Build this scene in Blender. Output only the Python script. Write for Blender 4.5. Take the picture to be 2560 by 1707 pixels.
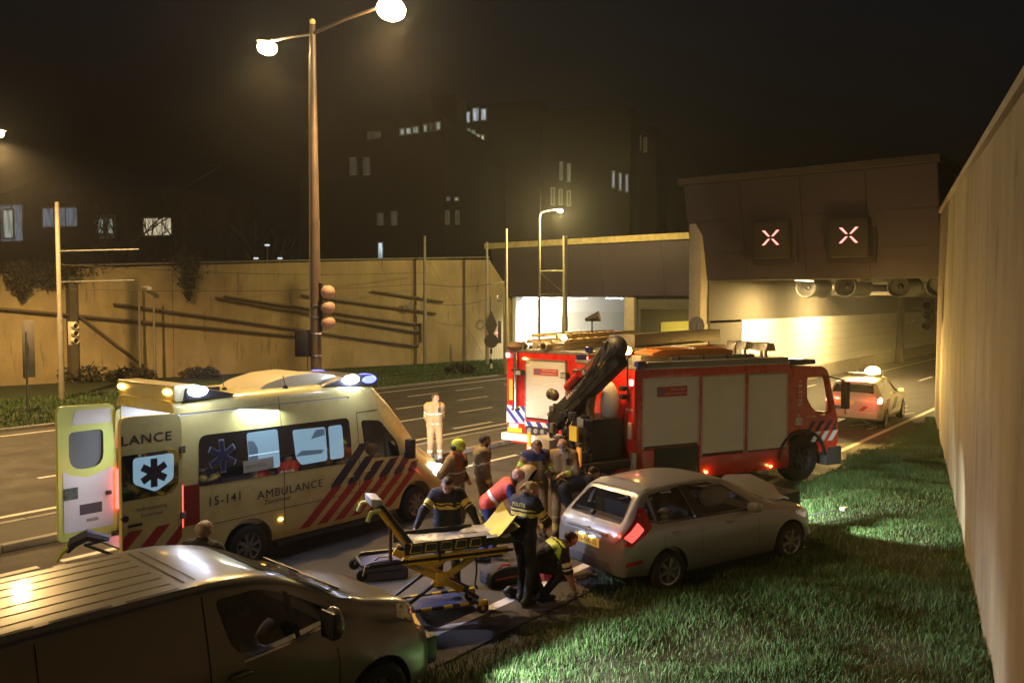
import bpy, bmesh, math, random
import numpy as np
from mathutils import Vector, Matrix
random.seed(7); RNG = np.random.default_rng(11)
for o in list(bpy.data.objects): bpy.data.objects.remove(o, do_unlink=True)
SC = bpy.context.scene
COL = SC.collection
R = math.radians
# ---------------------------------------------------------------- camera (world X runs along the road, Y to its left)
F_PX, CX, CY, HOR, CAM_H, YAW = 2100.0, 1280.0, 853.5, 752.0, 4.12, R(38.2)
PITCH = math.atan((CY - HOR) / F_PX)
cam = bpy.data.cameras.new('camera'); cam.sensor_width = 36; cam.lens = 36 * F_PX / 2560
cam.clip_start = 0.1; cam.clip_end = 2000
cam_o = bpy.data.objects.new('camera', cam); COL.objects.link(cam_o)
cam_o.location = (0, 0, CAM_H); cam_o.rotation_euler = (R(90) - PITCH, 0, YAW - R(90))
SC.camera = cam_o
# ---------------------------------------------------------------- night sky
w = bpy.data.worlds.new('World'); SC.world = w; w.use_nodes = True
nt = w.node_tree; bgn = nt.nodes['Background']
sky = nt.nodes.new('ShaderNodeTexSky'); sky.sky_type = 'NISHITA'; sky.sun_disc = False
sky.sun_elevation = R(-3.5); sky.sun_rotation = R(200); sky.air_density = 1.0; sky.dust_density = 2.0
nt.links.new(sky.outputs[0], bgn.inputs[0]); bgn.inputs[1].default_value = 0.2
SC.view_settings.view_transform = 'Standard'; SC.view_settings.look = 'None'
SC.view_settings.exposure = 0.0; SC.view_settings.gamma = 1.0
SC.cycles.use_denoising = True
SC.cycles.max_bounces = 6; SC.cycles.diffuse_bounces = 3; SC.cycles.glossy_bounces = 3
SC.cycles.transmission_bounces = 4; SC.cycles.volume_bounces = 0; SC.cycles.transparent_max_bounces = 8
SC.cycles.sample_clamp_indirect = 4.0
# ---------------------------------------------------------------- pixel helpers (a pixel is only a direction; distance comes from the surface)
def _ray(px, py):
    cp, sp, cyw, syw = math.cos(PITCH), math.sin(PITCH), math.cos(YAW), math.sin(YAW)
    a, b = (px - CX) / F_PX, -(py - CY) / F_PX
    f = cp + b * sp; zz = -sp + b * cp
    return np.array([cyw * f + syw * a, syw * f - cyw * a, zz])
CAMP = np.array([0, 0, CAM_H])
def gp(px, py, z=0.0):
    d = _ray(px, py); return CAMP + d * ((z - CAM_H) / d[2])
def on_u(px, py, u):
    d = _ray(px, py); return CAMP + d * (u / d[0])
def on_plane(px, py, o, n):
    d = _ray(px, py); n = np.array(n, float); o = np.array(o, float)
    return CAMP + d * (((o - CAMP) @ n) / (d @ n))
def at_d(px, py, dist):
    d = _ray(px, py); fwd = np.array([math.cos(YAW), math.sin(YAW), 0]); return CAMP + d * (dist / (d @ fwd))
# ---------------------------------------------------------------- lamps of the place
def lamp(kind, name, loc, power, color, radius=0.1, target=None, spot=None, blend=.3, size=None):
    l = bpy.data.lights.new(name, kind); l.energy = power; l.color = color
    if kind in ('POINT', 'SPOT'): l.shadow_soft_size = radius
    if kind == 'SPOT': l.spot_size = R(spot); l.spot_blend = blend
    if kind == 'AREA':
        l.shape = 'RECTANGLE'; l.size, l.size_y = size
    o = bpy.data.objects.new(name, l); COL.objects.link(o); o.location = loc
    if target is not None:
        o.rotation_euler = (Vector(target) - Vector(loc)).to_track_quat('-Z', 'Y').to_euler()
    return o
SODIUM = (1.0, 0.60, 0.22)
# ================================================================ materials
MATS = {}
def mat(name, col=(.5, .5, .5), rough=.6, metal=0., noise=0., nscale=6., bump=0., bscale=40., coat=0., emit=None, es=0., alpha=1., trans=0., spec=.5, stretch=None):
    if name in MATS: return MATS[name]
    m = bpy.data.materials.new(name); m.use_nodes = True; n = m.node_tree.nodes; L = m.node_tree.links
    b = n['Principled BSDF']; I = b.inputs
    I['Base Color'].default_value = (*col, 1); I['Roughness'].default_value = rough; I['Metallic'].default_value = metal
    I['Specular IOR Level'].default_value = spec
    if coat: I['Coat Weight'].default_value = coat; I['Coat Roughness'].default_value = .08
    if emit is not None: I['Emission Color'].default_value = (*emit, 1); I['Emission Strength'].default_value = es
    if alpha < 1: I['Alpha'].default_value = alpha
    if trans: I['Transmission Weight'].default_value = trans
    if noise or bump:
        tc = n.new('ShaderNodeTexCoord'); mp = n.new('ShaderNodeMapping'); L.new(tc.outputs['Object'], mp.inputs[0])
        if stretch: mp.inputs['Scale'].default_value = stretch
    if noise:
        t = n.new('ShaderNodeTexNoise'); t.inputs['Scale'].default_value = nscale; t.inputs['Detail'].default_value = 6; t.inputs['Roughness'].default_value = .65
        L.new(mp.outputs[0], t.inputs['Vector'])
        mr = n.new('ShaderNodeMapRange'); mr.inputs[1].default_value = .3; mr.inputs[2].default_value = .7
        mr.inputs[3].default_value = 1 - noise; mr.inputs[4].default_value = 1 + noise; L.new(t.outputs[0], mr.inputs[0])
        mx = n.new('ShaderNodeVectorMath'); mx.operation = 'SCALE'; mx.inputs[0].default_value = col
        L.new(mr.outputs[0], mx.inputs['Scale']); L.new(mx.outputs[0], I['Base Color'])
        m2 = n.new('ShaderNodeMapRange'); m2.inputs[1].default_value = .3; m2.inputs[2].default_value = .7
        m2.inputs[3].default_value = max(0.02, rough - .12); m2.inputs[4].default_value = min(1, rough + .12)
        L.new(t.outputs[0], m2.inputs[0]); L.new(m2.outputs[0], I['Roughness'])
    if bump:
        t2 = n.new('ShaderNodeTexNoise'); t2.inputs['Scale'].default_value = bscale; t2.inputs['Detail'].default_value = 5
        L.new(mp.outputs[0], t2.inputs['Vector']); bp = n.new('ShaderNodeBump'); bp.inputs['Strength'].default_value = bump
        bp.inputs['Distance'].default_value = .02; L.new(t2.outputs[0], bp.inputs['Height']); L.new(bp.outputs[0], I['Normal'])
    MATS[name] = m; return m
def glass(name, tint=(.02, .025, .03), alpha=.55, rough=.03):
    return mat(name, tint, rough, spec=.8, alpha=alpha)
def glow(name, col, s): return mat(name, (.1, .1, .1), .5, emit=col, es=s)
# ================================================================ mesh builder
def rot_to(d):
    return Vector(d).to_track_quat('Z', 'Y').to_matrix()
class MB:
    def __init__(s): s.v = []; s.f = []; s.m = []
    def add(s, vs, fs, mi=0):
        o = len(s.v); s.v += [tuple(map(float, p)) for p in vs]; s.f += [tuple(i + o for i in f) for f in fs]; s.m += [mi] * len(fs); return s
    def box(s, c, d, rz=0., mi=0, M=None):
        x, y, z = [k / 2 for k in d]
        P = [Vector((a * x, b * y, e * z)) for a in (-1, 1) for b in (-1, 1) for e in (-1, 1)]
        T = M if M is not None else Matrix.Rotation(rz, 3, 'Z')
        vs = [T @ p + Vector(c) for p in P]
        return s.add(vs, [(0, 1, 3, 2), (4, 6, 7, 5), (0, 4, 5, 1), (2, 3, 7, 6), (0, 2, 6, 4), (1, 5, 7, 3)], mi)
    def bar(s, a, b, w, h, mi=0, up=(0, 0, 1)):
        a, b = Vector(a), Vector(b); d = (b - a); z = d.normalized(); x = Vector(up).cross(z)
        if x.length < 1e-4: x = Vector((1, 0, 0)).cross(z)
        x.normalize(); y = z.cross(x); M = Matrix((x, y, z)).transposed()
        return s.box((a + b) / 2, (w, h, d.length), M=M, mi=mi)
    def cyl(s, a, b, r0, r1=None, n=12, mi=0, cap=True):
        r1 = r0 if r1 is None else r1; a, b = Vector(a), Vector(b); M = rot_to(b - a); vs = []
        for p, r in ((a, r0), (b, r1)):
            for i in range(n):
                t = 2 * math.pi * i / n; vs.append(p + M @ Vector((r * math.cos(t), r * math.sin(t), 0)))
        fs = [(i, (i + 1) % n, n + (i + 1) % n, n + i) for i in range(n)]
        if cap: fs += [tuple(range(n - 1, -1, -1)), tuple(range(n, 2 * n))]
        return s.add(vs, fs, mi)
    def tube(s, pts, r, n=8, mi=0):
        pts = [Vector(p) for p in pts]; rs = r if isinstance(r, (list, tuple)) else [r] * len(pts); vs = []; up = None
        for i, p in enumerate(pts):
            d = (pts[min(i + 1, len(pts) - 1)] - pts[max(i - 1, 0)]).normalized()
            if up is None:
                up = Vector((0, 0, 1)) if abs(d.z) < .9 else Vector((1, 0, 0))
            x = (up - d * up.dot(d)).normalized(); y = d.cross(x); up = x
            for k in range(n):
                t = 2 * math.pi * k / n; vs.append(p + (x * math.cos(t) + y * math.sin(t)) * rs[i])
        fs = [(i * n + k, i * n + (k + 1) % n, (i + 1) * n + (k + 1) % n, (i + 1) * n + k) for i in range(len(pts) - 1) for k in range(n)]
        fs += [tuple(range(n - 1, -1, -1)), tuple((len(pts) - 1) * n + k for k in range(n))]
        return s.add(vs, fs, mi)
    def lathe(s, prof, o=(0, 0, 0), axis=(0, 0, 1), n=24, mi=0):
        M = rot_to(axis); o = Vector(o); vs = []
        for r, z in prof:
            for k in range(n):
                t = 2 * math.pi * k / n; vs.append(o + M @ Vector((r * math.cos(t), r * math.sin(t), z)))
        fs = [(i * n + k, i * n + (k + 1) % n, (i + 1) * n + (k + 1) % n, (i + 1) * n + k) for i in range(len(prof) - 1) for k in range(n)]
        return s.add(vs, fs, mi)
    def ball(s, c, r, n=12, m=8, mi=0):
        rx, ry, rz = r if isinstance(r, (list, tuple)) else (r, r, r)
        vs = [(c[0], c[1], c[2] + rz)]; fs = []
        for i in range(1, m):
            t = math.pi * i / m
            for k in range(n):
                p = 2 * math.pi * k / n; vs.append((c[0] + rx * math.sin(t) * math.cos(p), c[1] + ry * math.sin(t) * math.sin(p), c[2] + rz * math.cos(t)))
        vs.append((c[0], c[1], c[2] - rz)); L = len(vs) - 1
        for k in range(n):
            fs.append((0, 1 + k, 1 + (k + 1) % n)); fs.append((L, L - n + (k + 1) % n, L - n + k))
        for i in range(m - 2):
            for k in range(n):
                a = 1 + i * n; fs.append((a + k, a + n + k, a + n + (k + 1) % n, a + (k + 1) % n))
        return s.add(vs, fs, mi)
    def prism(s, poly, axis, a, b, mi=0):
        """poly of 2-D points; axis 'x' (y,z), 'y' (x,z) or 'z' (x,y), extruded a..b"""
        n = len(poly)
        def P(q, t): return {'x': (t, q[0], q[1]), 'y': (q[0], t, q[1]), 'z': (q[0], q[1], t)}[axis]
        vs = [P(q, a) for q in poly] + [P(q, b) for q in poly]
        fs = [tuple(range(n - 1, -1, -1)), tuple(range(n, 2 * n))] + [(i, (i + 1) % n, n + (i + 1) % n, n + i) for i in range(n)]
        return s.add(vs, fs, mi)
    def quad(s, a, b, c, d, mi=0): return s.add([a, b, c, d], [(0, 1, 2, 3)], mi)
    def build(s, name, m, parent=None, smooth=False, bevel=0., bseg=2, ang=35):
        me = bpy.data.meshes.new(name); me.from_pydata(s.v, [], s.f)
        ms = m if isinstance(m, (list, tuple)) else [m]
        for k in ms: me.materials.append(k)
        if len(ms) > 1: me.polygons.foreach_set('material_index', s.m)
        bm = bmesh.new(); bm.from_mesh(me); bmesh.ops.recalc_face_normals(bm, faces=bm.faces)
        if bevel:
            es = [e for e in bm.edges if len(e.link_faces) == 2 and e.calc_face_angle(0) > R(25)]
            bmesh.ops.bevel(bm, geom=es, offset=bevel, segments=bseg, affect='EDGES', profile=.6, clamp_overlap=True)
        bm.to_mesh(me); bm.free()
        return link(name, me, parent, smooth or bool(bevel), ang)
def link(name, me, parent=None, smooth=False, ang=35):
    if smooth:
        me.polygons.foreach_set('use_smooth', [True] * len(me.polygons)); me.set_sharp_from_angle(angle=R(ang))
    o = bpy.data.objects.new(name, me); COL.objects.link(o); o.parent = parent; me.update()
    return o
def tag(o, label=None, cat=None, group=None, kind=None):
    if label: o['label'] = label
    if cat: o['category'] = cat
    if group: o['group'] = group
    if kind: o['kind'] = kind
    return o
def thing(name, label, cat, loc=(0, 0, 0), rz=0., group=None, rx=0., ry=0.):
    o = bpy.data.objects.new(name, None); COL.objects.link(o); o.location = loc; o.rotation_euler = (rx, ry, rz); o.empty_display_size = .2
    return tag(o, label, cat, group)
def copy_tree(o, parent=None, loc=None, rz=None):
    c = o.copy(); COL.objects.link(c); c.parent = parent
    if loc is not None: c.location = loc
    if rz is not None: c.rotation_euler = (c.rotation_euler[0], c.rotation_euler[1], rz)
    for ch in [k for k in bpy.data.objects if k.parent == o]: copy_tree(ch, c)
    return c
def rpoly(pts, r, n=4):
    """round the corners of a polygon; r a number or one per corner"""
    out = []; N = len(pts)
    for i in range(N):
        p = np.array(pts[i], float); a = np.array(pts[i - 1], float) - p; b = np.array(pts[(i + 1) % N], float) - p
        rr = r[i] if isinstance(r, (list, tuple)) else r
        la, lb = np.linalg.norm(a), np.linalg.norm(b); q = min(rr, la * .45, lb * .45)
        if q < 1e-4: out.append(tuple(p)); continue
        A, B = p + a / la * q, p + b / lb * q
        for k in range(n + 1):
            t = k / n; out.append(tuple((1 - t) ** 2 * A + 2 * t * (1 - t) * p + t * t * B))
    return out
def rect(x0, z0, x1, z1): return [(x0, z0), (x1, z0), (x1, z1), (x0, z1)]
def text_polys(s, size):
    cu = bpy.data.curves.new('t', 'FONT'); cu.body = s; cu.size = size; cu.resolution_u = 3; cu.offset = 0 if 'M' in s else size * .008; cu.space_character = 1.12
    o = bpy.data.objects.new('t', cu); COL.objects.link(o)
    dg = bpy.context.evaluated_depsgraph_get(); me = bpy.data.meshes.new_from_object(o.evaluated_get(dg))
    bpy.data.objects.remove(o, do_unlink=True); bpy.data.curves.remove(cu)
    return me
def text(name, s, m, parent, fn, width=None, size=.2, bold=0., align='l'):
    """flat lettering mapped through fn(x, y) -> 3-D point; width fixes its length"""
    me = text_polys(s, size)
    vs = np.zeros(len(me.vertices) * 3); me.vertices.foreach_get('co', vs); vs = vs.reshape(-1, 3)
    if len(vs) == 0: return None
    vs[:, 0] -= vs[:, 0].min()
    if width: vs[:, 0] *= width / vs[:, 0].max()
    if align == 'c': vs[:, 0] -= vs[:, 0].max() / 2
    for i, vv in enumerate(me.vertices): vv.co = fn(vs[i, 0], vs[i, 1])
    me.materials.clear(); me.materials.append(m)
    if bold:
        pass
    return link(name, me, parent)
# ================================================================ lofted vehicle bodies
def spline_refine(A, n):
    """Catmull-Rom through rows of A (S,...) with n sub-steps, parametrised by index"""
    S = len(A); out = []
    for i in range(S - 1):
        p0, p1, p2, p3 = A[max(i - 1, 0)], A[i], A[i + 1], A[min(i + 2, S - 1)]
        for k in range(n):
            t = k / n; m1, m2 = (p2 - p0) / 2, (p3 - p1) / 2
            m1 = np.where((p1 - p0) * (p2 - p1) <= 0, 0, m1) if i > 0 else m1
            m2 = np.where((p2 - p1) * (p3 - p2) <= 0, 0, m2) if i < S - 2 else m2
            out.append((2 * t ** 3 - 3 * t * t + 1) * p1 + (t ** 3 - 2 * t * t + t) * m1 + (-2 * t ** 3 + 3 * t * t) * p2 + (t ** 3 - t * t) * m2)
    out.append(A[-1]); return np.array(out)
class Body:
    """stations: (x, [(y,z) half section bottom-centre .. top-centre])"""
    def __init__(s, st, nx=4, ns=3):
        A = np.array([[(x, y, z) for y, z in sec] for x, sec in st], float)
        A = spline_refine(A, nx); A = spline_refine(A.transpose(1, 0, 2), ns).transpose(1, 0, 2); s.A = A
    def mesh(s, name, inset=0.):
        A = s.A; S, K, _ = A.shape; vs = []; fs = []
        n = 2 * K - 2
        for i in range(S):
            ring = [A[i, k] for k in range(K)] + [A[i, k] * (1, -1, 1) for k in range(K - 2, 0, -1)]
            vs += [tuple(p) for p in ring]
        for i in range(S - 1):
            for k in range(n): fs.append((i * n + k, i * n + (k + 1) % n, (i + 1) * n + (k + 1) % n, (i + 1) * n + k))
        fs.append(tuple(range(n))); fs.append(tuple((S - 1) * n + k for k in range(n - 1, -1, -1)))
        me = bpy.data.meshes.new(name); me.from_pydata(vs, [], fs)
        bm = bmesh.new(); bm.from_mesh(me); bmesh.ops.recalc_face_normals(bm, faces=bm.faces); bm.to_mesh(me); bm.free()
        return me
    def sec(s, x):
        X = s.A[:, 0, 0]; i = int(np.clip(np.searchsorted(X, x) - 1, 0, len(X) - 2))
        t = np.clip((x - X[i]) / max(1e-6, X[i + 1] - X[i]), 0, 1); return s.A[i] * (1 - t) + s.A[i + 1] * t
    def side_y(s, x, z):
        q = s.sec(x); k = int(np.argmin(q[:, 2] + (q[:, 1] < .3 * q[:, 1].max()) * 0)); y, zz = q[:, 1], q[:, 2]
        zz = np.maximum.accumulate(zz); return float(np.interp(z, zz + np.arange(len(zz)) * 1e-7, y))
    def top_z(s, x, y):
        q = s.sec(x); j = int(np.argmax(q[:, 1])); yy = q[j:, 1][::-1]; zz = q[j:, 2][::-1]
        return float(np.interp(abs(y), yy, zz))
    def side(s, name, poly, m, parent, sgn=-1, off=.004, res=.12):
        return patch(name, poly, m, parent, lambda x, z: (x, sgn * (s.side_y(x, z) + off), z), res)
    def top(s, name, poly, m, parent, off=.004, res=.12):
        return patch(name, poly, m, parent, lambda x, y: (x, y, s.top_z(x, y) + off), res)
def patch(name, poly, m, parent, fn, res=.12, smooth=True, thick=0.):
    bm = bmesh.new(); vs = [bm.verts.new((p[0], p[1], 0)) for p in poly]; bm.faces.new(vs)
    P = np.array(poly)
    for ax in (0, 1):
        a, b = P[:, ax].min(), P[:, ax].max(); n = int((b - a) / res)
        for i in range(1, n + 1):
            c = a + (b - a) * i / (n + 1); co = [0, 0, 0]; no = [0, 0, 0]; co[ax] = c; no[ax] = 1
            bmesh.ops.bisect_plane(bm, geom=bm.verts[:] + bm.edges[:] + bm.faces[:], plane_co=co, plane_no=no)
    bmesh.ops.triangulate(bm, faces=bm.faces[:])
    for v in bm.verts: v.co = fn(v.co.x, v.co.y)
    me = bpy.data.meshes.new(name); bm.to_mesh(me); bm.free(); me.materials.append(m)
    return link(name, me, parent, smooth, 60)
def boolean(me, cutters, name):
    """cut MB solids out of a mesh"""
    o = bpy.data.objects.new('tmp', me); COL.objects.link(o); tmp = [o]
    for c in cutters:
        cm = bpy.data.meshes.new('c'); cm.from_pydata(c.v, [], c.f)
        bm = bmesh.new(); bm.from_mesh(cm); bmesh.ops.recalc_face_normals(bm, faces=bm.faces); bm.to_mesh(cm); bm.free()
        co = bpy.data.objects.new('tmpc', cm); COL.objects.link(co); tmp.append(co)
        md = o.modifiers.new('b', 'BOOLEAN'); md.operation = 'DIFFERENCE'; md.object = co; md.solver = 'EXACT'
    dg = bpy.context.evaluated_depsgraph_get(); out = bpy.data.meshes.new_from_object(o.evaluated_get(dg)); out.name = name
    for t in tmp: bpy.data.objects.remove(t, do_unlink=True)
    return out
def wheel(parent, x, y, z, r, w, rimr, m_rim, m_tyre, spokes=6, sgn=-1, dish=.02):
    """rim disc with raised spokes as the part, its tyre as the sub-part"""
    b = MB(); ax = (0, sgn, 0)
    b.lathe([(0.001, .0), (rimr * .22, .0), (rimr * .25, -dish), (rimr * .8, -dish - .01), (rimr * .88, .0), (rimr, .01), (rimr, -.06)], (0, 0, 0), ax, 28)
    for k in range(spokes):
        t = 2 * math.pi * k / spokes + .26
        c, s_ = math.cos(t), math.sin(t)
        b.bar((c * rimr * .18, sgn * (-.004), s_ * rimr * .18), (c * rimr * .86, sgn * (-.006), s_ * rimr * .86), rimr * .24, .02, up=(0, 1, 0))
    for k in range(spokes):
        t = 2 * math.pi * (k + .5) / spokes + .26
        b.cyl((math.cos(t) * rimr * .55, sgn * (-dish - .012), math.sin(t) * rimr * .55), (math.cos(t) * rimr * .55, sgn * (-dish + .0), math.sin(t) * rimr * .55), rimr * .13, n=10, mi=1)
    h = b.build('wheel', [m_rim, m_tyre], parent, smooth=True); h.location = (x, y, z)
    t = MB(); t.lathe([(rimr * .98, -.03), (rimr, .015), (r * .86, .02), (r * .96, .0), (r, -.03), (r, -w + .03), (r * .96, -w), (rimr, -w), (rimr * .98, -w + .02)], (0, 0, 0), ax, 36)
    t.build('tyre', m_tyre, h, smooth=True); return h
# ---- common materials
ASPHALT = mat('asphalt', (.042, .038, .036), .72, noise=.35, nscale=1.3, bump=.5, bscale=220, spec=.4)
MARK = mat('road_paint', (.55, .53, .48), .6, noise=.25, nscale=9)
RUBBER = mat('rubber', (.012, .012, .012), .75, noise=.3, nscale=20)
BLACK = mat('black_plastic', (.012, .012, .013), .45)
CHROME = mat('bright_metal', (.6, .6, .6), .25, 1.)
STEEL = mat('galvanised_steel', (.28, .28, .27), .45, .8, noise=.2, nscale=8)
GLASSD = mat('dark_glass', (.006, .008, .011), .04, spec=.9)
GLASS = glass('clear_tinted_glass', (.008, .01, .012), .42)
CONC = mat('concrete', (.28, .245, .19), .85, noise=.22, nscale=1.6, bump=.3, bscale=30)
WHITE = mat('white_plastic', (.75, .75, .75), .5)
REDL = glow('tail_light_lit', (1, .04, .03), 9.)
REDD = mat('red_lens', (.35, .008, .01), .15, coat=.6)
AMBER = glow('amber_lamp', (1, .52, .10), 9.)
BLUED = mat('blue_lens', (.01, .015, .12), .15, coat=.7)
YELPAINT = mat('yellow_paint', (.62, .42, .03), .35, coat=.3, noise=.08)

def layered(m, col, layers):
    """multiply the base colour by several noise layers: (scale xyz, contrast lo, hi, threshold a, b)"""
    n = m.node_tree.nodes; L = m.node_tree.links; tc = n.new('ShaderNodeTexCoord'); prev = None
    for sc, lo, hi, a, b in layers:
        mp = n.new('ShaderNodeMapping'); mp.inputs['Scale'].default_value = sc; L.new(tc.outputs['Object'], mp.inputs[0])
        t = n.new('ShaderNodeTexNoise'); t.inputs['Scale'].default_value = 1; t.inputs['Detail'].default_value = 8; t.inputs['Roughness'].default_value = .6; L.new(mp.outputs[0], t.inputs['Vector'])
        r = n.new('ShaderNodeMapRange'); r.inputs[1].default_value = a; r.inputs[2].default_value = b; r.inputs[3].default_value = lo; r.inputs[4].default_value = hi; L.new(t.outputs[0], r.inputs[0])
        if prev is None: prev = r.outputs[0]
        else:
            q = n.new('ShaderNodeMath'); q.operation = 'MULTIPLY'; L.new(prev, q.inputs[0]); L.new(r.outputs[0], q.inputs[1]); prev = q.outputs[0]
    v = n.new('ShaderNodeVectorMath'); v.operation = 'SCALE'; v.inputs[0].default_value = col; L.new(prev, v.inputs['Scale']); L.new(v.outputs[0], n['Principled BSDF'].inputs['Base Color'])
layered(ASPHALT, (.046, .041, .037), [((.05, .5, 1), .75, 1.2, .35, .65), ((.6, .9, 1), .8, 1.15, .35, .65), ((60, 60, 60), .75, 1.25, .3, .7), ((.9, .35, 1), 1, .6, .60, .66)])
# ================================================================ ground, road, verge
def sheet(name, poly, z, m, parent=None, kind='structure'):
    b = MB(); b.add([(p[0], p[1], z) for p in poly], [tuple(range(len(poly)))]); o = b.build(name, m, parent)
    if kind and parent is None: tag(o, kind=kind)
    return o
SOIL = mat('dark_soil_grass', (.022, .026, .009), .95, noise=.4, nscale=3, bump=.4, bscale=20)
LAWN = mat('tram_lawn', (.028, .040, .012), .95, noise=.45, nscale=1.2, bump=.8, bscale=30)
g = sheet('ground', [(-300, -300), (600, -300), (600, 600), (-300, 600)], -.04, SOIL)
road = sheet('road', [(-40, 6.42), (120, 6.42), (120, 28.8), (-40, 28.8)], 0, ASPHALT)
def marking(u0, u1, v, w=.15, v1=None):
    v1 = v if v1 is None else v1
    b = MB(); b.quad((u0, v - w / 2, .004), (u1, v1 - w / 2, .004), (u1, v1 + w / 2, .004), (u0, v + w / 2, .004)); b.build('lane_marking', MARK, road)
marking(-20, 110, 7.12, .16, 7.0)
for u in (-18, -6.2, 5.9, 17.9, 29.9): marking(u, u + 11.75, 13.75, .15, 13.72)
marking(46, 110, 13.3, .15)
for u in (46.9, 58.9, 70.9): marking(u, u + 3, 10.2, .16)
marking(-20, 45, 17.25, .16, 17.7)
for v, st in ((18.15, (20.0,)), (20.65, (8.4, 12.2, 16.1, 19.6, 23.05, 26.6, 30.2)), (23.2, (5.4, 18.8, 22.3, 25.85, 29.4)), (25.8, (15, 22.2, 25.5, 28.6, 32.2))):
    for u in st: marking(u, u + 1.95, v, .15)
marking(-20, 45, 28.15, .15, 27.7)
# survey marks sprayed on the road by the tunnel mouth
for a, b_ in (((28.6, 8.3), (29.5, 7.9)), ((29.5, 7.9), (30.4, 8.5)), ((28.1, 7.6), (29.4, 7.5)), ((31.5, 7.9), (33.5, 7.4)), ((32.6, 8.2), (34.2, 7.8)), ((33.8, 8.5), (35.4, 8.1))):
    m_ = MB(); d = Vector((b_[0] - a[0], b_[1] - a[1], 0)).normalized(); n_ = Vector((-d.y, d.x, 0)) * .03
    m_.quad(Vector((*a, .004)) - n_, Vector((*b_, .004)) - n_, Vector((*b_, .004)) + n_, Vector((*a, .004)) + n_); m_.build('lane_marking', MARK, road)
# asphalt patch, worn edge and tyre scuffs beside the verge
KERB = mat('kerb_stone', (.26, .25, .23), .8, noise=.25, nscale=5, bump=.3, bscale=40)
med = sheet('median', [(-30, 15.05), (19.6, 15.05), (20.6, 15.4), (20.8, 15.75), (20.6, 16.1), (19.6, 16.45), (-30, 16.45)], .11, mat('median_paving', (.09, .085, .075), .9, noise=.3, nscale=4, bump=.5, bscale=30))
kp = MB(); kp.prism([(-.492, 0), (.492, 0), (.492, .125), (-.492, .125)], 'y', -.075, .075)
ks = kp.build('kerb_stone', KERB, med, bevel=.015)
first = True
for side, n, u0 in ((15.0, 26, -4.), (16.5, 26, -4.)):
    for i in range(n):
        o = ks if first else ks.copy()
        if not first: COL.objects.link(o); o.parent = med
        first = False; o.location = (u0 + i + .5 * (i * 0), side, random.uniform(-.006, .006)); o.rotation_euler = (0, 0, random.uniform(-.008, .008))
for k in range(5):
    a = -math.pi / 2 + math.pi * (k + .5) / 5
    o = ks.copy(); COL.objects.link(o); o.parent = med; o.location = (21.4 + .62 * math.cos(a) - .35, 15.75 + .75 * math.sin(a), 0); o.rotation_euler = (0, 0, a + math.pi / 2); o.scale = (.46, 1, 1)
kl = MB(); kl.box((0, 28.9, .03), (150, .16, .14)); tag(kl.build('kerb', KERB, bevel=.01), kind='structure')
# tram lawn beyond the far carriageway with two rails
lawn = sheet('tram_lawn', [(-40, 28.98), (47, 28.98), (47, 37), (-40, 62)], .03, LAWN)
for v in (31.2, 32.64, 34.2):
    b = MB(); b.box((3, v, .035), (84, .06, .05)); b.build('rail', STEEL, lawn)
# ---- verge between the carriageway and the right-hand wall
def wall_v(u): return 1.32 + .229 * (u - 9.72)
def verge_z(u, v):
    t = np.clip((6.42 - v) / 1.6, 0, 1); s = t * t * (3 - 2 * t)
    n = .05 * np.sin(u * 1.7 + v * 2.1) + .035 * np.sin(u * 3.9 - v * 1.3 + 1) + .02 * np.sin(u * 7.3 + v * 6.1)
    return -.015 + s * .13 + n * np.clip((6.42 - v) / .8, 0, 1)
GU, GT = np.linspace(2, 32, 180), np.linspace(0, 1, 40)
vs = []
for u in GU:
    for t in GT:
        jag = .16 * math.sin(u * 2.3) * math.sin(u * .9 + 1) + .08 * math.sin(u * 6.1)
        v = 6.60 + jag * (1 - t) + (wall_v(u) - .1 - 6.60) * t
        vs.append((u, v, float(verge_z(u, v)) + (.0 if t > 0 else -.02)))
nT = len(GT); b = MB(); b.add(vs, [(i * nT + j, i * nT + j + 1, (i + 1) * nT + j + 1, (i + 1) * nT + j) for i in range(len(GU) - 1) for j in range(nT - 1)])
tag(b.build('grass_verge', mat('verge_earth', (.03, .034, .012), .95, noise=.5, nscale=2.5, bump=.6, bscale=25), smooth=True), kind='structure')
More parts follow.
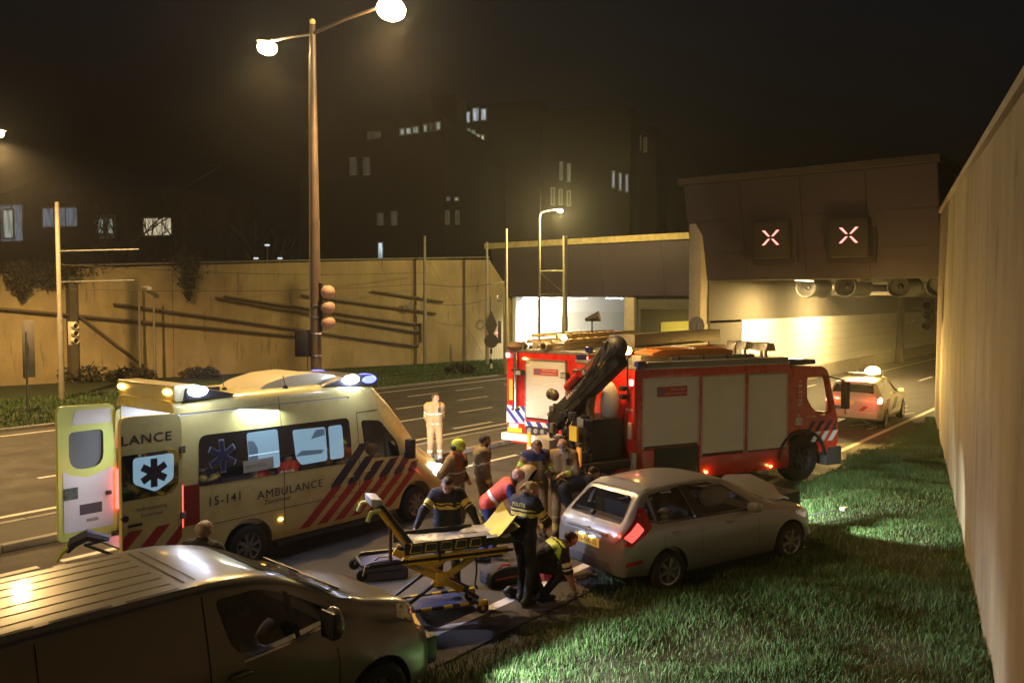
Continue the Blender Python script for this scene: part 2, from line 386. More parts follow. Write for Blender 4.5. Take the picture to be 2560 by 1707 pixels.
def grass(name, n, region, hmin, hmax, wid, mats_, label):
    """blades: one tapered, bent two-quad leaf each"""
    V, F_, MI = [], [], []
    P = region(n); N = len(P)
    ang = RNG.uniform(0, 2 * math.pi, N); h = RNG.uniform(hmin, hmax, N) * P[:, 3]; lean = RNG.uniform(.1, .75, N) * h; la = RNG.uniform(0, 2 * math.pi, N)
    wx, wy = np.cos(ang) * wid, np.sin(ang) * wid; lx, ly = np.cos(la) * lean, np.sin(la) * lean
    b0 = np.stack([P[:, 0] - wx, P[:, 1] - wy, P[:, 2]], 1); b1 = np.stack([P[:, 0] + wx, P[:, 1] + wy, P[:, 2]], 1)
    m0 = np.stack([P[:, 0] - wx * .7 + lx * .35, P[:, 1] - wy * .7 + ly * .35, P[:, 2] + h * .6], 1); m1 = np.stack([P[:, 0] + wx * .7 + lx * .35, P[:, 1] + wy * .7 + ly * .35, P[:, 2] + h * .6], 1)
    tp = np.stack([P[:, 0] + lx, P[:, 1] + ly, P[:, 2] + h], 1)
    V = np.stack([b0, b1, m0, m1, tp], 1).reshape(-1, 3); i = np.arange(N) * 5
    T = np.stack([np.stack([i, i + 1, i + 3], 1), np.stack([i, i + 3, i + 2], 1), np.stack([i + 2, i + 3, i + 4], 1)], 1).reshape(-1)
    me = bpy.data.meshes.new(name); me.vertices.add(len(V)); me.vertices.foreach_set('co', V.ravel().astype(np.float32))
    nf = len(T) // 3; me.loops.add(nf * 3); me.polygons.add(nf)
    me.loops.foreach_set('vertex_index', T.astype(np.int32)); me.polygons.foreach_set('loop_start', np.arange(nf, dtype=np.int32) * 3)
    for mm in mats_: me.materials.append(mm)
    me.polygons.foreach_set('material_index', np.repeat(np.where(RNG.random(N) < np.clip(.95 - P[:, 3], 0, .5) + .04, len(mats_) - 1, RNG.integers(0, len(mats_), N)), 3).astype(np.int32)); me.update(calc_edges=True)
    o = link(name, me); tag(o, label, 'grass', kind='stuff'); return o
GR = [mat('grass_a', (.045, .12, .02), .6), mat('grass_b', (.07, .16, .035), .6), mat('grass_c', (.10, .15, .05), .65), mat('grass_d', (.035, .085, .015), .6), mat('grass_dry', (.085, .10, .03), .7)]
def verge_pts(n):
    q = RNG.random((n, 3)); u = 4 + 28 * q[:, 0] ** 1.35
    wv = 1.32 + .229 * (u - 9.72); edge = 6.52 + .2 * np.sin(u * 2.3) * np.sin(u * .9 + 1) + .1 * np.sin(u * 6.1)
    v = wv + .02 + (edge - wv) * q[:, 1]
    dens = .55 + .45 * np.sin(u * 1.1 + 2 * np.sin(v * 1.3)) * np.sin(v * 1.7 + u * .4)
    far = np.clip((edge - v) / .5, .25, 1)
    keep = q[:, 2] < np.clip(dens, .25, 1) * far
    # crushed ruts where the car left the road
    rut = (np.abs(v - (6.5 - (u - 8.3) * .34)) < .32) & (u < 11.2) & (u > 7.6)
    keep &= ~(rut & (RNG.random(n) < .8))
    u, v = u[keep], v[keep]
    return np.stack([u, v, verge_z(u, v) - .01, .6 + .55 * np.clip(dens[keep], 0, 1)], 1)
grass('verge_grass', 420000, verge_pts, .05, .145, .0048, GR, 'green grass growing on the verge beside the concrete wall')
def lawn_pts(n):
    q = RNG.random((n, 2)); u = 5 + 41 * q[:, 0]; v = 29.1 + (8.5) * q[:, 1]
    return np.stack([u, v, np.full(n, .03), RNG.uniform(.5, 1, n)], 1)
grass('lawn_grass', 40000, lawn_pts, .08, .2, .016, GR[2:4], 'short dull grass growing between the tram rails')
# ================================================================ right-hand concrete wall
CONCW = mat('streaked_concrete', (.215, .175, .125), .88, noise=.1, nscale=1.6, bump=.08, bscale=14, stretch=(1.6, 1.6, .16))
layered(CONCW, (.225, .18, .128), [((1.4, 1.4, .10), .82, 1.12, .35, .65), ((7, 7, .5), .93, 1.05, .35, .65), ((.35, .35, .35), .75, 1.15, .35, .65), ((2.2, 2.2, .5), 1, .55, .60, .70), ((30, 30, 30), .88, 1.1, .3, .7)])
rw = thing('retaining_wall', 'tall streaked concrete retaining wall rising beside the grass verge', 'wall')
b = MB(); N = 16
us = np.linspace(1.5, 32.4, N + 1); pr = []
def wtop(u): return 6.03 + .047 * (u - 9.72) * 1.026
for i in range(N):
    a, c = us[i], us[i + 1]
    pts = [(a, wall_v(a)), (c, wall_v(c)), (c, wall_v(c) - .6), (a, wall_v(a) - .6)]
    v8 = [(p[0], p[1], -.2) for p in pts] + [(p[0], p[1], wtop(p[0])) for p in pts]
    b.add(v8, [(0, 1, 5, 4), (2, 3, 7, 6), (4, 5, 6, 7)] + ([(0, 4, 7, 3)] if i == 0 else []) + ([(1, 2, 6, 5)] if i == N - 1 else []))
b.build('wall', CONCW, rw)
b = MB(); b.bar((1.5, wall_v(1.5) - .3, wtop(1.5) + .06), (32.4, wall_v(32.4) - .3, wtop(32.4) + .06), .72, .12); b.build('coping', CONC, rw, bevel=.02)
# ================================================================ main tunnel portal (right tube)
CLAD = mat('brown_purple_cladding', (.048, .034, .045), .55, noise=.12, nscale=.8, metal=.1)
DARKC = mat('dark_concrete', (.085, .075, .055), .9, noise=.25, nscale=1.2, bump=.2)  # dark brownish concrete, tone varied at random
CREAM = mat('cream_concrete', (.48, .41, .30), .8, noise=.2, nscale=2.5, bump=.2)
PANEL = mat('white_wall_panel', (.68, .66, .56), .4, noise=.05, nscale=3)
def leaning(name_, u0, z0, u1, z1, va, vb, ncol, rows, parent, m_, gap=.018):
    L = math.hypot(u1 - u0, z1 - z0); ru = [(0, rows[0])] + [(rows[i], rows[i + 1]) for i in range(len(rows) - 1)] + [(rows[-1], 1.)]
    for r0, r1 in ru:
        for c in range(ncol):
            y0, y1 = va + (vb - va) * c / ncol, va + (vb - va) * (c + 1) / ncol
            f0, f1 = r0 + gap / L / 2, r1 - gap / L / 2
            pt = lambda t, y, off: (u0 + (u1 - u0) * t - off, y, z0 + (z1 - z0) * t)
            bb = MB(); A = [pt(f0, y0 + gap / 2, .03), pt(f0, y1 - gap / 2, .03), pt(f1, y1 - gap / 2, .03), pt(f1, y0 + gap / 2, .03)]
            B = [pt(f0, y0 + gap / 2, 0), pt(f0, y1 - gap / 2, 0), pt(f1, y1 - gap / 2, 0), pt(f1, y0 + gap / 2, 0)]
            bb.add(A + B, [(0, 1, 2, 3), (0, 4, 5, 1), (1, 5, 6, 2), (2, 6, 7, 3), (3, 7, 4, 0)]); bb.build(name_, m_, parent)
mp = thing('tunnel_portal', 'dark leaning metal-clad portal over the open tunnel mouth carrying two red crosses', 'portal')
b = MB(); b.prism([(32.0, 4.95), (33.6, 4.95), (33.6, 8.7), (30.98, 8.85)], 'y', 6.3, 15.62); b.build('portal_beam', mat('dark_backing', (.04, .034, .032), .8), mp)
leaning('cladding_panel', 31.98, 4.97, 30.98, 8.72, 6.32, 15.6, 4, (.28, .62), mp, CLAD)
b = MB(); b.prism([(30.7, 8.74), (34, 8.74), (34, 8.98), (30.7, 8.98)], 'y', 6.2, 15.75); b.build('coping', mat('dark_coping', (.09, .07, .055), .85, noise=.2), mp)
b = MB(); b.prism([(15.0, -.1), (15.52, -.1), (15.52, 7.3), (15.28, 7.3), (15.0, 6.75)], 'x', 31.35, 46.6); b.build('partition_wall', CREAM, mp, bevel=.02)
# tube: walls, ceiling, end
b = MB(); b.box((76, 14.9, .33), (88, .2, .72)); b.build('base_barrier', CONC, mp)
b = MB(); b.box((76, 15.0, 4.15), (88, .12, 1.9)); b.box((33.7, 15.0, 1.9), (3.2, .12, 2.8)); b.build('upper_wall', DARKC, mp)
b = MB(); b.box((76, 6.2, 2.55), (88, .4, 5.2)); b.build('far_side_wall', PANEL, mp)
b = MB(); b.box((76.3, 10.7, 5.2), (86, 9.6, .2)); b.build('ceiling', DARKC, mp)
b = MB(); b.box((119.5, 10.7, 2.5), (.4, 9, 5.2)); b.build('end_wall', DARKC, mp)
cols = (35.3, 39.2, 57.2, 75, 93, 118)
for i in range(5):
    for r in range(6):
        z0, z1 = .70 + r * .43, .70 + (r + 1) * .43
        bb = MB(); bb.box(((cols[i] + cols[i + 1]) / 2, 14.93, (z0 + z1) / 2), (cols[i + 1] - cols[i] - .05, .05, .418)); bb.build('wall_panel', PANEL, mp)
b = MB(); b.box((62, 10.7, 4.98), (50, .5, .1)); b.build('cable_tray', STEEL, mp)
LUM = glow('tunnel_lamp', (1.0, .80, .42), 12.)
for i, u in enumerate((36.5, 44, 52, 62, 74, 90)):
    t = thing('tunnel_luminaire', 'long lamp fitting glowing on the tunnel ceiling above the police car', 'lamp', (u, 12.6, 5.1), group='lamps on the tunnel ceiling')
    bb = MB(); bb.box((0, 0, -.05), (1.8, .3, .1)); bb.build('housing', STEEL, t)
    bb = MB(); bb.box((0, 0, -.11), (1.7, .22, .03)); bb.build('diffuser', LUM, t)
    lamp('AREA', 'tunnel_lamp_light', (u, 12.6, 4.94), 1900, (1.0, .70, .28), target=(u, 12.6, 0), size=(1.7, .25))
for k, (px, py) in enumerate(((2014, 716), (2112, 716), (2246, 718), (2344, 718))):
    p = on_u(px, py, 36.5 if k % 2 else 38)
    t = thing('jet_fan', 'round dark ventilation fan hanging under the tunnel ceiling', 'fan', (p[0], p[1], 4.72), group='jet fans under the tunnel ceiling')
    bb = MB(); bb.lathe([(.40, 0), (.44, -.03), (.47, .05), (.47, .3), (.42, .35), (.42, 2.2), (.47, 2.25), (.47, 2.5), (.44, 2.55), (.40, 2.5), (.39, .1), (.40, 0)], (0, 0, 0), (1, 0, 0), 24); bb.build('casing', mat('dark_fan_casing', (.05, .048, .042), .6, .3), t, smooth=True)
    bb = MB(); bb.cyl((.4, 0, 0), (.46, 0, 0), .395, n=24); bb.ball((.38, 0, 0), .13); bb.build('rotor_grille', BLACK, t)
    bb = MB(); bb.box((.7, 0, .55), (.08, .5, .2)); bb.box((1.9, 0, .55), (.08, .5, .2)); bb.build('hanger', STEEL, t)
# lane signals with a red cross
for k, (px, py, s_) in enumerate(((1939, 600, 1.0), (2132, 594, 1.0))):
    p = on_plane(px, py, (31.98, 0, 4.95), (3.77, 0, 1.0)); tilt = math.atan2(1.0, 3.77)
    t = thing('lane_signal', 'dark lane signal with a red cross on the portal, %s' % ('above the fire engine cab' if k == 0 else 'beside the tall wall'), 'lane signal', (p[0] - .06, p[1], p[2]), group='lane signals on the portal')
    W = 1.0; bb = MB(); bb.prism(rpoly(rect(-W * .85, -W * .95, W * .85, W * .85), .14), 'x', -.06, .10); bb.build('back_plate', mat('signal_plate', (.03, .022, .018), .5), t, bevel=.015)
    bb = MB(); bb.prism(rect(-.66, -.72, .66, .66), 'x', -.45, -.05); bb.build('housing', mat('signal_face', (.05, .036, .022), .6), t, bevel=.03)
    RX = glow('red_cross_light', (1, .25, .22), 3.2)
    for a in (0, 1, 2, 3):
        sx, sz = (1, 1) if a == 0 else (-1, 1) if a == 1 else (1, -1) if a == 2 else (-1, -1)
        pl = [(sx * .03, .05 * sz + .06), (sx * .24, .29 * sz + .06), (sx * .35, .29 * sz + .06), (sx * .11, .05 * sz + .06)]
        bb = MB(); bb.prism([(y * .95, z * .95) for y, z in pl], 'x', -.458, -.452); bb.build('cross_arm', RX, t)
# ================================================================ left portal (tram and far carriageway)
lp = thing('tunnel_portal', 'lower brown metal-clad portal with the brightly lit tram tunnel', 'portal')
b = MB(); b.prism([(46, 4.4), (48, 4.4), (48, 7.7), (45.25, 7.8)], 'y', 15.4, 37.5); b.build('portal_beam', MATS['dark_backing'], lp)
leaning('cladding_panel', 45.98, 4.42, 45.25, 7.7, 15.5, 37.4, 5, (.55,), lp, CLAD)
b = MB(); b.prism([(44.9, 7.72), (48, 7.72), (48, 8.1), (44.9, 8.1)], 'y', 15.4, 37.8); b.build('parapet', mat('yellow_lit_concrete', (.42, .34, .14), .85, noise=.3, nscale=3), lp)  # parapet colour has the yellow light on it mixed in
b = MB(); b.box((46.7, 26.9, 2.15), (1.2, .7, 4.5)); b.build('pier', CREAM, lp, bevel=.02)
b = MB(); b.box((80, 26.4, 2.15), (67, .2, 4.5)); b.box((46.6, 21.4, 4.0), (.5, 10, .8)); b.build('tube_wall', DARKC, lp)
b = MB(); b.box((80, 21.5, 4.5), (67, 22, .18)); b.box((80, 32, 4.5), (67, 12, .18)); b.build('ceiling', DARKC, lp)
WH = mat('white_tile', (.8, .79, .74), .45, noise=.04)
b = MB(); b.box((70, 36.2, 2.2), (47.5, .3, 4.6)); b.build('tram_wall', WH, lp)
b = MB(); b.box((72, 31.6, 2.2), (.3, 9, 4.6)); b.build('tram_screen', WH, lp)
for i, (z0, z1) in enumerate(((.1, 1.2), (1.25, 1.7), (1.75, 3.2), (3.25, 3.9))):
    bb = MB(); bb.box((66, 36.0, (z0 + z1) / 2), (38, .06, z1 - z0)); bb.build('wall_band', WH if i % 2 else PANEL, lp)
YP = mat('yellow_lit_panel', (.62, .56, .2), .45, noise=.05)  # yellow lamplight is tinted into the panel colour
cy = (49.0, 53.3, 59, 68, 80)
for i in range(4):
    for r in range(6):
        bb = MB(); bb.box(((cy[i] + cy[i + 1]) / 2, 26.26, .62 + .385 * r), (cy[i + 1] - cy[i] - .06, .06, .375)); bb.build('wall_panel', YP, lp)
for i, (px, col, pw, L) in enumerate(((1335, (.82, .88, 1), 900, 1.2), (1372, (1, .86, .6), 420, .5), (1384, (1, .86, .6), 420, .5), (1440, (1, .86, .6), 420, .5), (1457, (1, .86, .6), 420, .5), (1536, (.82, .88, 1), 900, 1.2))):
    p = on_u(px, 747, 46.9)
    t = thing('tunnel_floodlight', ('long cool white lamp' if L > 1 else 'small warm lamp') + ' lit over the tram tunnel mouth', 'lamp', (46.9, p[1], 4.36), group=('white' if L > 1 else 'warm') + ' lamps over the tram tunnel')
    bb = MB(); bb.box((0, 0, -.02), (.22, L, .08)); bb.build('housing', STEEL, t)
    bb = MB(); bb.box((-.01, 0, -.08), (.2, L * .95, .06)); bb.build('lens', glow('flood_' + ('cool' if L > 1 else 'warm'), col, 40), t)
    lamp('AREA', 'tram_flood', (47.1, p[1], 4.2), pw, col, target=(51, p[1] + .6, 0), size=(.2, L))
lamp('AREA', 'tube_lamp', (52, 21.5, 4.2), 900, (1, .78, .22), target=(52, 21.5, 0), size=(2, .3))
lamp('AREA', 'tube_lamp', (60, 21.5, 4.2), 400, (1, .78, .22), target=(60, 21.5, 0), size=(2, .3))
# ================================================================ ambulance
def vsec(w, wt, zb, zt, rr):
    h = zt - zb
    return [(0, zb), (.85 * w, zb), (w - .015, zb + .05), (w, zb + .12 * h + .05), (w, zb + .45 * h), (wt + (w - wt) * .55, zb + .72 * h), (wt + .01, zt - rr), (wt - .08 * rr, zt - .5 * rr), (wt - .45 * rr, zt - .16 * rr), (wt - 1.2 * rr, zt - .03 * rr), (0, zt)]
AMBY = mat('ambulance_yellow', (.66, .58, .22), .32, coat=.5, noise=.06, nscale=3)
NAVY = mat('navy_film', (.012, .016, .06), .35)
REDF = mat('red_film', (.42, .02, .02), .35)
INK = mat('dark_lettering', (.02, .022, .045), .4)
SEAM = mat('panel_gap', (.02, .018, .015), .8)
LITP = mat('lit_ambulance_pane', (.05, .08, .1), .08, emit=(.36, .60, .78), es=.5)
am = thing('ambulance', 'yellow ambulance with red and blue stripes and open rear doors', 'ambulance', (6.45, 12.07, 0), ry=R(.5))
AB = Body([(0, vsec(.95, .80, .42, 2.64, .16)), (.08, vsec(.97, .83, .36, 2.70, .18)), (1.5, vsec(.975, .83, .34, 2.72, .18)), (3.2, vsec(.975, .83, .33, 2.72, .2)), (3.75, vsec(.97, .81, .33, 2.68, .24)), (4.1, vsec(.97, .77, .33, 2.47, .26)), (4.45, vsec(.965, .75, .33, 2.10, .2)), (4.8, vsec(.96, .75, .33, 1.68, .16)), (5.02, vsec(.95, .75, .33, 1.41, .14)), (5.25, vsec(.93, .74, .34, 1.25, .14)), (5.5, vsec(.88, .70, .36, 1.12, .14)), (5.68, vsec(.78, .6, .4, .99, .14)), (5.75, vsec(.6, .45, .46, .86, .1))], 4, 2)
cut = [MB().box((1.45, 0, 1.56), (3.5, 1.70, 1.86))]
for x in (1.09, 4.75):
    for s in (-1, 1): cut.append(MB().cyl((x, s * .62, .34), (x, s * 1.3, .34), .445, n=32))
me = boolean(AB.mesh('body'), cut, 'body'); me.materials.clear(); me.materials.append(AMBY); ab = link('body', me, am, True, 40)
# interior
b = MB(); x0, x1, y, z0, z1 = .03, 3.18, .842, .635, 2.48
b.quad((x0, -y, z0), (x1, -y, z0), (x1, y, z0), (x0, y, z0)); b.quad((x0, -y, z1), (x1, -y, z1), (x1, y, z1), (x0, y, z1)); b.quad((x0, -y, z0), (x1, -y, z0), (x1, -y, z1), (x0, -y, z1)); b.quad((x0, y, z0), (x1, y, z0), (x1, y, z1), (x0, y, z1)); b.quad((x1, -y, z0), (x1, y, z0), (x1, y, z1), (x1, -y, z1))
inn = b.build('interior', WHITE, am)
b = MB(); b.box((1.4, .62, 1.2), (2.4, .42, 1.1)); b.build('cabinet', mat('grey_cabinet', (.35, .4, .45), .4), inn, bevel=.02)
b = MB(); b.box((2.3, -.55, 1.0), (.5, .45, .1)); b.box((2.52, -.55, 1.35), (.1, .42, .7)); b.build('attendant_seat', mat('blue_vinyl', (.03, .05, .12), .5), inn, bevel=.03)
b = MB(); b.box((1.5, 0, 2.465), (2.4, .5, .02)); b.build('ceiling_light', glow('cabin_light', (.8, .92, 1), 14), inn)
lamp('AREA', 'cabin_light', (6.45 + 1.4, 12.07, 2.42), 120, (.82, .93, 1), target=(6.45 + 1.1, 12.07, 0), size=(2.2, .7))
# glazing and film on the camera side and the far side
band = rpoly([(.30, 2.15), (3.15, 2.13), (3.16, 1.36), (.24, 1.42)], [.14, .1, .05, .06])
for s in (-1, 1): gl = AB.side('side_window', band, GLASSD, am, s, .004, .2); bnd = gl if s == -1 else bnd if False else None
sw = [o for o in am.children if o.name.startswith('side_window')][0]
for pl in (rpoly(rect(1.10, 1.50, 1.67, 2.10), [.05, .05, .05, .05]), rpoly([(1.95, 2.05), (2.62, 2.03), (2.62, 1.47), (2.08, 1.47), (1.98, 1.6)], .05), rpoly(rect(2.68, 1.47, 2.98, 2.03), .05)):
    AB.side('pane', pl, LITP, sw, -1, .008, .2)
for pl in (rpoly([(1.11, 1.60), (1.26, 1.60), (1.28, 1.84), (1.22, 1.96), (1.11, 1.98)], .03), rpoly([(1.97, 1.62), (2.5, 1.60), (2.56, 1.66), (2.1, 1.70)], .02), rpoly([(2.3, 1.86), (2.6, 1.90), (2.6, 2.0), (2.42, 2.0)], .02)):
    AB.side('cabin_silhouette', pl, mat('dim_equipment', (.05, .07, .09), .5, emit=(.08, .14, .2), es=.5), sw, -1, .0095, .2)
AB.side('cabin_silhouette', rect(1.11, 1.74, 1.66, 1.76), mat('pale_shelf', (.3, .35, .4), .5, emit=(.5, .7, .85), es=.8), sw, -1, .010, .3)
def star(fn, c, r, m_, parent, name='star_of_life', w=.36):
    out = []
    for k in range(3):
        a = math.pi / 2 + k * math.pi / 3; d = np.array([math.cos(a), math.sin(a)]); n = np.array([-d[1], d[0]])
        P = [c + d * r + n * r * w / 2, c - d * r + n * r * w / 2, c - d * r - n * r * w / 2, c + d * r - n * r * w / 2]
        patch(name, [tuple(p) for p in P], m_, parent, lambda x, z, k=k: fn(x, z, .0006 * k), .3)
OUTL = mat('pale_outline', (.25, .27, .33), .4)
sd = lambda off: (lambda x, z, e=0: (x, -(AB.side_y(x, z) + off + e), z))
star(sd(.007), np.array([.66, 1.81]), .25, OUTL, sw); star(sd(.010), np.array([.66, 1.81]), .228, NAVY, sw, w=.33)
AB.side('window_sticker', rect(1.0, 1.50, 1.55, 1.68), mat('sticker', (.35, .33, .28), .5), sw, -1, .011, .3)
text('lettering', 'MAAK HET VERSCHIL', INK, sw, lambda x, y: (1.03 + x, -(AB.side_y(1.2, 1.6) + .016), 1.56 + y), .38, .07)
AB.side('cab_window', rpoly([(3.42, 2.06), (3.88, 2.01), (4.28, 1.58), (4.33, 1.31), (3.62, 1.38), (3.46, 1.50)], [.08, .1, .08, .05, .12, .12]), GLASSD, am, -1, .004, .2)
AB.side('cab_window', rpoly([(3.42, 2.06), (3.88, 2.01), (4.28, 1.58), (4.33, 1.31), (3.62, 1.38), (3.46, 1.50)], [.08, .1, .08, .05, .12, .12]), GLASSD, am, 1, .004, .2)
AB.side('window_divider', rect(3.93, 1.33, 3.96, 1.95), SEAM, am, -1, .008, .3)
AB.top('windscreen', rpoly([(3.98, -.60), (3.98, .60), (4.98, .70), (4.98, -.70)], .1), GLASSD, am, .006, .15)
for x, z0, z1 in ((1.75, .42, 2.6), (3.33, .6, 2.2)): AB.side('panel_gap', rect(x - .006, z0, x + .006, z1), SEAM, am, -1, .003, .2)
AB.side('panel_gap', rect(3.33, 2.19, 3.86, 2.205), SEAM, am, -1, .003, .2)
AB.side('panel_gap', rect(.35, .82, 4.3, .828), SEAM, am, -1, .003, .3)
# stripes: blue above, red below, stepping forward
for k in range(6):
    xm = 2.70 + .365 * k; s = 1.05
    top = min(1.68, 1.36 + .3 * (k < 1)) if k < 1 else 1.30 if k < 5 else 1.16
    if k == 1: top = 1.42
    P = [(xm, .98), (xm, 1.06), (xm + (top - 1.06) * s, top), (xm + (top - 1.06) * s + .19, top), (xm + .19, 1.06 + .0), (xm + .19, .98)]
    P = [(xm, .95), (xm, 1.04), (xm + (top - 1.04) * s, top), (xm + (top - .95) * s + .11, top), (xm + .02, .95)]
    P = [(min(p[0], 5.3), p[1]) for p in P]
    AB.side('blue_stripe', [(xm, .93), (xm, 1.05), (xm + (top - 1.05) * s, top), (xm + (top - 1.05) * s + .2, top), (xm + .2, 1.05), (xm + .2 - .0, .98)] if False else [(xm, .92), (xm, 1.04), (xm + (top - 1.04) * s, top), (xm + (top - 1.04) * s + .22, top), (xm + .22, 1.02)], NAVY, am, -1, .005, .15)
    x0 = xm + .02; zt_ = .99; zb_ = .42; q = 1.2
    P = [(x0, zt_ - .1 + .1), (x0 + .21, zt_ + .0), (x0 + .21 - (zt_ - zb_) * q, zb_), (x0 - (zt_ - zb_) * q, zb_)]
    AB.side('red_stripe', P, REDF, am, -1, .0065, .15)
sfn = lambda x0, z0: (lambda x, y: (x0 + x, -(AB.side_y(x0 + x, z0 + y) + .008), z0 + y))
text('lettering', '15-141', INK, am, sfn(.42, 1.10), .52, .19); text('lettering', 'AMBULANCE', INK, am, sfn(1.24, 1.05), 1.27, .185); text('lettering', 'Zoetermeer', INK, am, sfn(1.37, .95), .5, .1)
for x, z in ((1.67, .66), (3.36, .60)):
    b = MB(); b.ball((x, -.985, z), (.045, .02, .03), 10, 6); b.build('side_marker', AMBER, am, smooth=True)
for x, z in ((3.12, 1.12), (3.5, 1.16)):
    b = MB(); b.box((x, -.985, z), (.15, .03, .022)); b.build('door_handle', AMBY, am, bevel=.01)
b = MB(); b.box((2.9, -.93, .27), (2.6, .12, .07)); b.build('side_step', BLACK, am, bevel=.01)
for s in (-1, 1):
    b = MB(); b.box((4.42, s * 1.13, 1.45), (.14, .16, .36)); b.box((4.46, s * 1.02, 1.33), (.06, .16, .06)); b.build('mirror', BLACK, am, bevel=.03)
    for x in (1.09, 4.75): wheel(am, x, s * .965, .345, .345, .22, .22, mat('white_steel_rim', (.22, .22, .22), .45, .6), RUBBER, 8, s, .05)
    b = MB(); b.prism([(5.28, .78), (5.60, .74), (5.52, .98), (5.2, 1.06)], 'y', s * .62, s * .91); b.build('headlight', glow('headlight_lit', (1, .93, .85), 10) if s == -1 else CHROME, am, bevel=.03)
    b = MB(); b.box((-.02, s * .905, 1.17), (.06, .13, .62)); b.build('tail_light', REDL, am, bevel=.015)
    AB.side('tail_light_side', rect(.02, .88, .26, 1.46), mat('red_reflector', (.3, .01, .01), .3), am, s, .006, .3)
b = MB(); b.box((5.72, 0, .62), (.1, 1.1, .3)); b.build('grille', BLACK, am, bevel=.02)
b = MB(); b.box((5.62, 0, .42), (.32, 1.75, .2)); b.build('front_bumper', mat('grey_bumper', (.06, .06, .06), .6), am, bevel=.05)
b = MB(); b.box((-.06, 0, .47), (.16, 1.75, .12)); b.build('rear_bumper', BLACK, am, bevel=.02)
# roof equipment
b = MB(); b.prism(rpoly([(-.02, 2.66), (.55, 2.70), (.62, 2.78), (.3, 2.90), (-.04, 2.90)], .05), 'y', -.82, .82); b.build('rear_light_bar', mat('pale_yellow_cap', (.62, .55, .3), .35, coat=.4), am, bevel=.03)
for s in (-1, 1):
    b = MB(); b.ball((-.04, s * .66, 2.80), (.05, .12, .05), 12, 8); b.build('amber_lamp', AMBER, am, smooth=True)
    b = MB(); b.prism([(.1, 2.66), (1.0, 2.70), (.6, 2.80), (.14, 2.86)], 'y', s * .60, s * .86); b.build('strobe_housing', BLACK, am, bevel=.03)
    b = MB(); b.ball((.32, s * .86, 2.80), (.16, .07, .075), 12, 8); b.build('strobe', glow('strobe_white', (.70, .76, 1), 90) if s == -1 else BLUED, am, smooth=True)
b = MB(); b.prism(rpoly([(1.55, 2.70), (1.75, 2.80), (2.2, 2.90), (2.7, 2.92), (3.1, 2.86), (3.35, 2.72)], .05), 'y', -.55, .55); b.build('air_conditioner', mat('cream_fairing', (.62, .56, .36), .35, coat=.4), am, bevel=.06, bseg=3)
b = MB(); b.prism(rpoly([(2.65, 2.70), (3.2, 2.83), (3.75, 2.84), (3.95, 2.72), (3.9, 2.62)], .05), 'y', -.80, .80); b.build('front_light_bar', mat('dark_light_bar', (.05, .05, .06), .35), am, bevel=.04)
for s in (-1, 1):
    b = MB(); b.ball((3.28, s * .82, 2.78), (.17, .08, .08), 12, 8); b.build('strobe', MATS['strobe_white'] if s == -1 else BLUED, am, smooth=True)
    b = MB(); b.ball((3.72, s * .66, 2.75), (.24, .2, .1), 16, 10); b.build('blue_beacon', mat('blue_beacon_lit', (.02, .03, .2), .2, emit=(.15, .18, 1), es=4), am, smooth=True)
for x, y in ((.9, .1), (1.15, -.25), (2.0, -.68)):
    b = MB(); b.cyl((x, y, 2.70), (x, y, 2.76), .05, .03, 10); b.cyl((x, y, 2.76), (x - .05, y, 2.92), .006, n=6); b.build('antenna', BLACK, am)
b = MB(); b.box((.75, -.45, 2.77), (.35, .09, .07)); b.build('roof_horn', BLACK, am, bevel=.02)
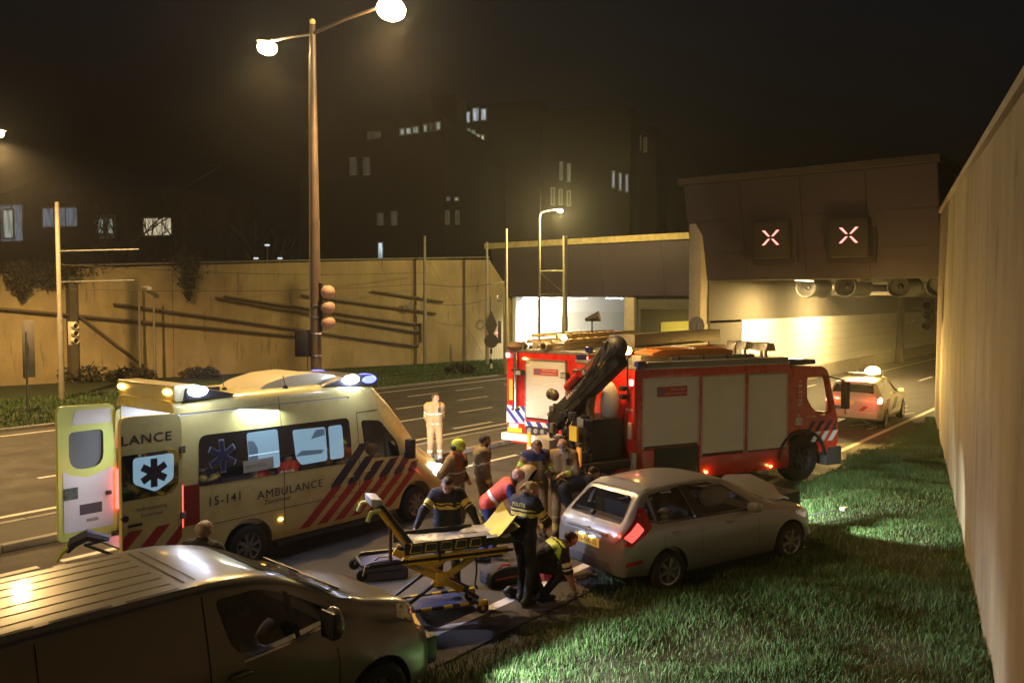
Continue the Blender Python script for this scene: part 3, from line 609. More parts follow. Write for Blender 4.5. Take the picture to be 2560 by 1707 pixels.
# rear doors, both swung out to point backwards
for s in (-1, 1):
    yo = s * .945; t_ = .075
    prof = rpoly([(-.90, .50), (-.015, .50), (-.015, 2.36), (-.06, 2.52), (-.90, 2.54)], [.06, .02, .05, .06, .1])
    ya, yb = (yo - t_ / 2, yo + t_ / 2)
    cutw = MB().prism(rpoly(rect(-.74, 1.56, -.22, 2.14), [.22, .22, .08, .08]), 'y', ya - .1, yb + .1)
    base = MB().prism(prof, 'y', ya, yb); bmsh = bpy.data.meshes.new('d'); bmsh.from_pydata(base.v, [], base.f)
    bm = bmesh.new(); bm.from_mesh(bmsh); bmesh.ops.recalc_face_normals(bm, faces=bm.faces); bm.to_mesh(bmsh); bm.free()
    if s == 1: dm = boolean(bmsh, [cutw], 'rear_door')
    else: dm = bmsh
    dm.materials.clear(); dm.materials.append(AMBY if s == -1 else mat('lime_door_frame', (.55, .62, .14), .4, coat=.3)); d = link('rear_door', dm, am, True, 40)
    fl = lambda off: (lambda x, z: (x, ya - off, z))
    if s == -1:
        patch('door_window', rpoly(rect(-.89, 1.40, -.07, 2.02), [.02, .2, .1, .02]), GLASSD, d, fl(.004), .4)
        patch('pane', rpoly([(-.74, 1.62), (-.42, 1.46), (-.15, 1.60), (-.14, 1.97), (-.74, 1.97)], .06), LITP, d, fl(.007), .4)
        star(lambda x, z, e=0: (x, ya - .010 - e, z), np.array([-.44, 1.73]), .2, NAVY, d, w=.5)
        text('lettering', 'LANCE', INK, d, lambda x, y: (-.89 + x, ya - .005, 2.16 + y), .72, .18)
        text('lettering', 'Ambulancezorg', INK, d, lambda x, y: (-.70 + x, ya - .005, 1.23 + y), .44, .07)
        text('lettering', 'Zoetermeer', INK, d, lambda x, y: (-.64 + x, ya - .005, 1.14 + y), .34, .07)
        for k in range(4):
            x0 = -1.22 + k * .40; P = [(x0, .55), (x0 + .2, .55), (x0 + .2 + .42, .55 + .42), (x0 + .42, .55 + .42)]
            P = [(min(max(p[0], -.89), -.03), p[1]) for p in P]
            zz = [.55 + max(0, -.89 - x0), .55 + max(0, -.89 - x0 - .2)]
            P = [q for q in [(max(x0, -.89), zz[0] if zz[0] < .97 else .97), (max(x0 + .2, -.89), zz[1]), (min(x0 + .62, -.03), .97 if x0 + .62 <= -.03 else .97 - (x0 + .62 + .03)), (min(x0 + .42, -.03), .97 if x0 + .42 <= -.03 else .97 - (x0 + .42 + .03))]]
            if k < 3: patch('red_chevron', P, REDF, d, fl(.005), .4)
        b = MB(); b.box((-.72, ya - .012, 1.05), (.2, .03, .035)); b.build('door_handle', BLACK, d, bevel=.008)
        b = MB(); b.cyl((-.86, ya + .02, 1.16), (-.86, ya - .03, 1.16), .045, n=12); b.build('door_stop', BLACK, d)
        for z in (1.05, 2.0):
            b = MB(); b.box((-.01, ya - .01, z), (.08, .04, .1)); b.build('hinge', STEEL, d, bevel=.008)
    else:
        DW = mat('white_door_liner', (.7, .72, .75), .4)
        patch('door_liner', rpoly([(-.83, .62), (-.08, .62), (-.08, 1.55), (-.2, 1.50), (-.48, 1.42), (-.76, 1.50), (-.83, 1.58)], .04), DW, d, fl(.006), .4)
        patch('door_liner', rpoly([(-.70, 2.24), (-.10, 2.24), (-.10, 2.46), (-.64, 2.46)], .03), DW, d, fl(.006), .4)
        patch('door_window', rpoly(rect(-.74, 1.56, -.22, 2.14), [.22, .22, .08, .08]), mat('grey_glass', (.10, .11, .12), .15), d, lambda x, z: (x, yo, z), .4)
        patch('net_pocket', rect(-.60, .86, -.26, 1.02), mat('dark_net', (.06, .05, .06), .6), d, fl(.010), .4)
        patch('info_sticker', rect(-.83, 1.12, -.62, 1.30), mat('checked_sticker', (.05, .09, .07), .5, noise=.9, nscale=25), d, fl(.010), .4)
        patch('label_plate', rect(-.50, .74, -.32, .79), STEEL, d, fl(.010), .4)
        b = MB(); b.box((-.16, ya - .02, 1.14), (.08, .05, .06)); b.build('latch', BLACK, d, bevel=.01)
b = MB(); b.tube([(-.02, -.55, .60), (-.55, -.55, .56), (-.78, -.50, .56), (-.80, .30, .56), (-.02, .30, .60)], .025); b.build('loading_tray', BLACK, am, smooth=True)
b = MB(); b.box((-.3, -.1, .60), (.7, .7, .03)); b.build('loading_plate', STEEL, am)
b = MB(); b.tube([(-.55, .1, .62), (-.8, .22, .72), (-.95, .35, .62), (-1.0, .42, .48)], [.06, .09, .08, .03]); b.build('strap_bundle', mat('dark_blue_webbing', (.03, .035, .07), .7), am, smooth=True)
b = MB(); b.tube([(-.9, .36, .62), (-1.08, .40, .50), (-1.14, .44, .36)], [.03, .035, .02]); b.build('strap', mat('lime_webbing', (.4, .5, .08), .6), am, smooth=True)
# what the ambulance's own lamps give
AU, AV = 6.45, 12.07
lamp('POINT', 'strobe_light', (AU + .32, AV - 1.35, 3.1), 30, (.66, .74, 1.0), .05)
lamp('SPOT', 'strobe_light', (AU + .32, AV - 1.0, 2.82), 1300, (.66, .70, 1.0), .05, (10.0, 6.6, .5), 62, .8)
lamp('POINT', 'strobe_light', (AU + 3.28, AV - 1.5, 3.15), 30, (.72, .80, 1.0), .05)
lamp('SPOT', 'headlight_beam', (AU + 5.85, AV - .75, .88), 500, (1, .93, .85), .05, (AU + 16, AV + .3, .45), 50, .8)
lamp('SPOT', 'headlight_beam', (AU + 5.85, AV + .75, .88), 1500, (1, .93, .85), .05, (AU + 14, AV + 4.2, .10), 75, .9)
lamp('POINT', 'tail_light_glow', (AU - .16, AV - .90, 1.15), 7, (1, .05, .04), .05)
# ================================================================ crashed silver hatchback
SILV = mat('silver_paint', (.30, .295, .285), .32, .55, coat=.7)
def csec(w, zbelt, wt, zb, zt):
    h = zt - zbelt
    return [(0, zb), (w * .82, zb), (w * .95, zb + .05), (w * .985, zb + .16), (w, (zb + zbelt) / 2 + .05), (w * .985, zbelt - .07), (w * .955, zbelt), (wt + (w * .955 - wt) * .45, zbelt + h * .55), (wt + .015, zt - .075 if h > .2 else zt - h * .3), (wt - .05, zt - .028 if h > .2 else zt - h * .12), (wt * .55, zt - .006), (0, zt)]
hc = R(-19.6)
ca = thing('crashed_car', 'silver hatchback with a buckled bonnet stranded half on the grass', 'car', (0, 0, 0), hc)
o_ = np.array([10.44, 5.42]); hv = np.array([math.cos(hc), math.sin(hc)]); lv = np.array([-hv[1], hv[0]])
oo = o_ - hv * .78 + lv * .84; ca.location = (oo[0], oo[1], .045); ca.rotation_euler = (R(-1.2), R(-.6), hc); ca.scale = (1, 1, .965)
CB = Body([(0, csec(.64, .66, .58, .34, .80)), (.05, csec(.77, .78, .69, .29, .93)), (.16, csec(.82, .90, .68, .30, 1.06)), (.36, csec(.85, .96, .625, .28, 1.28)), (.56, csec(.86, .97, .585, .26, 1.445)), (.95, csec(.862, .96, .575, .22, 1.495)), (1.5, csec(.862, .94, .58, .20, 1.51)), (2.05, csec(.862, .92, .57, .20, 1.46)), (2.45, csec(.86, .91, .565, .20, 1.32)), (2.85, csec(.86, .90, .62, .20, 1.10)), (3.08, csec(.855, .88, .68, .20, .985)), (3.5, csec(.845, .82, .68, .20, .91)), (3.82, csec(.78, .72, .60, .22, .79)), (3.97, csec(.62, .60, .46, .30, .66))], 4, 2)
IB = Body([(.42, csec(.78, .97, .5, .5, 1.1)), (.62, csec(.79, .97, .53, .45, 1.38)), (1.5, csec(.79, .94, .53, .42, 1.455)), (2.05, csec(.79, .92, .52, .42, 1.40)), (2.45, csec(.79, .91, .52, .42, 1.25)), (2.75, csec(.79, .90, .55, .42, 1.08)), (2.95, csec(.78, .88, .6, .5, .97))], 3, 1)
im = IB.mesh('i'); icut = MB(); icut.add([v.co for v in im.vertices], [tuple(p.vertices) for p in im.polygons])
WIN = [rpoly([(.40, 1.10), (.62, 1.03), (.62, 1.36), (.50, 1.27)], [.03, .02, .02, .05]), rpoly([(.66, 1.02), (1.38, .985), (1.24, 1.435), (.66, 1.385)], .03), rpoly([(1.46, .98), (2.62, .955), (2.45, 1.10), (2.05, 1.36), (1.75, 1.43), (1.33, 1.437)], .03)]
cut = [icut]
for pl in WIN:
    for s in (-1, 1): cut.append(MB().prism(pl, 'y', s * .45, s * 1.2))
cut.append(MB().prism(rpoly([(-.60, 1.02), (.60, 1.02), (.47, 1.36), (-.47, 1.36)], .06), 'x', -.3, .95))
cut.append(MB().prism(rpoly([(-.66, 1.01), (.66, 1.01), (.5, 1.37), (-.5, 1.37)], .06), 'x', 2.1, 3.3))
for x in (.78, 3.32):
    for s in (-1, 1): cut.append(MB().cyl((x, s * .55, .30), (x, s * 1.2, .30), .36, n=32))
me = boolean(CB.mesh('body'), cut, 'body'); me.materials.clear(); me.materials.append(SILV); cbody = link('body', me, ca, True, 38)
for pl in WIN:
    for s in (-1, 1): CB.side('side_window', pl, GLASS, ca, s, .002, .2)
for s in (-1, 1):
    CB.side('black_pillar', [(1.35, .985), (1.49, .982), (1.36, 1.44), (1.21, 1.44)], BLACK, ca, s, .003, .15)
    CB.side('black_pillar', [(.615, 1.03), (.665, 1.02), (.665, 1.39), (.615, 1.365)], BLACK, ca, s, .003, .15)
    CB.side('window_trim', [(.40, 1.085), (.66, 1.01), (2.66, .945), (2.66, .93), (.66, .995), (.40, 1.07)], BLACK, ca, s, .004, .15)
CB.top('rear_window', rpoly([(.155, -.60), (.155, .60), (.50, .50), (.50, -.50)], .08), GLASS, ca, .003, .15)
CB.top('windscreen', rpoly([(2.30, -.52), (2.30, .52), (2.96, .66), (2.96, -.66)], .08), GLASS, ca, .003, .15)
CB.top('roof_spoiler', [(.50, -.52), (.50, .52), (.70, .52), (.70, -.52)], SILV, ca, .018, .2)
DIN = mat('dark_upholstery', (.02, .02, .022), .8)
for x, y in ((1.75, -.36), (1.75, .36)):
    b = MB(); b.box((x, y, .62), (.5, .46, .2)); b.box((x - .28, y, .92), (.14, .44, .6)); b.box((x - .33, y, 1.28), (.09, .24, .2)); b.build('front_seat', DIN, ca, bevel=.05)
b = MB(); b.box((.95, 0, .62), (.45, 1.2, .18)); b.box((.68, 0, .9), (.14, 1.2, .55)); b.build('rear_seat', DIN, ca, bevel=.05)
b = MB(); b.box((2.6, 0, .82), (.4, 1.4, .26)); b.build('dashboard', DIN, ca, bevel=.05)
b = MB(); b.ball((2.05, -.48, 1.16), (.32, .10, .17), 14, 10); b.build('airbag', mat('airbag_cloth', (.62, .58, .48), .8, bump=.4, bscale=9), ca, smooth=True)
b = MB(); b.ball((1.2, -.3, 1.0), (.12, .06, .05), 10, 6); b.build('white_paper', WHITE, ca, smooth=True)
for s in (-1, 1):
    for x in (.78, 3.32): wheel(ca, x, s * .845, .30, .30, .2, .205, mat('silver_wheel_cover', (.32, .32, .31), .35, .6), RUBBER, 6, s, .03)
    P = [(.02, .74), (.16, .70), (.52, 1.13), (.50, 1.20), (.40, 1.18), (.06, .86)]
    tl = CB.side('tail_light', rpoly([(.02, .86), (.03, .77), (.14, .74), (.50, .98), (.47, 1.24), (.40, 1.24), (.28, 1.10)], .03), REDD, ca, s, .007, .08)
    CB.side('tail_lamp', rpoly([(.06, .87), (.14, .80), (.36, .96), (.30, 1.06)], .02), glow('soft_red_light', (1, .10, .08), 1.6), tl, s, .011, .1)
    CB.side('rear_reflector', rpoly([(.06, .46), (.30, .50), (.30, .55), (.06, .53)], .01), REDD, ca, s, .006, .1)
    b = MB(); b.box((2.42, s * .93, 1.0), (.15, .18, .13)); b.build('mirror', SILV, ca, bevel=.04)
    for x in (.92, 1.98): 
        b = MB(); b.ball((x, s * (CB.side_y(x, .84) + .012), .84), (.1, .018, .022), 12, 6); b.build('door_handle', SILV, ca, smooth=True)
    for pl in (rect(.70, .55, .706, .95), rect(1.41, .36, 1.416, .97), rect(2.60, .38, 2.606, .9)): CB.side('panel_gap', pl, SEAM, ca, s, .002, .15)
    CB.side('headlight', rpoly([(3.42, .74), (3.70, .62), (3.80, .72), (3.5, .86)], .03), CHROME, ca, s, .006, .1)
CB.side('panel_gap', rect(.9, .80, 3.0, .806), mat('crease_shade', (.2, .2, .2), .4, .6), ca, -1, .001, .2)  # shade of the body crease drawn as a flat darker line
b = MB(); b.prism(rpoly([(-.56, .33), (.56, .33), (.46, .47), (-.46, .47)], .05), 'x', -.012, .1); b.build('lower_bumper', mat('grey_plastic', (.05, .05, .05), .65), ca, bevel=.015)
b = MB(); b.box((.00, 0, .70), (.02, .54, .13)); pl_ = b.build('number_plate', mat('lit_yellow_plate', (.6, .38, .03), .5, emit=(1, .55, .12), es=.25), ca)  # glow in the plate stands in for lamplight on it
text('lettering', 'SG-NK-SS', INK, pl_, lambda x, y: (-.013, .22 - x, .665 + y), .44, .1)
for y in (-.12, .12):
    b = MB(); b.box((-.02, y, .775), (.03, .06, .015)); b.build('plate_lamp', glow('plate_lamp_lit', (1, .8, .5), 25), ca)
b = MB(); b.box((.0, 0, .86), (.05, .9, .04)); b.build('tailgate_trim', SILV, ca, bevel=.012)
b = MB(); b.ball((.02, 0, .87), (.02, .055, .03), 12, 6); b.build('badge', BLACK, ca, smooth=True)
b = MB(); b.bar((.18, .02, 1.09), (.15, .42, 1.10), .02, .03); b.ball((.14, .04, 1.07), .04); b.build('rear_wiper', BLACK, ca)
b = MB(); b.box((.70, 0, 1.462), (.03, .5, .02)); b.build('brake_light', REDD, ca)
# bonnet sprung up and folded
b = MB(); hp = [(3.04, -.62, .985), (3.45, -.62, .97), (3.86, -.46, .84), (3.04, 0, 1.01), (3.5, 0, 1.06), (3.95, 0, .98), (3.04, .62, .99), (3.5, .66, 1.12), (3.93, .52, 1.10)]
b.add(hp + [(x, y, z - .03) for x, y, z in hp], [(0, 1, 4, 3), (1, 2, 5, 4), (3, 4, 7, 6), (4, 5, 8, 7), (9, 12, 13, 10), (10, 13, 14, 11), (12, 15, 16, 13), (13, 16, 17, 14), (2, 11, 14, 5), (5, 14, 17, 8), (0, 9, 10, 1), (1, 10, 11, 2), (6, 7, 16, 15), (7, 8, 17, 16)]); b.build('bonnet', SILV, ca, smooth=True, ang=50)
b = MB(); b.box((3.7, 0, .86), (.4, 1.1, .25)); b.build('engine_bay', BLACK, ca)
b = MB(); b.prism(rpoly([(-.7, .26), (.7, .2), (.62, .52), (-.55, .56)], .06), 'x', 3.86, 4.0); b.build('front_bumper', SILV, ca, bevel=.03)
lamp('POINT', 'tail_light_glow', (*(oo + hv * -.12 - lv * .55), 1.0), 3, (1, .08, .05), .04)
# ================================================================ grey van in the foreground
VANP = mat('grey_van_paint', (.20, .19, .165), .3, .5, coat=.6)
hv_ = R(-6); vo = gp(955, 1745, .33)[:2]; hd = np.array([math.cos(hv_), math.sin(hv_)]); ld = np.array([-hd[1], hd[0]])
vo = vo - hd * 4.05 + ld * .95
va = thing('panel_van', 'dark grey panel van with a ribbed roof and windowless cargo side', 'van', (vo[0], vo[1], 0), hv_)
def vs2(w, wt, zb, zt, rr): return vsec(w, wt, zb, zt, rr)
VB = Body([(0, vs2(.88, .74, .40, 1.68, .12)), (.08, vs2(.92, .76, .34, 1.74, .12)), (1.2, vs2(.935, .77, .30, 1.78, .12)), (2.3, vs2(.935, .77, .28, 1.79, .12)), (2.75, vs2(.935, .76, .28, 1.77, .16)), (3.1, vs2(.935, .72, .28, 1.69, .18)), (3.45, vs2(.935, .68, .28, 1.53, .18)), (3.8, vs2(.945, .72, .28, 1.37, .16)), (4.0, vs2(.94, .74, .28, 1.25, .14)), (4.3, vs2(.92, .74, .28, 1.17, .16)), (4.6, vs2(.86, .68, .28, 1.07, .16)), (4.8, vs2(.74, .56, .3, .93, .14)), (4.9, vs2(.56, .42, .36, .80, .1))], 4, 2)
IV = Body([(2.35, vs2(.84, .68, .5, 1.71, .12)), (2.75, vs2(.84, .67, .5, 1.69, .16)), (3.1, vs2(.84, .63, .5, 1.61, .18)), (3.45, vs2(.84, .60, .5, 1.45, .16)), (3.75, vs2(.85, .64, .5, 1.32, .14)), (3.95, vs2(.84, .66, .5, 1.2, .12))], 3, 1)
im = IV.mesh('i'); icut = MB(); icut.add([v.co for v in im.vertices], [tuple(p.vertices) for p in im.polygons])
VW = rpoly([(2.47, 1.65), (2.88, 1.64), (3.28, 1.46), (3.62, 1.25), (3.60, 1.18), (2.70, 1.13), (2.56, 1.26)], [.06, .12, .1, .04, .04, .16, .1])
cut = [icut] + [MB().prism(VW, 'y', s * .5, s * 1.2) for s in (-1, 1)] + [MB().prism(rpoly([(-.72, 1.27), (.72, 1.27), (.56, 1.60), (-.56, 1.60)], .08), 'x', 2.9, 4.3)]
for x in (.78, 4.05):
    for s in (-1, 1): cut.append(MB().cyl((x, s * .6, .33), (x, s * 1.3, .33), .40, n=32))
me = boolean(VB.mesh('body'), cut, 'body'); me.materials.clear(); me.materials.append(VANP); link('body', me, va, True, 40)
VG = glass('van_glass', (.006, .008, .01), .72)
for s in (-1, 1):
    sw_ = VB.side('cab_window', VW, VG, va, s, .002, .15)
    VB.side('window_seal', rpoly([(2.66, 1.125), (3.62, 1.175), (3.62, 1.155), (2.66, 1.105)], .002), CHROME, va, s, .006, .2)
    VB.side('quarter_light_post', [(3.17, 1.16), (3.22, 1.16), (3.19, 1.52), (3.14, 1.55)], BLACK, va, s, .006, .2)
    for pl in (rect(2.36, .35, 2.372, 1.70), rect(3.58, .4, 3.592, 1.2), rect(1.12, .4, 1.13, 1.68)): VB.side('panel_gap', pl, SEAM, va, s, .003, .15)
    VB.side('crease_shade_line', rect(.3, .98, 2.3, .986), SEAM, va, s, .001, .3)  # dark strip paints the shade along the side crease
    b = MB(); b.ball((3.42, s * 1.10, 1.28), (.07, .13, .15), 12, 10); b.build('mirror', VANP, va, smooth=True)
    b = MB(); b.box((3.36, s * 1.10, 1.28), (.03, .2, .24)); b.bar((3.46, s * .95, 1.18), (3.44, s * 1.05, 1.22), .06, .05); b.build('mirror_arm', BLACK, va, bevel=.01)
    for x in (.78, 4.05): wheel(va, x, s * .93, .33, .33, .22, .21, mat('grey_wheel', (.12, .12, .12), .5, .5), RUBBER, 5, s, .03)
    VB.side('headlight', rpoly([(4.38, .98), (4.62, .86), (4.70, .92), (4.62, 1.03), (4.42, 1.09)], .03), mat('headlamp_glass', (.5, .5, .48), .08, .7, coat=.8), va, s, .008, .08)
    VB.side('indicator', rpoly([(4.60, .86), (4.70, .80), (4.74, .88), (4.66, .92)], .01), mat('orange_lens', (.6, .25, .03), .2, emit=(1, .5, .1), es=.5), va, s, .010, .08)
    b = MB(); b.ball((2.62, s * (VB.side_y(2.62, 1.0) + .012), 1.02), (.11, .02, .03), 12, 6); b.build('door_handle', VANP, va, smooth=True)
VB.top('windscreen', rpoly([(3.02, -.55), (3.02, .55), (3.92, .70), (3.92, -.70)], .08), VG, va, .003, .15)
VB.top('panel_gap', [(2.30, -.76), (2.30, .76), (2.318, .76), (2.318, -.76)], SEAM, va, .004, .2)
VB.top('panel_gap', [(2.40, -.74), (2.40, .74), (2.412, .74), (2.412, -.74)], SEAM, va, .004, .2)
VB.top('panel_gap', [(3.98, -.7), (3.98, .7), (4.0, .7), (4.0, -.7)], SEAM, va, .005, .2)
for y in (-.52, -.33, -.13, .13, .33, .52):
    for a, c in ((.15, 2.22),):
        b = MB(); n_ = 10; P = [(a + (c - a) * i / n_, y) for i in range(n_ + 1)]
        b.tube([(x, yy, VB.top_z(x, yy) - .008) for x, yy in P], .013, 6); b.build('roof_rib', VANP, va, smooth=True)
for y in (-.68, .68):
    for a, c in ((.15, .6), (.7, 1.15), (1.25, 1.7), (1.8, 2.22)): VB.top('roof_channel', [(a, y - .012), (a, y + .012), (c, y + .012), (c, y - .012)], SEAM, va, .004, .2)
b = MB(); b.box((3.0, 0, .7), (.5, 1.5, .2)); b.box((2.65, 0, 1.1), (.15, 1.5, .8)); b.build('seat', DIN, va, bevel=.05)
b = MB(); b.box((3.75, 0, 1.0), (.3, 1.6, .25)); b.build('dashboard', DIN, va, bevel=.05)
b = MB(); b.lathe([(.17, -.012), (.185, 0), (.17, .012), (.155, 0), (.17, -.012)], (3.45, .42, 1.12), (-.8, 0, .5), 20); b.build('steering_wheel', BLACK, va, smooth=True)
b = MB(); b.box((4.83, 0, .5), (.2, 1.5, .3)); b.build('front_bumper', BLACK, va, bevel=.05)
for y in (-.35, .35):
    b = MB(); b.bar((3.98, y, 1.27), (3.80, y + .45, 1.37), .02, .02); b.build('wiper', BLACK, va)
q = Vector((vo[0], vo[1], 0)) + Matrix.Rotation(hv_, 3, 'Z') @ Vector((4.85, -.62, .86))
lamp('SPOT', 'headlight_beam', tuple(q), 1300, (.86, .97, .92), .05, (7.9, 4.5, 0), 62, .7)
# the stranded car's headlights still shine into the grass
cm4 = Matrix.Translation(ca.location) @ ca.rotation_euler.to_matrix().to_4x4()
for s, ty, pw in ((-1, -2.0, 800), (1, 1.1, 1700)):
    lamp('SPOT', 'headlight_beam', tuple(cm4 @ Vector((4.06, s * .55, .62))), pw, (.86, 1.0, .92), .04, tuple(cm4 @ Vector((8.5, s * .55 + ty * .6, .05))), 46, .55)
# ================================================================ fire engine with the rear crane
FRED = mat('fire_red', (.50, .022, .014), .3, coat=.6, noise=.06, nscale=3)
FORANGE = mat('cab_red', (.52, .035, .012), .3, coat=.6, noise=.05)
SHUT = None
def shutter_mat():
    if 'shutter' in MATS: return MATS['shutter']
    m = mat('shutter', (.72, .72, .69), .45, .15, noise=.05, nscale=2); n = m.node_tree.nodes; L = m.node_tree.links
    return m
ALU = mat('aluminium', (.42, .41, .38), .4, .8, noise=.15, nscale=12)
GREYR = mat('grey_light_strip', (.22, .22, .22), .5)
def shutter(parent, fn, a0, a1, z0, z1, name='roller_shutter'):
    """slatted roller shutter; fn(a, z, out) -> point"""
    b = MB(); n = int((z1 - z0) / .036); m_ = 5; V = []
    for i in range(n):
        za = z0 + (z1 - z0) * i / n; zb = z0 + (z1 - z0) * (i + 1) / n
        for z, o in ((za, .0), (za + (zb - za) * .2, .010), (za + (zb - za) * .8, .010), (zb, .0)): V.append((z, o))
    vs = [fn(a0, z, o) for z, o in V] + [fn(a1, z, o) for z, o in V]; k = len(V)
    b.add(vs, [(i, i + 1, k + i + 1, k + i) for i in range(k - 1)]); s = b.build(name, shutter_mat(), parent)
    b = MB(); w = .035
    for q in ((a0 - w, a0, z0 - .03, z1 + w), (a1, a1 + w, z0 - .03, z1 + w), (a0 - w, a1 + w, z1, z1 + w)):
        P = [fn(q[0], q[2], -.01), fn(q[1], q[2], -.01), fn(q[1], q[3], -.01), fn(q[0], q[3], -.01), fn(q[0], q[2], .02), fn(q[1], q[2], .02), fn(q[1], q[3], .02), fn(q[0], q[3], .02)]
        b.add(P, [(4, 5, 6, 7), (0, 1, 5, 4), (1, 2, 6, 5), (2, 3, 7, 6), (3, 0, 4, 7)])
    b.build('shutter_frame', ALU, s)
    b = MB(); P = [fn(a0, z0 - .005, .014), fn(a1, z0 - .005, .014), fn(a1, z0 + .03, .014), fn(a0, z0 + .03, .014)]; b.add(P + [fn(a0, z0 - .005, 0), fn(a1, z0 - .005, 0), fn(a1, z0 + .03, 0), fn(a0, z0 + .03, 0)], [(0, 1, 2, 3), (0, 4, 5, 1), (3, 2, 6, 7)]); b.build('lift_bar', BLACK, s)
    return s
def banner(parent, fn, a0, a1, z0, z1):
    P = [fn(a0, z0, .014), fn(a1, z0, .014), fn(a1, z1, .014), fn(a0, z1, .014)]; b = MB(); b.quad(*P); k = b.build('notice', mat('red_banner', (.42, .05, .05), .5), parent)
    return k
TH1 = R(-26.1); h1 = np.array([math.cos(TH1), math.sin(TH1), 0]); l1 = np.array([-h1[1], h1[0], 0])
T1O = np.array([15.87, 8.12, 0]) - h1 * 1.0 + l1 * 1.22
t1 = thing('fire_engine', 'red fire engine with a folded black loading crane on its rear', 'fire engine', tuple(T1O), TH1)
def loc1(px, py, xl):
    p = on_plane(px, py, T1O + h1 * xl, h1) - T1O; return (xl, float(p @ l1), float(p[2]))
b = MB(); b.box((2.05, 0, 1.62), (4.1, 2.36, 2.2)); b.box((2.05, 0, .62), (4.06, 2.1, .4)); bd = b.build('body', FRED, t1, bevel=.03)
W = 1.225
b = MB()
for x0, x1, z0, z1 in ((0, 4.12, 2.53, 2.74), (0, .16, .5, 2.55), (1.60, 1.66, .8, 2.55), (2.85, 2.92, .8, 2.55), (4.08, 4.14, .4, 2.55)):
    b.box(((x0 + x1) / 2, -W + .03, (z0 + z1) / 2), (x1 - x0, .06, z1 - z0)); b.box(((x0 + x1) / 2, W - .03, (z0 + z1) / 2), (x1 - x0, .06, z1 - z0))
b.build('side_frame', FRED, t1, bevel=.006)
f1 = lambda a, z, o: (a, -W + .022 - o, z)
for a0, a1, z0, z1 in ((.19, 1.57, 1.09, 2.52), (1.70, 2.82, .83, 2.50), (2.96, 4.05, .80, 2.48)):
    s = shutter(t1, f1, a0, a1, z0, z1)
    if a0 < .5:
        k = banner(s, f1, .52, 1.29, 2.13, 2.34)
        text('lettering', 'Wil jij ons volgen?', mat('banner_white', (.8, .75, .72), .5), k, lambda x, y: (.86 + x, -W + .004, 2.26 + y), .38, .07)
        text('lettering', 'www.brandweer.nl', MATS['banner_white'], k, lambda x, y: (.72 + x, -W + .004, 2.18 + y), .54, .05)
        b = MB(); b.quad((.56, -W + .005, 2.16), (.68, -W + .005, 2.16), (.68, -W + .005, 2.31), (.56, -W + .005, 2.31)); b.build('emblem', mat('emblem_blue', (.15, .15, .3), .5), k)
for x0, x1, z0, z1 in ((1.62, 4.1, .36, .80), (.0, .46, .42, 1.04)):
    b = MB(); b.box(((x0 + x1) / 2, -W + .05, (z0 + z1) / 2), (x1 - x0, .1, z1 - z0)); b.build('locker_panel', FRED, t1, bevel=.01)
b = MB(); b.box((1.03, -W + .25, .72), (1.12, .5, .66)); b.build('wheel_arch', BLACK, t1)
b = MB(); b.box((-.02, -W + .05, .7), (.12, .1, .62)); b.build('corner_post', ALU, t1, bevel=.01)
b = MB(); b.box((2.15, -W + .02, 2.80), (3.8, .12, .13)); b.build('scene_light_strip', GREYR, t1, bevel=.02)
b = MB(); b.box((2.05, 0, 2.74), (4.14, 2.46, .06)); b.build('roof_deck', ALU, t1, bevel=.01)
for y in (-W + .04, W - .04):
    b = MB(); b.box((.12, y, 2.80), (.22, .16, .17)); b.build('corner_beacon', BLUED, t1, bevel=.03)
b = MB(); b.box((.9, -.55, 2.86), (.9, .35, .2)); b.build('roof_locker', mat('checker_plate', (.5, .47, .38), .35, .8, bump=1., bscale=60), t1, bevel=.01)
b = MB(); b.box((2.3, -.78, 2.86), (2.3, .12, .14)); b.build('roof_rail', GREYR, t1, bevel=.02)
for x in (1.35, 2.0, 2.65, 3.3):
    b = MB(); b.cyl((x, -.85, 2.76), (x, -.85, 2.93), .02, n=6); b.build('rail_post', BLACK, t1)
b = MB(); b.prism(rpoly([(.75, 2.93), (2.9, 2.93), (2.9, 3.02), (2.6, 3.08), (1.0, 3.08), (.72, 3.0)], .05), 'y', -.75, -.05); ob = b.build('rescue_board', mat('orange_plastic', (.5, .2, .04), .45, noise=.1), t1, bevel=.05, bseg=3)
for y in (-.6, -.4, -.2):
    b = MB(); b.box((1.8, y, 3.085), (1.7, .05, .02)); b.build('moulded_rib', MATS['orange_plastic'], ob)
b = MB(); b.box((1.8, -.4, 3.09), (.06, .8, .03)); b.build('strap', WHITE, ob)
# cab
prof = [(4.14, .62), (4.14, 2.62), (5.15, 2.62), (5.32, 2.50), (5.62, 1.45), (5.66, 1.2), (5.66, .78), (5.45, .62)]
base = MB().prism(rpoly(prof, [.02, .04, .12, .12, .1, .1, .05, .02]), 'y', -1.2, 1.2); cm_ = bpy.data.meshes.new('cab'); cm_.from_pydata(base.v, [], base.f)
bm = bmesh.new(); bm.from_mesh(cm_); bmesh.ops.recalc_face_normals(bm, faces=bm.faces); bm.to_mesh(cm_); bm.free()
CW = rpoly([(4.68, 2.38), (5.26, 2.36), (5.46, 1.56), (5.3, 1.48), (5.05, 1.50), (4.80, 1.72), (4.68, 1.90)], [.06, .06, .08, .06, .12, .12, .06])
cut = [MB().box((4.9, 0, 1.85), (1.2, 2.2, 1.3)), MB().prism(CW, 'y', -1.5, 1.5), MB().prism(rpoly(rect(-1.02, 1.5, 1.02, 2.42), .1), 'x', 5.2, 5.9), MB().cyl((4.52, -1.5, .52), (4.52, 1.5, .52), .66, n=32)]
me = boolean(cm_, cut, 'cab'); me.materials.clear(); me.materials.append(FORANGE); link('cab', me, t1, True, 30)
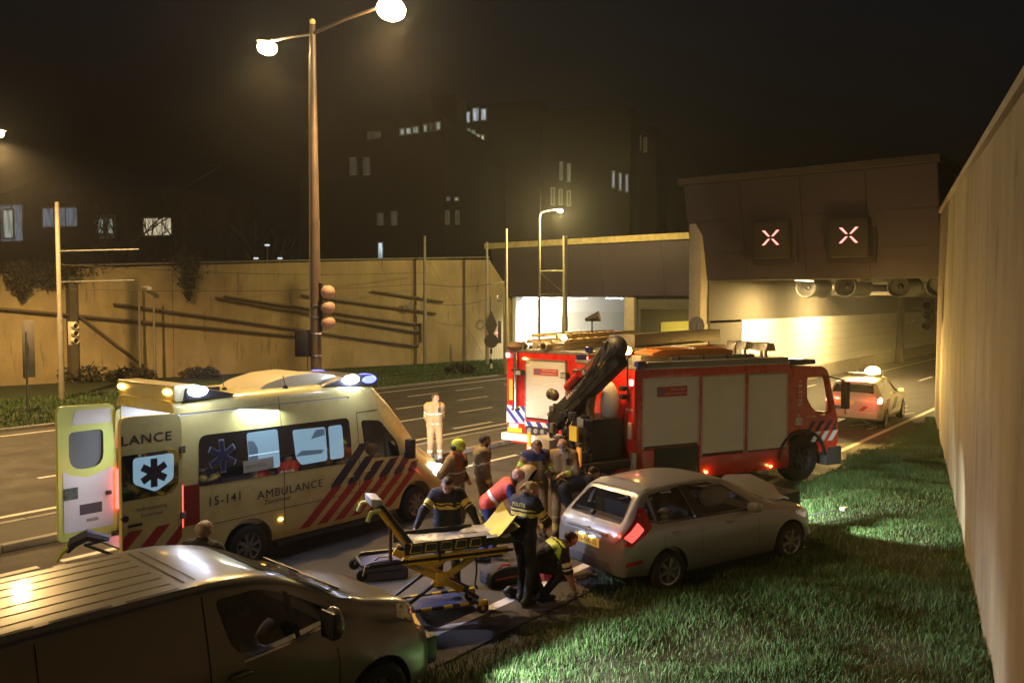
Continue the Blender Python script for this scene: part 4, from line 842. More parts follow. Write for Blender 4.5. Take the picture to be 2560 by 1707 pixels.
for s in (-1, 1):
    patch('cab_window', CW, glass('cab_glass', (.02, .025, .02), .25), t1, lambda x, z, s=s: (x, s * 1.19, z), .5)
    b = MB(); b.bar((5.1, s * 1.2, 2.42), (5.55, s * 1.42, 2.3), .03, .03); b.bar((5.55, s * 1.42, 2.32), (5.62, s * 1.45, 1.5), .03, .03); b.box((5.60, s * 1.46, 1.95), (.1, .18, .62)); b.build('mirror', BLACK, t1, bevel=.02)
    b = MB(); b.box((4.55, s * 1.2, .0), (.01, .01, .01)) if False else None
    AR = [(4.52 + .71 * math.cos(a), .55 + .65 * math.sin(a)) for a in np.linspace(0, math.pi, 13)] + [(4.52 + .665 * math.cos(a), .55 + .60 * math.sin(a)) for a in np.linspace(math.pi, 0, 13)]
    b = MB(); b.prism(AR, 'y', s * 1.0, s * 1.26); b.build('mudguard', BLACK, t1, bevel=.01)
    wheel(t1, 4.52, s * 1.2, .52, .52, .3, .30, mat('dark_truck_rim', (.05, .05, .05), .5, .5), RUBBER, 8, s, .06)
    wheel(t1, 1.0, s * 1.2, .52, .52, .55, .30, MATS['dark_truck_rim'], RUBBER, 8, s, .1)
b = MB(); b.box((5.55, 0, .52), (.5, 2.42, .46)); b.build('front_bumper', mat('dark_grey_bumper', (.035, .035, .035), .6), t1, bevel=.06)
b = MB(); b.box((5.81, -.9, .66), (.03, .3, .12)); b.build('headlight', glow('white_marker', (1, .95, .9), 5), t1)
patch('windscreen', rpoly(rect(-1.02, 1.5, 1.02, 2.42), .1), glass('cab_glass'), t1, lambda y, z: (5.62 - (z - 1.45) * .286, y, z), .5)
b = MB(); b.box((4.75, .45, 1.5), (.5, .5, .5)); b.box((4.55, .45, 1.85), (.12, .5, .5)); b.box((4.75, -.45, 1.4), (.5, .5, .3)); b.build('seat', DIN, t1, bevel=.04)
b = MB(); b.box((5.35, -.35, 1.68), (.05, .3, .18)); b.build('screen', glow('blue_screen', (.15, .35, .8), .8), t1)
cs = lambda x0, z0: (lambda x, y: (x0 + x, -1.205, z0 + y))
tr = [((4.66, 1.10), (4.66, 1.22), (4.85, 1.42), (5.02, 1.42)), ((4.98, 1.10), (5.16, 1.10), (5.42, 1.42), (5.25, 1.42))]
for k in range(4):
    x0 = 4.62 + k * .27
    patch('blue_stripe', [(x0 + .02, 1.12), (x0 + .15, 1.12), (min(x0 + .36, 5.62), 1.36), (min(x0 + .23, 5.6), 1.36)], NAVY, t1, lambda x, z: (x, -1.204, z), .5)
    if k: patch('white_stripe', [(x0 - .10, .88), (x0 + .05, .88), (x0 + .24, 1.11), (x0 + .09, 1.11)], mat('white_film', (.65, .66, .66), .4), t1, lambda x, z: (x, -1.204, z), .5)
text('lettering', '15-5170', MATS['banner_white'], t1, lambda x, y: (4.42 + y, -1.205, 2.30 - x), .56, .15)
b = MB(); b.quad((4.34, -1.206, 1.30), (4.54, -1.206, 1.30), (4.54, -1.206, 1.46), (4.34, -1.206, 1.46)); k = b.build('emergency_number_plate', WHITE, t1)
text('lettering', '112', INK, k, lambda x, y: (4.36 + x, -1.209, 1.34 + y), .16, .12)
text('lettering', 'BRANDWEER', MATS['banner_white'], t1, lambda x, y: (4.68 + x, -1.205, 1.45 + y), .3, .05)
b = MB(); b.cyl((4.43, -1.2, 1.52), (4.43, -1.21, 1.52), .04, n=12); b.build('lock', ALU, t1)
b = MB(); b.box((4.75, 0, 2.70), (.9, 1.9, .12)); b.build('blue_light_bar', BLUED, t1, bevel=.04)
for i, (x, y) in enumerate(((3.85, -.75), (4.02, -.42), (3.9, .0), (4.02, .5))):
    b = MB(); b.prism([(x - .16, 2.98), (x + .16, 2.98), (x + .10, 3.16), (x - .10, 3.16)], 'y', y - .16, y + .16); b.cyl((x, y, 2.76), (x, y, 3.0), .04); b.build('floodlight', ALU, t1, bevel=.01)
for x, z in ((1.80, .46), (3.6, .43)):
    b = MB(); b.ball((x, -W - .005, z), (.045, .02, .03), 10, 6); b.build('side_marker', AMBER, t1, smooth=True)
    lamp('POINT', 'marker_glow', tuple(T1O + h1 * x - l1 * (W + .08) + np.array([0, 0, z])), 1.2, (1, .55, .12), .03)
# rear face of the body and beacon on its flexible stalk
b = MB(); b.box((-.02, -1.05, 1.85), (.04, .34, 1.7)); b.build('rear_corner', FRED, t1, bevel=.01)
text('lettering', 'BRANDWEER', MATS['banner_white'], t1, lambda x, y: (-.045, -.9 - x, 1.86 + y), .28, .07)
b = MB(); b.box((-.05, -1.08, 1.45), (.03, .14, .34)); b.build('side_lamp_plate', CREAM, t1, bevel=.01)
b = MB(); b.tube([(-.08, -1.05, 2.05), (-.1, -1.05, 2.5), (-.1, -1.05, 3.0)], .02); b.build('beacon_stalk', BLACK, t1)
b = MB(); b.ball((-.1, -1.05, 3.1), .085); b.build('rotating_beacon', glow('orange_beacon', (1, .5, .12), 40), t1, smooth=True)
lamp('POINT', 'beacon_light', tuple(T1O + h1 * -.3 - l1 * 1.05 + np.array([0, 0, 3.12])), 45, (1, .52, .15), .05)
b = MB(); b.box((-.06, -1.13, 2.45), (.06, .09, .13)); b.build('position_light', glow('pale_red_light', (1, .35, .3), 6), t1, bevel=.02)
for z in (2.15, 2.32):
    b = MB(); b.box((-.14, -.95, z), (.12, .14, .1)); b.build('work_light', BLACK, t1, bevel=.02)
# crane platform and gear
b = MB(); b.box((-.62, 0, .78), (1.3, 2.3, .16)); b.box((-.5, 0, .62), (1.0, 1.0, .24)); b.build('crane_platform', mat('dark_chassis', (.02, .02, .02), .6), t1, bevel=.01)
b = MB(); b.box((-.55, -.55, 1.30), (.75, .9, .85)); b.build('pump_unit', BLACK, t1, bevel=.03)
for i in range(40):
    x, y, z = random.uniform(-1.2, -.88), random.uniform(-1.12, .6), random.uniform(.9, 1.85)
    b = MB(); d = (random.uniform(.06, .18), random.uniform(.05, .2), random.uniform(.05, .22)); b.box((x, y, z), d, rz=random.uniform(0, 1))
    b.build('crane_fitting', random.choice([BLACK, BLACK, mat('dark_steel', (.08, .08, .08), .4, .6), STEEL]), t1, bevel=.012)
b = MB(); b.box((-1.17, -.72, 1.42), (.05, .3, .3)); b.build('yellow_notice', mat('yellow_notice', (.65, .55, .08), .5), t1)
b = MB(); b.box((-1.0, -.5, .96), (.16, 1.0, .14)); b.build('step', ALU, t1, bevel=.01)
for k in range(9):
    y = -1.0 + k * .2; z0 = random.uniform(1.3, 1.9); x = -1.1 + random.uniform(0, .3)
    b = MB(); b.tube([(x, y, .85), (x - .08, y + .05, z0 - .2), (x + .1, y + .12, z0), (x + .35, y + .16, z0 - .3)], .018, 6); b.build('hydraulic_hose', BLACK, t1, smooth=True)
b = MB(); b.tube([(-.35, -.4, 2.6), (-.6, -.55, 2.35), (-.75, -.65, 1.9), (-.7, -.62, 1.4)], .09, 10); b.build('brown_sleeve', mat('brown_sleeve', (.10, .065, .03), .7, noise=.3), t1, smooth=True)
b = MB(); b.ball((-.3, -.70, 1.95), (.2, .2, .5), 16, 10); b.build('pale_tank', mat('pale_tank', (.45, .45, .46), .4), t1, smooth=True)
for y in (-1.1, 1.1):
    b = MB(); b.box((-1.27, y, 1.02), (.04, .12, .36)); b.build('reflective_board', mat('reflector_glow', (.7, .32, .05), .35, emit=(1, .4, .06), es=.35), t1)  # board has a weak glow of its own in place of reflected light
    b = MB(); b.box((-1.28, y * .98, .72), (.05, .13, .32)); b.build('tail_light', glow('tail_light_bright', (1, .07, .05), 14), t1, bevel=.015)
    b = MB(); b.ball((-1.28, y * .93, .50), .035); b.build('rear_marker', AMBER, t1, smooth=True)
    lamp('POINT', 'tail_light_glow', tuple(T1O + h1 * -1.4 + l1 * y + np.array([0, 0, .75])), 8, (1, .07, .05), .05)
b = MB(); b.box((-1.18, 0, .66), (.1, 2.3, .3)); b.build('rear_beam', mat('white_film', (.65, .66, .66), .4), t1, bevel=.01)
b = MB(); b.box((-.95, .55, .98), (.6, .7, .35)); b.build('grey_locker', mat('grey_locker', (.35, .34, .33), .5, noise=.2), t1, bevel=.02)
# crane: column, lower boom folded down across the rear, upper boom, rams, hose drum
K = mat('crane_black', (.018, .018, .019), .4, noise=.2, nscale=8)
b = MB(); b.cyl((-.5, .1, .8), (-.5, .1, 2.1), .17, .15, 14); b.box((-.5, .0, 2.35), (.36, .42, .6)); b.build('crane_column', K, t1, bevel=.02)
A0, A1 = Vector(loc1(1390, 1052, -.95)), Vector(loc1(1552, 893, -.60))
b = MB(); b.bar(A0, A1, .34, .26, up=(1, 0, 0)); b.bar(A0 + (A0 - A1).normalized() * .05, A0.lerp(A1, .45), .40, .30, up=(1, 0, 0)); bo = b.build('lower_boom', K, t1, bevel=.015)
dirb = (A1 - A0).normalized()
nrm = Vector((-1, 0, 0)); upv = dirb.cross(nrm); upv = upv if upv.z > 0 else -upv
org = A0.lerp(A1, .33) + Vector((-.20, 0, 0)) + upv * .09
text('lettering', 'BRANDWEER', MATS['banner_white'], bo, lambda x, y: tuple(org + dirb * x + upv * (y - .03)), .80, .12)
mk = A0.lerp(A1, .86) + Vector((-.20, 0, 0)); b = MB(); b.quad(mk + upv * .0 - dirb * .1, mk + upv * .0 + dirb * .12, mk + upv * .12 + dirb * .12, mk + upv * .12 - dirb * .1); b.build('yellow_mark', YELPAINT, bo)
B0, B1 = Vector(loc1(1436, 965, -.85)), Vector(loc1(1535, 866, -.7))
b = MB(); b.bar(B0, B1, .22, .2, up=(1, 0, 0)); bu = b.build('upper_boom', mat('crane_grey', (.045, .043, .042), .5), t1, bevel=.02)
o3 = B0.lerp(B1, .45) + Vector((-.13, 0, 0)); d3 = (B1 - B0).normalized()
text('lettering', 'HIAB', mat('red_lettering', (.6, .06, .05), .5), bu, lambda x, y: tuple(o3 + d3 * x + upv * (y - .05)), .3, .13)
text('lettering', 'XS', MATS['banner_white'], bu, lambda x, y: tuple(o3 - d3 * .2 + d3 * x + upv * (y - .05)), .12, .12)
R0, R1 = Vector(loc1(1418, 968, -1.0)), Vector(loc1(1448, 934, -1.0)); b = MB(); b.cyl(R0, R1, .085, n=12); b.build('red_ram', FRED, t1, smooth=True)
C0 = Vector(loc1(1384, 990, -1.0)); b = MB()
for k in range(5): b.ball(C0 + Vector((random.uniform(-.05, .05), random.uniform(-.1, .1), random.uniform(-.12, .1))), (.1, .12, .12), 10, 8)
b.build('grab_head', mat('dirty_brass', (.09, .075, .05), .5, .4, noise=.4, nscale=15), t1, smooth=True)
D0 = Vector(loc1(1540, 868, -.6))
b = MB(); b.ball(D0, (.2, .3, .24), 14, 10); b.build('crane_knuckle', mat('crane_grey'), t1, smooth=True)
for k in range(7):
    b = MB(); p0 = D0 + Vector((-.2, random.uniform(-.3, .2), random.uniform(-.2, .2))); p1 = A0.lerp(A1, random.uniform(.3, .7)) + Vector((-.22, 0, -.12)); mid = (p0 + p1) / 2 + Vector((-.1, -.1, -.12))
    b.tube([p0, mid, p1], .014, 6); b.build('hydraulic_hose', BLACK, t1, smooth=True)
# ================================================================ second fire engine, seen from behind
T2U, T2V = 16.5, 11.93
t2e = thing('fire_engine', 'red fire engine with ladders on its roof, seen from the rear', 'fire engine', (T2U, T2V, 0))
b = MB(); b.box((3.2, 0, 1.85), (6.4, 2.46, 2.0)); b.box((3.2, 0, .75), (6.3, 2.3, .4)); b.build('body', FRED, t2e, bevel=.04)
b = MB(); b.prism(rpoly([(6.5, .6), (6.5, 2.8), (7.7, 2.8), (8.1, 1.6), (8.1, .6)], .1), 'y', -1.2, 1.2); b.build('cab', FORANGE, t2e, bevel=.04)
b = MB(); b.box((8.0, 0, 2.1), (.1, 2.0, .8)); b.build('windscreen', GLASSD, t2e)
for s in (-1, 1):
    for x in (1.6, 6.9): wheel(t2e, x, s * 1.22, .52, .52, .4, .3, MATS['dark_truck_rim'], RUBBER, 8, s, .06)
f2 = lambda a, z, o: (-.002 - o, a, z)
s = shutter(t2e, f2, -.57, .60, 1.22, 2.66)
k = banner(s, f2, -.37, .37, 2.31, 2.47)
text('lettering', 'Wil jij ons volgen?', MATS['banner_white'], k, lambda x, y: (-.02, .10 - x, 2.41 + y), .42, .06)
text('lettering', 'www.brandweer.nl', MATS['banner_white'], k, lambda x, y: (-.02, .15 - x, 2.34 + y), .46, .045)
b = MB(); b.quad((-.02, .20, 2.34), (-.02, .33, 2.34), (-.02, .33, 2.45), (-.02, .20, 2.45)); b.build('emblem', MATS['emblem_blue'], k)
b = MB(); b.tube([(-.07, .89, 1.40), (-.07, .89, 2.86)], .055, 12); b.build('suction_pipe', CHROME, t2e, smooth=True)
for z in (1.42, 2.4):
    b = MB(); b.box((-.05, .89, z), (.14, .2, .05)); b.build('pipe_clamp', BLACK, t2e, bevel=.01)
for y, z in ((.72, 2.35), (-.62, 2.35)):
    b = MB(); b.box((-.1, y, z), (.14, .18, .14)); b.build('work_light', BLACK, t2e, bevel=.02)
    b = MB(); b.box((-.175, y, z), (.02, .14, .1)); b.build('work_light_lens', mat('clear_lens', (.5, .52, .55), .1, .3), t2e)
for k in range(4):
    y0 = 1.22 - k * .21
    P = [(y0, 1.50 if k == 0 else 1.48), (y0 - .10, 1.50), (max(y0 - .5, .66), 1.08 if y0 - .5 > .66 else 1.08 + (.66 - (y0 - .5)) * 1.0), (max(y0 - .40, .66), 1.08)]
WF = MATS['white_film']
b = MB(); b.quad((-.006, 1.22, 1.07), (-.006, .64, 1.07), (-.006, .64, 1.50), (-.006, 1.22, 1.50)); wp = b.build('stripe_panel', WF, t2e)
for k in range(3):
    y0 = 1.36 - k * .28; a = [(y0, 1.50), (y0 - .13, 1.50), (y0 - .56, 1.07), (y0 - .43, 1.07)]
    def clipy(p, lo=.645, hi=1.215):
        y, z = p
        return (min(max(y, lo), hi), z + (min(max(y, lo), hi) - y))
    a = [clipy(p) for p in a]; b = MB(); b.add([(-.010, y, min(max(z, 1.07), 1.50)) for y, z in a], [(0, 1, 2, 3)]); b.build('blue_stripe', mat('royal_blue_film', (.03, .035, .25), .4), wp)
b = MB(); b.quad((-.006, .64, 1.02), (-.006, -.6, 1.02), (-.006, -.6, 1.15), (-.006, .64, 1.15)); wp = b.build('stripe_panel', WF, t2e)
for k in range(4):
    y0 = .62 - k * .3; b = MB(); b.quad((-.010, y0, 1.15), (-.010, y0 - .14, 1.15), (-.010, y0 - .24, 1.02), (-.010, y0 - .10, 1.02)); b.build('blue_stripe', MATS['royal_blue_film'], wp)
for s in (-1, 1):
    b = MB(); b.box((-.03, s * .98, 1.0), (.05, .28, .12)); b.build('tail_light', glow('tail_light_bright', (1, .07, .05), 14), t2e, bevel=.02)
    b = MB(); b.box((-.02, s * 1.07, 1.9), (.02, .11, .52)); b.build('reflective_strip', mat('yellow_orange_reflector', (.75, .42, .05), .4), t2e)
    b = MB(); b.box((-.03, s * 1.16, 2.76), (.06, .1, .12)); b.build('position_light', MATS['pale_red_light'], t2e, bevel=.02)
b = MB(); b.box((-.035, .93, .90), (.02, .46, .11)); k = b.build('number_plate', YELPAINT, t2e)
b = MB(); b.box((-.08, 0, .74), (.22, 2.5, .17)); b.build('rear_bumper', mat('white_reflective', (.85, .85, .82), .4), t2e, bevel=.02)
b = MB(); b.box((-.01, .12, .92), (.05, .95, .22)); pn = b.build('coupling_recess', BLACK, t2e)
for y in (.45, .25, .05, -.15):
    b = MB(); b.cyl((-.03, y, .94), (-.1, y, .94), .06, n=14); b.build('coupling', ALU, pn, smooth=True)
b = MB(); b.ball((-.06, .6, 2.70), (.02, .09, .03)); b.build('rear_marker', AMBER, t2e, smooth=True)
# roof load: hose basket, gantry, ladders, ladder box
b = MB(); b.box((3.2, 0, 2.88), (6.4, 2.4, .06)); b.build('roof_deck', ALU, t2e)
b = MB(); b.ball((.15, 1.0, 2.98), (.35, .22, .12), 12, 8); b.build('tarpaulin_roll', mat('brown_canvas', (.14, .09, .05), .8, bump=.5, bscale=15), t2e, smooth=True)
LAD = mat('yellow_lit_ladder', (.5, .38, .18), .35, .7, noise=.15, nscale=10)  # aluminium coloured as if under yellow light
for z, y0, y1 in ((2.98, .55, -.25), (3.12, .6, -.2), (3.27, .45, -.35)):
    lb = MB(); lb.box((1.9, (y0 + y1) / 2 + .36, z), (3.8, .05, .09)); ld = lb.build('ladder_rail', LAD, t2e)
    lb = MB(); lb.box((1.9, (y0 + y1) / 2 - .36, z), (3.8, .05, .09)); lb.build('ladder_rail', LAD, t2e)
    for i in range(10):
        lb = MB(); lb.cyl((.15 + i * .4, y0, z), (.15 + i * .4, y1 - .0, z), .018, n=8); lb.build('ladder_rung', LAD, ld)
b = MB(); b.cyl((-.05, .05, 3.02), (2.5, .05, 3.02), .10, n=14); b.cyl((-.06, .05, 3.02), (-.055, .05, 3.02), .07, n=14, mi=1); b.build('suction_hose', [mat('hose_grey', (.3, .26, .18), .5), BLACK], t2e, smooth=True)
b = MB(); b.cyl((.0, .35, 3.02), (2.5, .35, 3.02), .08, n=14); b.build('suction_hose', MATS['hose_grey'], t2e, smooth=True)
b = MB(); b.tube([(.05, .75, 2.9), (.05, .75, 3.1), (.05, -.5, 3.1), (.05, -.5, 2.9)], .02); b.build('gantry', ALU, t2e)
b = MB(); b.box((5.0, -.82, 3.08), (5.2, .5, .34)); b.build('ladder_box', mat('weathered_alu', (.22, .19, .14), .5, .5, noise=.2, nscale=8), t2e, bevel=.02)
b = MB(); b.ball((.25, -.35, 3.22), .07); b.build('lit_work_lamp', glow('warm_work_lamp', (1, .7, .35), 30), t2e, smooth=True)
lamp('POINT', 'work_lamp_light', (T2U + .1, T2V - .35, 3.42), 60, (1, .68, .3), .05)
b = MB(); b.cyl((2.2, .1, 3.2), (2.2, .1, 3.6), .02); b.cyl((2.1, .25, 3.62), (2.25, -.1, 3.72), .04, .14, 12); b.build('loudhailer', BLACK, t2e)
b = MB(); b.box((.15, -1.16, 2.96), (.2, .15, .16)); b.build('corner_beacon', BLUED, t2e, bevel=.03)
# ================================================================ police car by the tunnel mouth
PWH = mat('police_white', (.62, .60, .56), .3, coat=.6)
pp = gp(2196, 1052, .30)
pc = thing('police_car', 'white police estate car with red and blue stripes and a bright amber roof lamp', 'car', (pp[0] - .05, pp[1] + .82, 0), R(3))
PB = Body([(0, csec(.72, .72, .64, .36, .92)), (.05, csec(.82, .84, .74, .32, 1.05)), (.14, csec(.86, .92, .72, .28, 1.16)), (.34, csec(.89, .98, .66, .25, 1.38)), (.5, csec(.90, .98, .62, .24, 1.50)), (1.2, csec(.90, .97, .61, .22, 1.55)), (2.0, csec(.90, .95, .61, .22, 1.56)), (2.6, csec(.90, .93, .60, .22, 1.47)), (3.1, csec(.90, .92, .64, .22, 1.20)), (3.4, csec(.89, .91, .70, .22, 1.03)), (4.0, csec(.87, .84, .70, .22, .94)), (4.4, csec(.76, .72, .6, .24, .78)), (4.52, csec(.6, .6, .45, .3, .66))], 4, 2)
cut = []
for x in (.85, 3.62):
    for s in (-1, 1): cut.append(MB().cyl((x, s * .58, .32), (x, s * 1.2, .32), .38, n=28))
me = boolean(PB.mesh('body'), cut, 'body'); me.materials.clear(); me.materials.append(PWH); link('body', me, pc, True, 38)
PB.top('rear_window', rpoly([(.14, -.66), (.14, .66), (.44, .54), (.44, -.54)], .06), GLASSD, pc, .004, .12)
PB.top('windscreen', rpoly([(2.7, -.55), (2.7, .55), (3.3, .68), (3.3, -.68)], .06), GLASSD, pc, .004, .15)
for s in (-1, 1):
    for pl in (rpoly([(.5, 1.08), (1.25, 1.04), (1.2, 1.46), (.66, 1.42)], .04), rpoly([(1.32, 1.04), (2.1, 1.0), (2.0, 1.47), (1.28, 1.47)], .04), rpoly([(2.17, 1.0), (3.0, .98), (2.6, 1.30), (2.1, 1.46)], .04)): PB.side('side_window', pl, GLASSD, pc, s, .004, .2)
    PB.side('red_stripe', [(.3, .55), (1.0, .55), (1.5, .9), (.9, .9)], REDF, pc, s, .005, .2); PB.side('blue_stripe', [(1.6, .5), (2.2, .5), (2.7, .86), (2.1, .86)], NAVY, pc, s, .005, .2)
    PB.side('tail_light', rpoly([(.03, .84), (.20, .82), (.36, .95), (.30, 1.04), (.06, .98)], .03), glow('tail_light_police', (1, .18, .12), 12), pc, s, .008, .1)
    for x in (.85, 3.62): wheel(pc, x, s * .885, .32, .32, .2, .22, mat('silver_wheel_cover'), RUBBER, 6, s, .03)
    b = MB(); b.box((2.75, s * .98, 1.06), (.15, .2, .14)); b.build('mirror', PWH, pc, bevel=.04)
rear = lambda z: (.0 if z < .7 else .02 + (z - .7) * .18)
for nm, pl, m_ in (('red_stripe', [(-.2, .93), (.62, .93), (.66, 1.0), (-.3, 1.0)], REDF), ('blue_stripe', [(.18, .62), (.62, .62), (.62, .72), (.30, .72)], NAVY), ('red_chevron', [(-.36, .58), (-.22, .58), (-.36, .74), (-.52, .74)], REDF)):
    patch(nm, pl, m_, pc, lambda y, z: (rear(z) - .03, y, z), .4)
b = MB(); b.box((-.01, .18, .84), (.02, .5, .1)); b.build('number_plate', mat('lit_yellow_plate'), pc)
b = MB(); b.prism(rpoly([(-.78, .34), (.78, .34), (.80, .56), (-.80, .56)], .05), 'x', -.06, .12); b.build('rear_bumper', PWH, pc, bevel=.03)
b = MB(); b.box((.46, 0, 1.50), (.04, .6, .03)); b.build('high_brake_light', MATS['tail_light_police'], pc)
b = MB(); b.prism(rpoly(rect(1.6, 1.57, 1.9, 1.67), .03), 'y', -.55, .55); b.build('light_bar', mat('dark_light_bar'), pc, bevel=.02)
b = MB(); b.ball((1.75, -.25, 1.74), (.2, .24, .16), 14, 10); b.build('amber_flasher', glow('amber_flash', (1, .62, .16), 220), pc, smooth=True)
q = Vector((pp[0] - .05, pp[1] + .82, 0)) + Matrix.Rotation(R(3), 3, 'Z') @ Vector((1.75, -.25, 2.02))
lamp('SPOT', 'amber_flash_light', tuple(q), 1100, (1, .70, .18), .06, (q[0] + 6, q[1] + 7.5, 1.0), 110, .7)
lamp('POINT', 'amber_flash_light', tuple(q), 120, (1, .62, .14), .06)
lamp('SPOT', 'amber_flash_light', tuple(q), 1500, (1, .60, .13), .06, (q[0] - 9, wall_v(q[0] - 9), 1.8), 80, .5)
lamp('SPOT', 'amber_flash_light', tuple(q), 1500, (1, .66, .16), .06, (q[0] + 9, q[1] - .5, .6), 95, .6)
for s in (-1, 1): lamp('POINT', 'tail_light_glow', (pp[0] - .35, pp[1] + .82 + s * .7, 1.0), 9, (1, .10, .06), .05)
# ================================================================ people: one continuous skin over tapered bones
def surface_nets(D, org, h):
    S = D < 0; nx, ny, nz = D.shape
    c = np.zeros((nx - 1, ny - 1, nz - 1), np.int8)
    for i in (0, 1):
        for j in (0, 1):
            for k in (0, 1): c += S[i:nx - 1 + i, j:ny - 1 + j, k:nz - 1 + k]
    act = (c > 0) & (c < 8); ids = -np.ones(act.shape, np.int64); A = np.argwhere(act); ids[act] = np.arange(len(A))
    acc = np.zeros((len(A), 3)); cnt = np.zeros(len(A)); cor = [(i, j, k) for i in (0, 1) for j in (0, 1) for k in (0, 1)]
    val = {q: D[A[:, 0] + q[0], A[:, 1] + q[1], A[:, 2] + q[2]] for q in cor}
    for p in cor:
        for ax in range(3):
            if p[ax]: continue
            q = list(p); q[ax] = 1; q = tuple(q); a, b = val[p], val[q]; m = (a < 0) != (b < 0)
            t = np.where(m, a / np.where(m, a - b, 1), 0); P = np.array(p, float)[None] + t[:, None] * (np.array(q) - np.array(p))
            acc[m] += P[m]; cnt[m] += 1
    V = (A + acc / np.maximum(cnt, 1)[:, None]) * h + org; Fs = []
    for ax in range(3):
        u, v = (ax + 1) % 3, (ax + 2) % 3; sl = [slice(0, n) for n in D.shape]; s2 = list(sl); sl[ax] = slice(0, -1); s2[ax] = slice(1, None)
        ch = S[tuple(sl)] != S[tuple(s2)]; E = np.argwhere(ch); E = E[(E[:, u] > 0) & (E[:, v] > 0) & (E[:, u] < D.shape[u] - 1) & (E[:, v] < D.shape[v] - 1)]
        def cell(du, dv):
            q = E.copy(); q[:, u] -= du; q[:, v] -= dv; return ids[q[:, 0], q[:, 1], q[:, 2]]
        Q = np.stack([cell(1, 1), cell(0, 1), cell(0, 0), cell(1, 0)], 1); fl = S[E[:, 0], E[:, 1], E[:, 2]]
        Q[~fl] = Q[~fl][:, ::-1]; Fs.append(Q)
    return V, np.concatenate(Fs)
def cap_sdf(P, a, b, ra, rb):
    ab = b - a; L = float(ab @ ab)
    t = np.clip(((P - a) @ ab) / L, 0, 1) if L > 1e-9 else np.zeros(P.shape[:-1])
    return np.linalg.norm(P - a - t[..., None] * ab, axis=-1) - (ra + (rb - ra) * t), t
def skin(prims, h, k=.028):
    lo = np.min([np.minimum(p[0], p[1]) - max(p[2], p[3]) for p in prims], 0) - 3 * h; hi = np.max([np.maximum(p[0], p[1]) + max(p[2], p[3]) for p in prims], 0) + 3 * h
    n = np.ceil((hi - lo) / h).astype(int) + 1; D = np.full(n, .2)
    ax = [lo[i] + h * np.arange(n[i]) for i in range(3)]
    for p in prims:
        a, b, ra, rb = p[:4]; kk = p[5] if len(p) > 5 else k; m = max(ra, rb) + kk + 3 * h
        i0 = np.maximum(((np.minimum(a, b) - m - lo) / h).astype(int), 0); i1 = np.minimum(((np.maximum(a, b) + m - lo) / h).astype(int) + 2, n)
        G = np.stack(np.meshgrid(*[ax[i][i0[i]:i1[i]] for i in range(3)], indexing='ij'), -1); d, _ = cap_sdf(G, a, b, ra, rb)
        s = tuple(slice(i0[i], i1[i]) for i in range(3)); o = D[s]; hh = np.clip(.5 + .5 * (o - d) / kk, 0, 1)
        D[s] = o + (d - o) * hh - kk * hh * (1 - hh)
    return surface_nets(D, lo, h)
def ik(a, b, l1, l2, pole):
    a, b, pole = np.array(a, float), np.array(b, float), np.array(pole, float); d = b - a; L = np.linalg.norm(d)
    if L > (l1 + l2) * .995: b = a + d / L * (l1 + l2) * .995; d = b - a; L = np.linalg.norm(d)
    u = d / L; x = (l1 * l1 - l2 * l2 + L * L) / (2 * L); hgt = math.sqrt(max(1e-6, l1 * l1 - x * x)); n = pole - u * (pole @ u); n /= np.linalg.norm(n) + 1e-9
    return a + u * x + n * hgt, b
SKIN = mat('skin', (.42, .23, .16), .5, noise=.08, nscale=20)
HAIRS = {'dark': mat('dark_hair', (.015, .011, .009), .6), 'brown': mat('brown_hair', (.07, .04, .02), .6), 'blond': mat('blond_hair', (.32, .2, .08), .5), 'grey': mat('grey_hair', (.25, .21, .18), .6), 'bald': mat('shaven_scalp', (.38, .22, .16), .45)}
def cloth(n, c, r=.8): return mat(n, c, r, noise=.22, nscale=7, bump=.7, bscale=22)
TAN = cloth('tan_turnout', (.32, .225, .11)); TAN2 = cloth('dark_tan_turnout', (.24, .17, .075)); NAVYC = cloth('navy_cloth', (.010, .011, .022)); BLKC = cloth('black_cloth', (.012, .012, .014)); BLUEC = cloth('blue_cloth', (.02, .03, .12)); VESTC = cloth('red_orange_vest', (.62, .07, .035), .6); REFY = mat('yellow_reflective', (.72, .58, .12), .4); REFS = mat('silver_reflective', (.72, .74, .62), .35); LIME = mat('lime_reflective', (.5, .72, .10), .4); BOOT = mat('black_boot', (.012, .012, .012), .5); MASKW = mat('face_mask', (.6, .62, .66), .7); ORNG = cloth('orange_harness', (.55, .12, .03)); GLOVE = mat('blue_glove', (.05, .07, .25), .5); GREYSOCK = mat('grey_gaiter', (.35, .38, .42), .6); EYE = mat('eye_dark', (.10, .06, .045), .4); LIP = mat('lip', (.33, .14, .11), .5)
def rotz2(v, a): return np.array([v[0] * math.cos(a) - v[1] * math.sin(a), v[0] * math.sin(a) + v[1] * math.cos(a), v[2]])
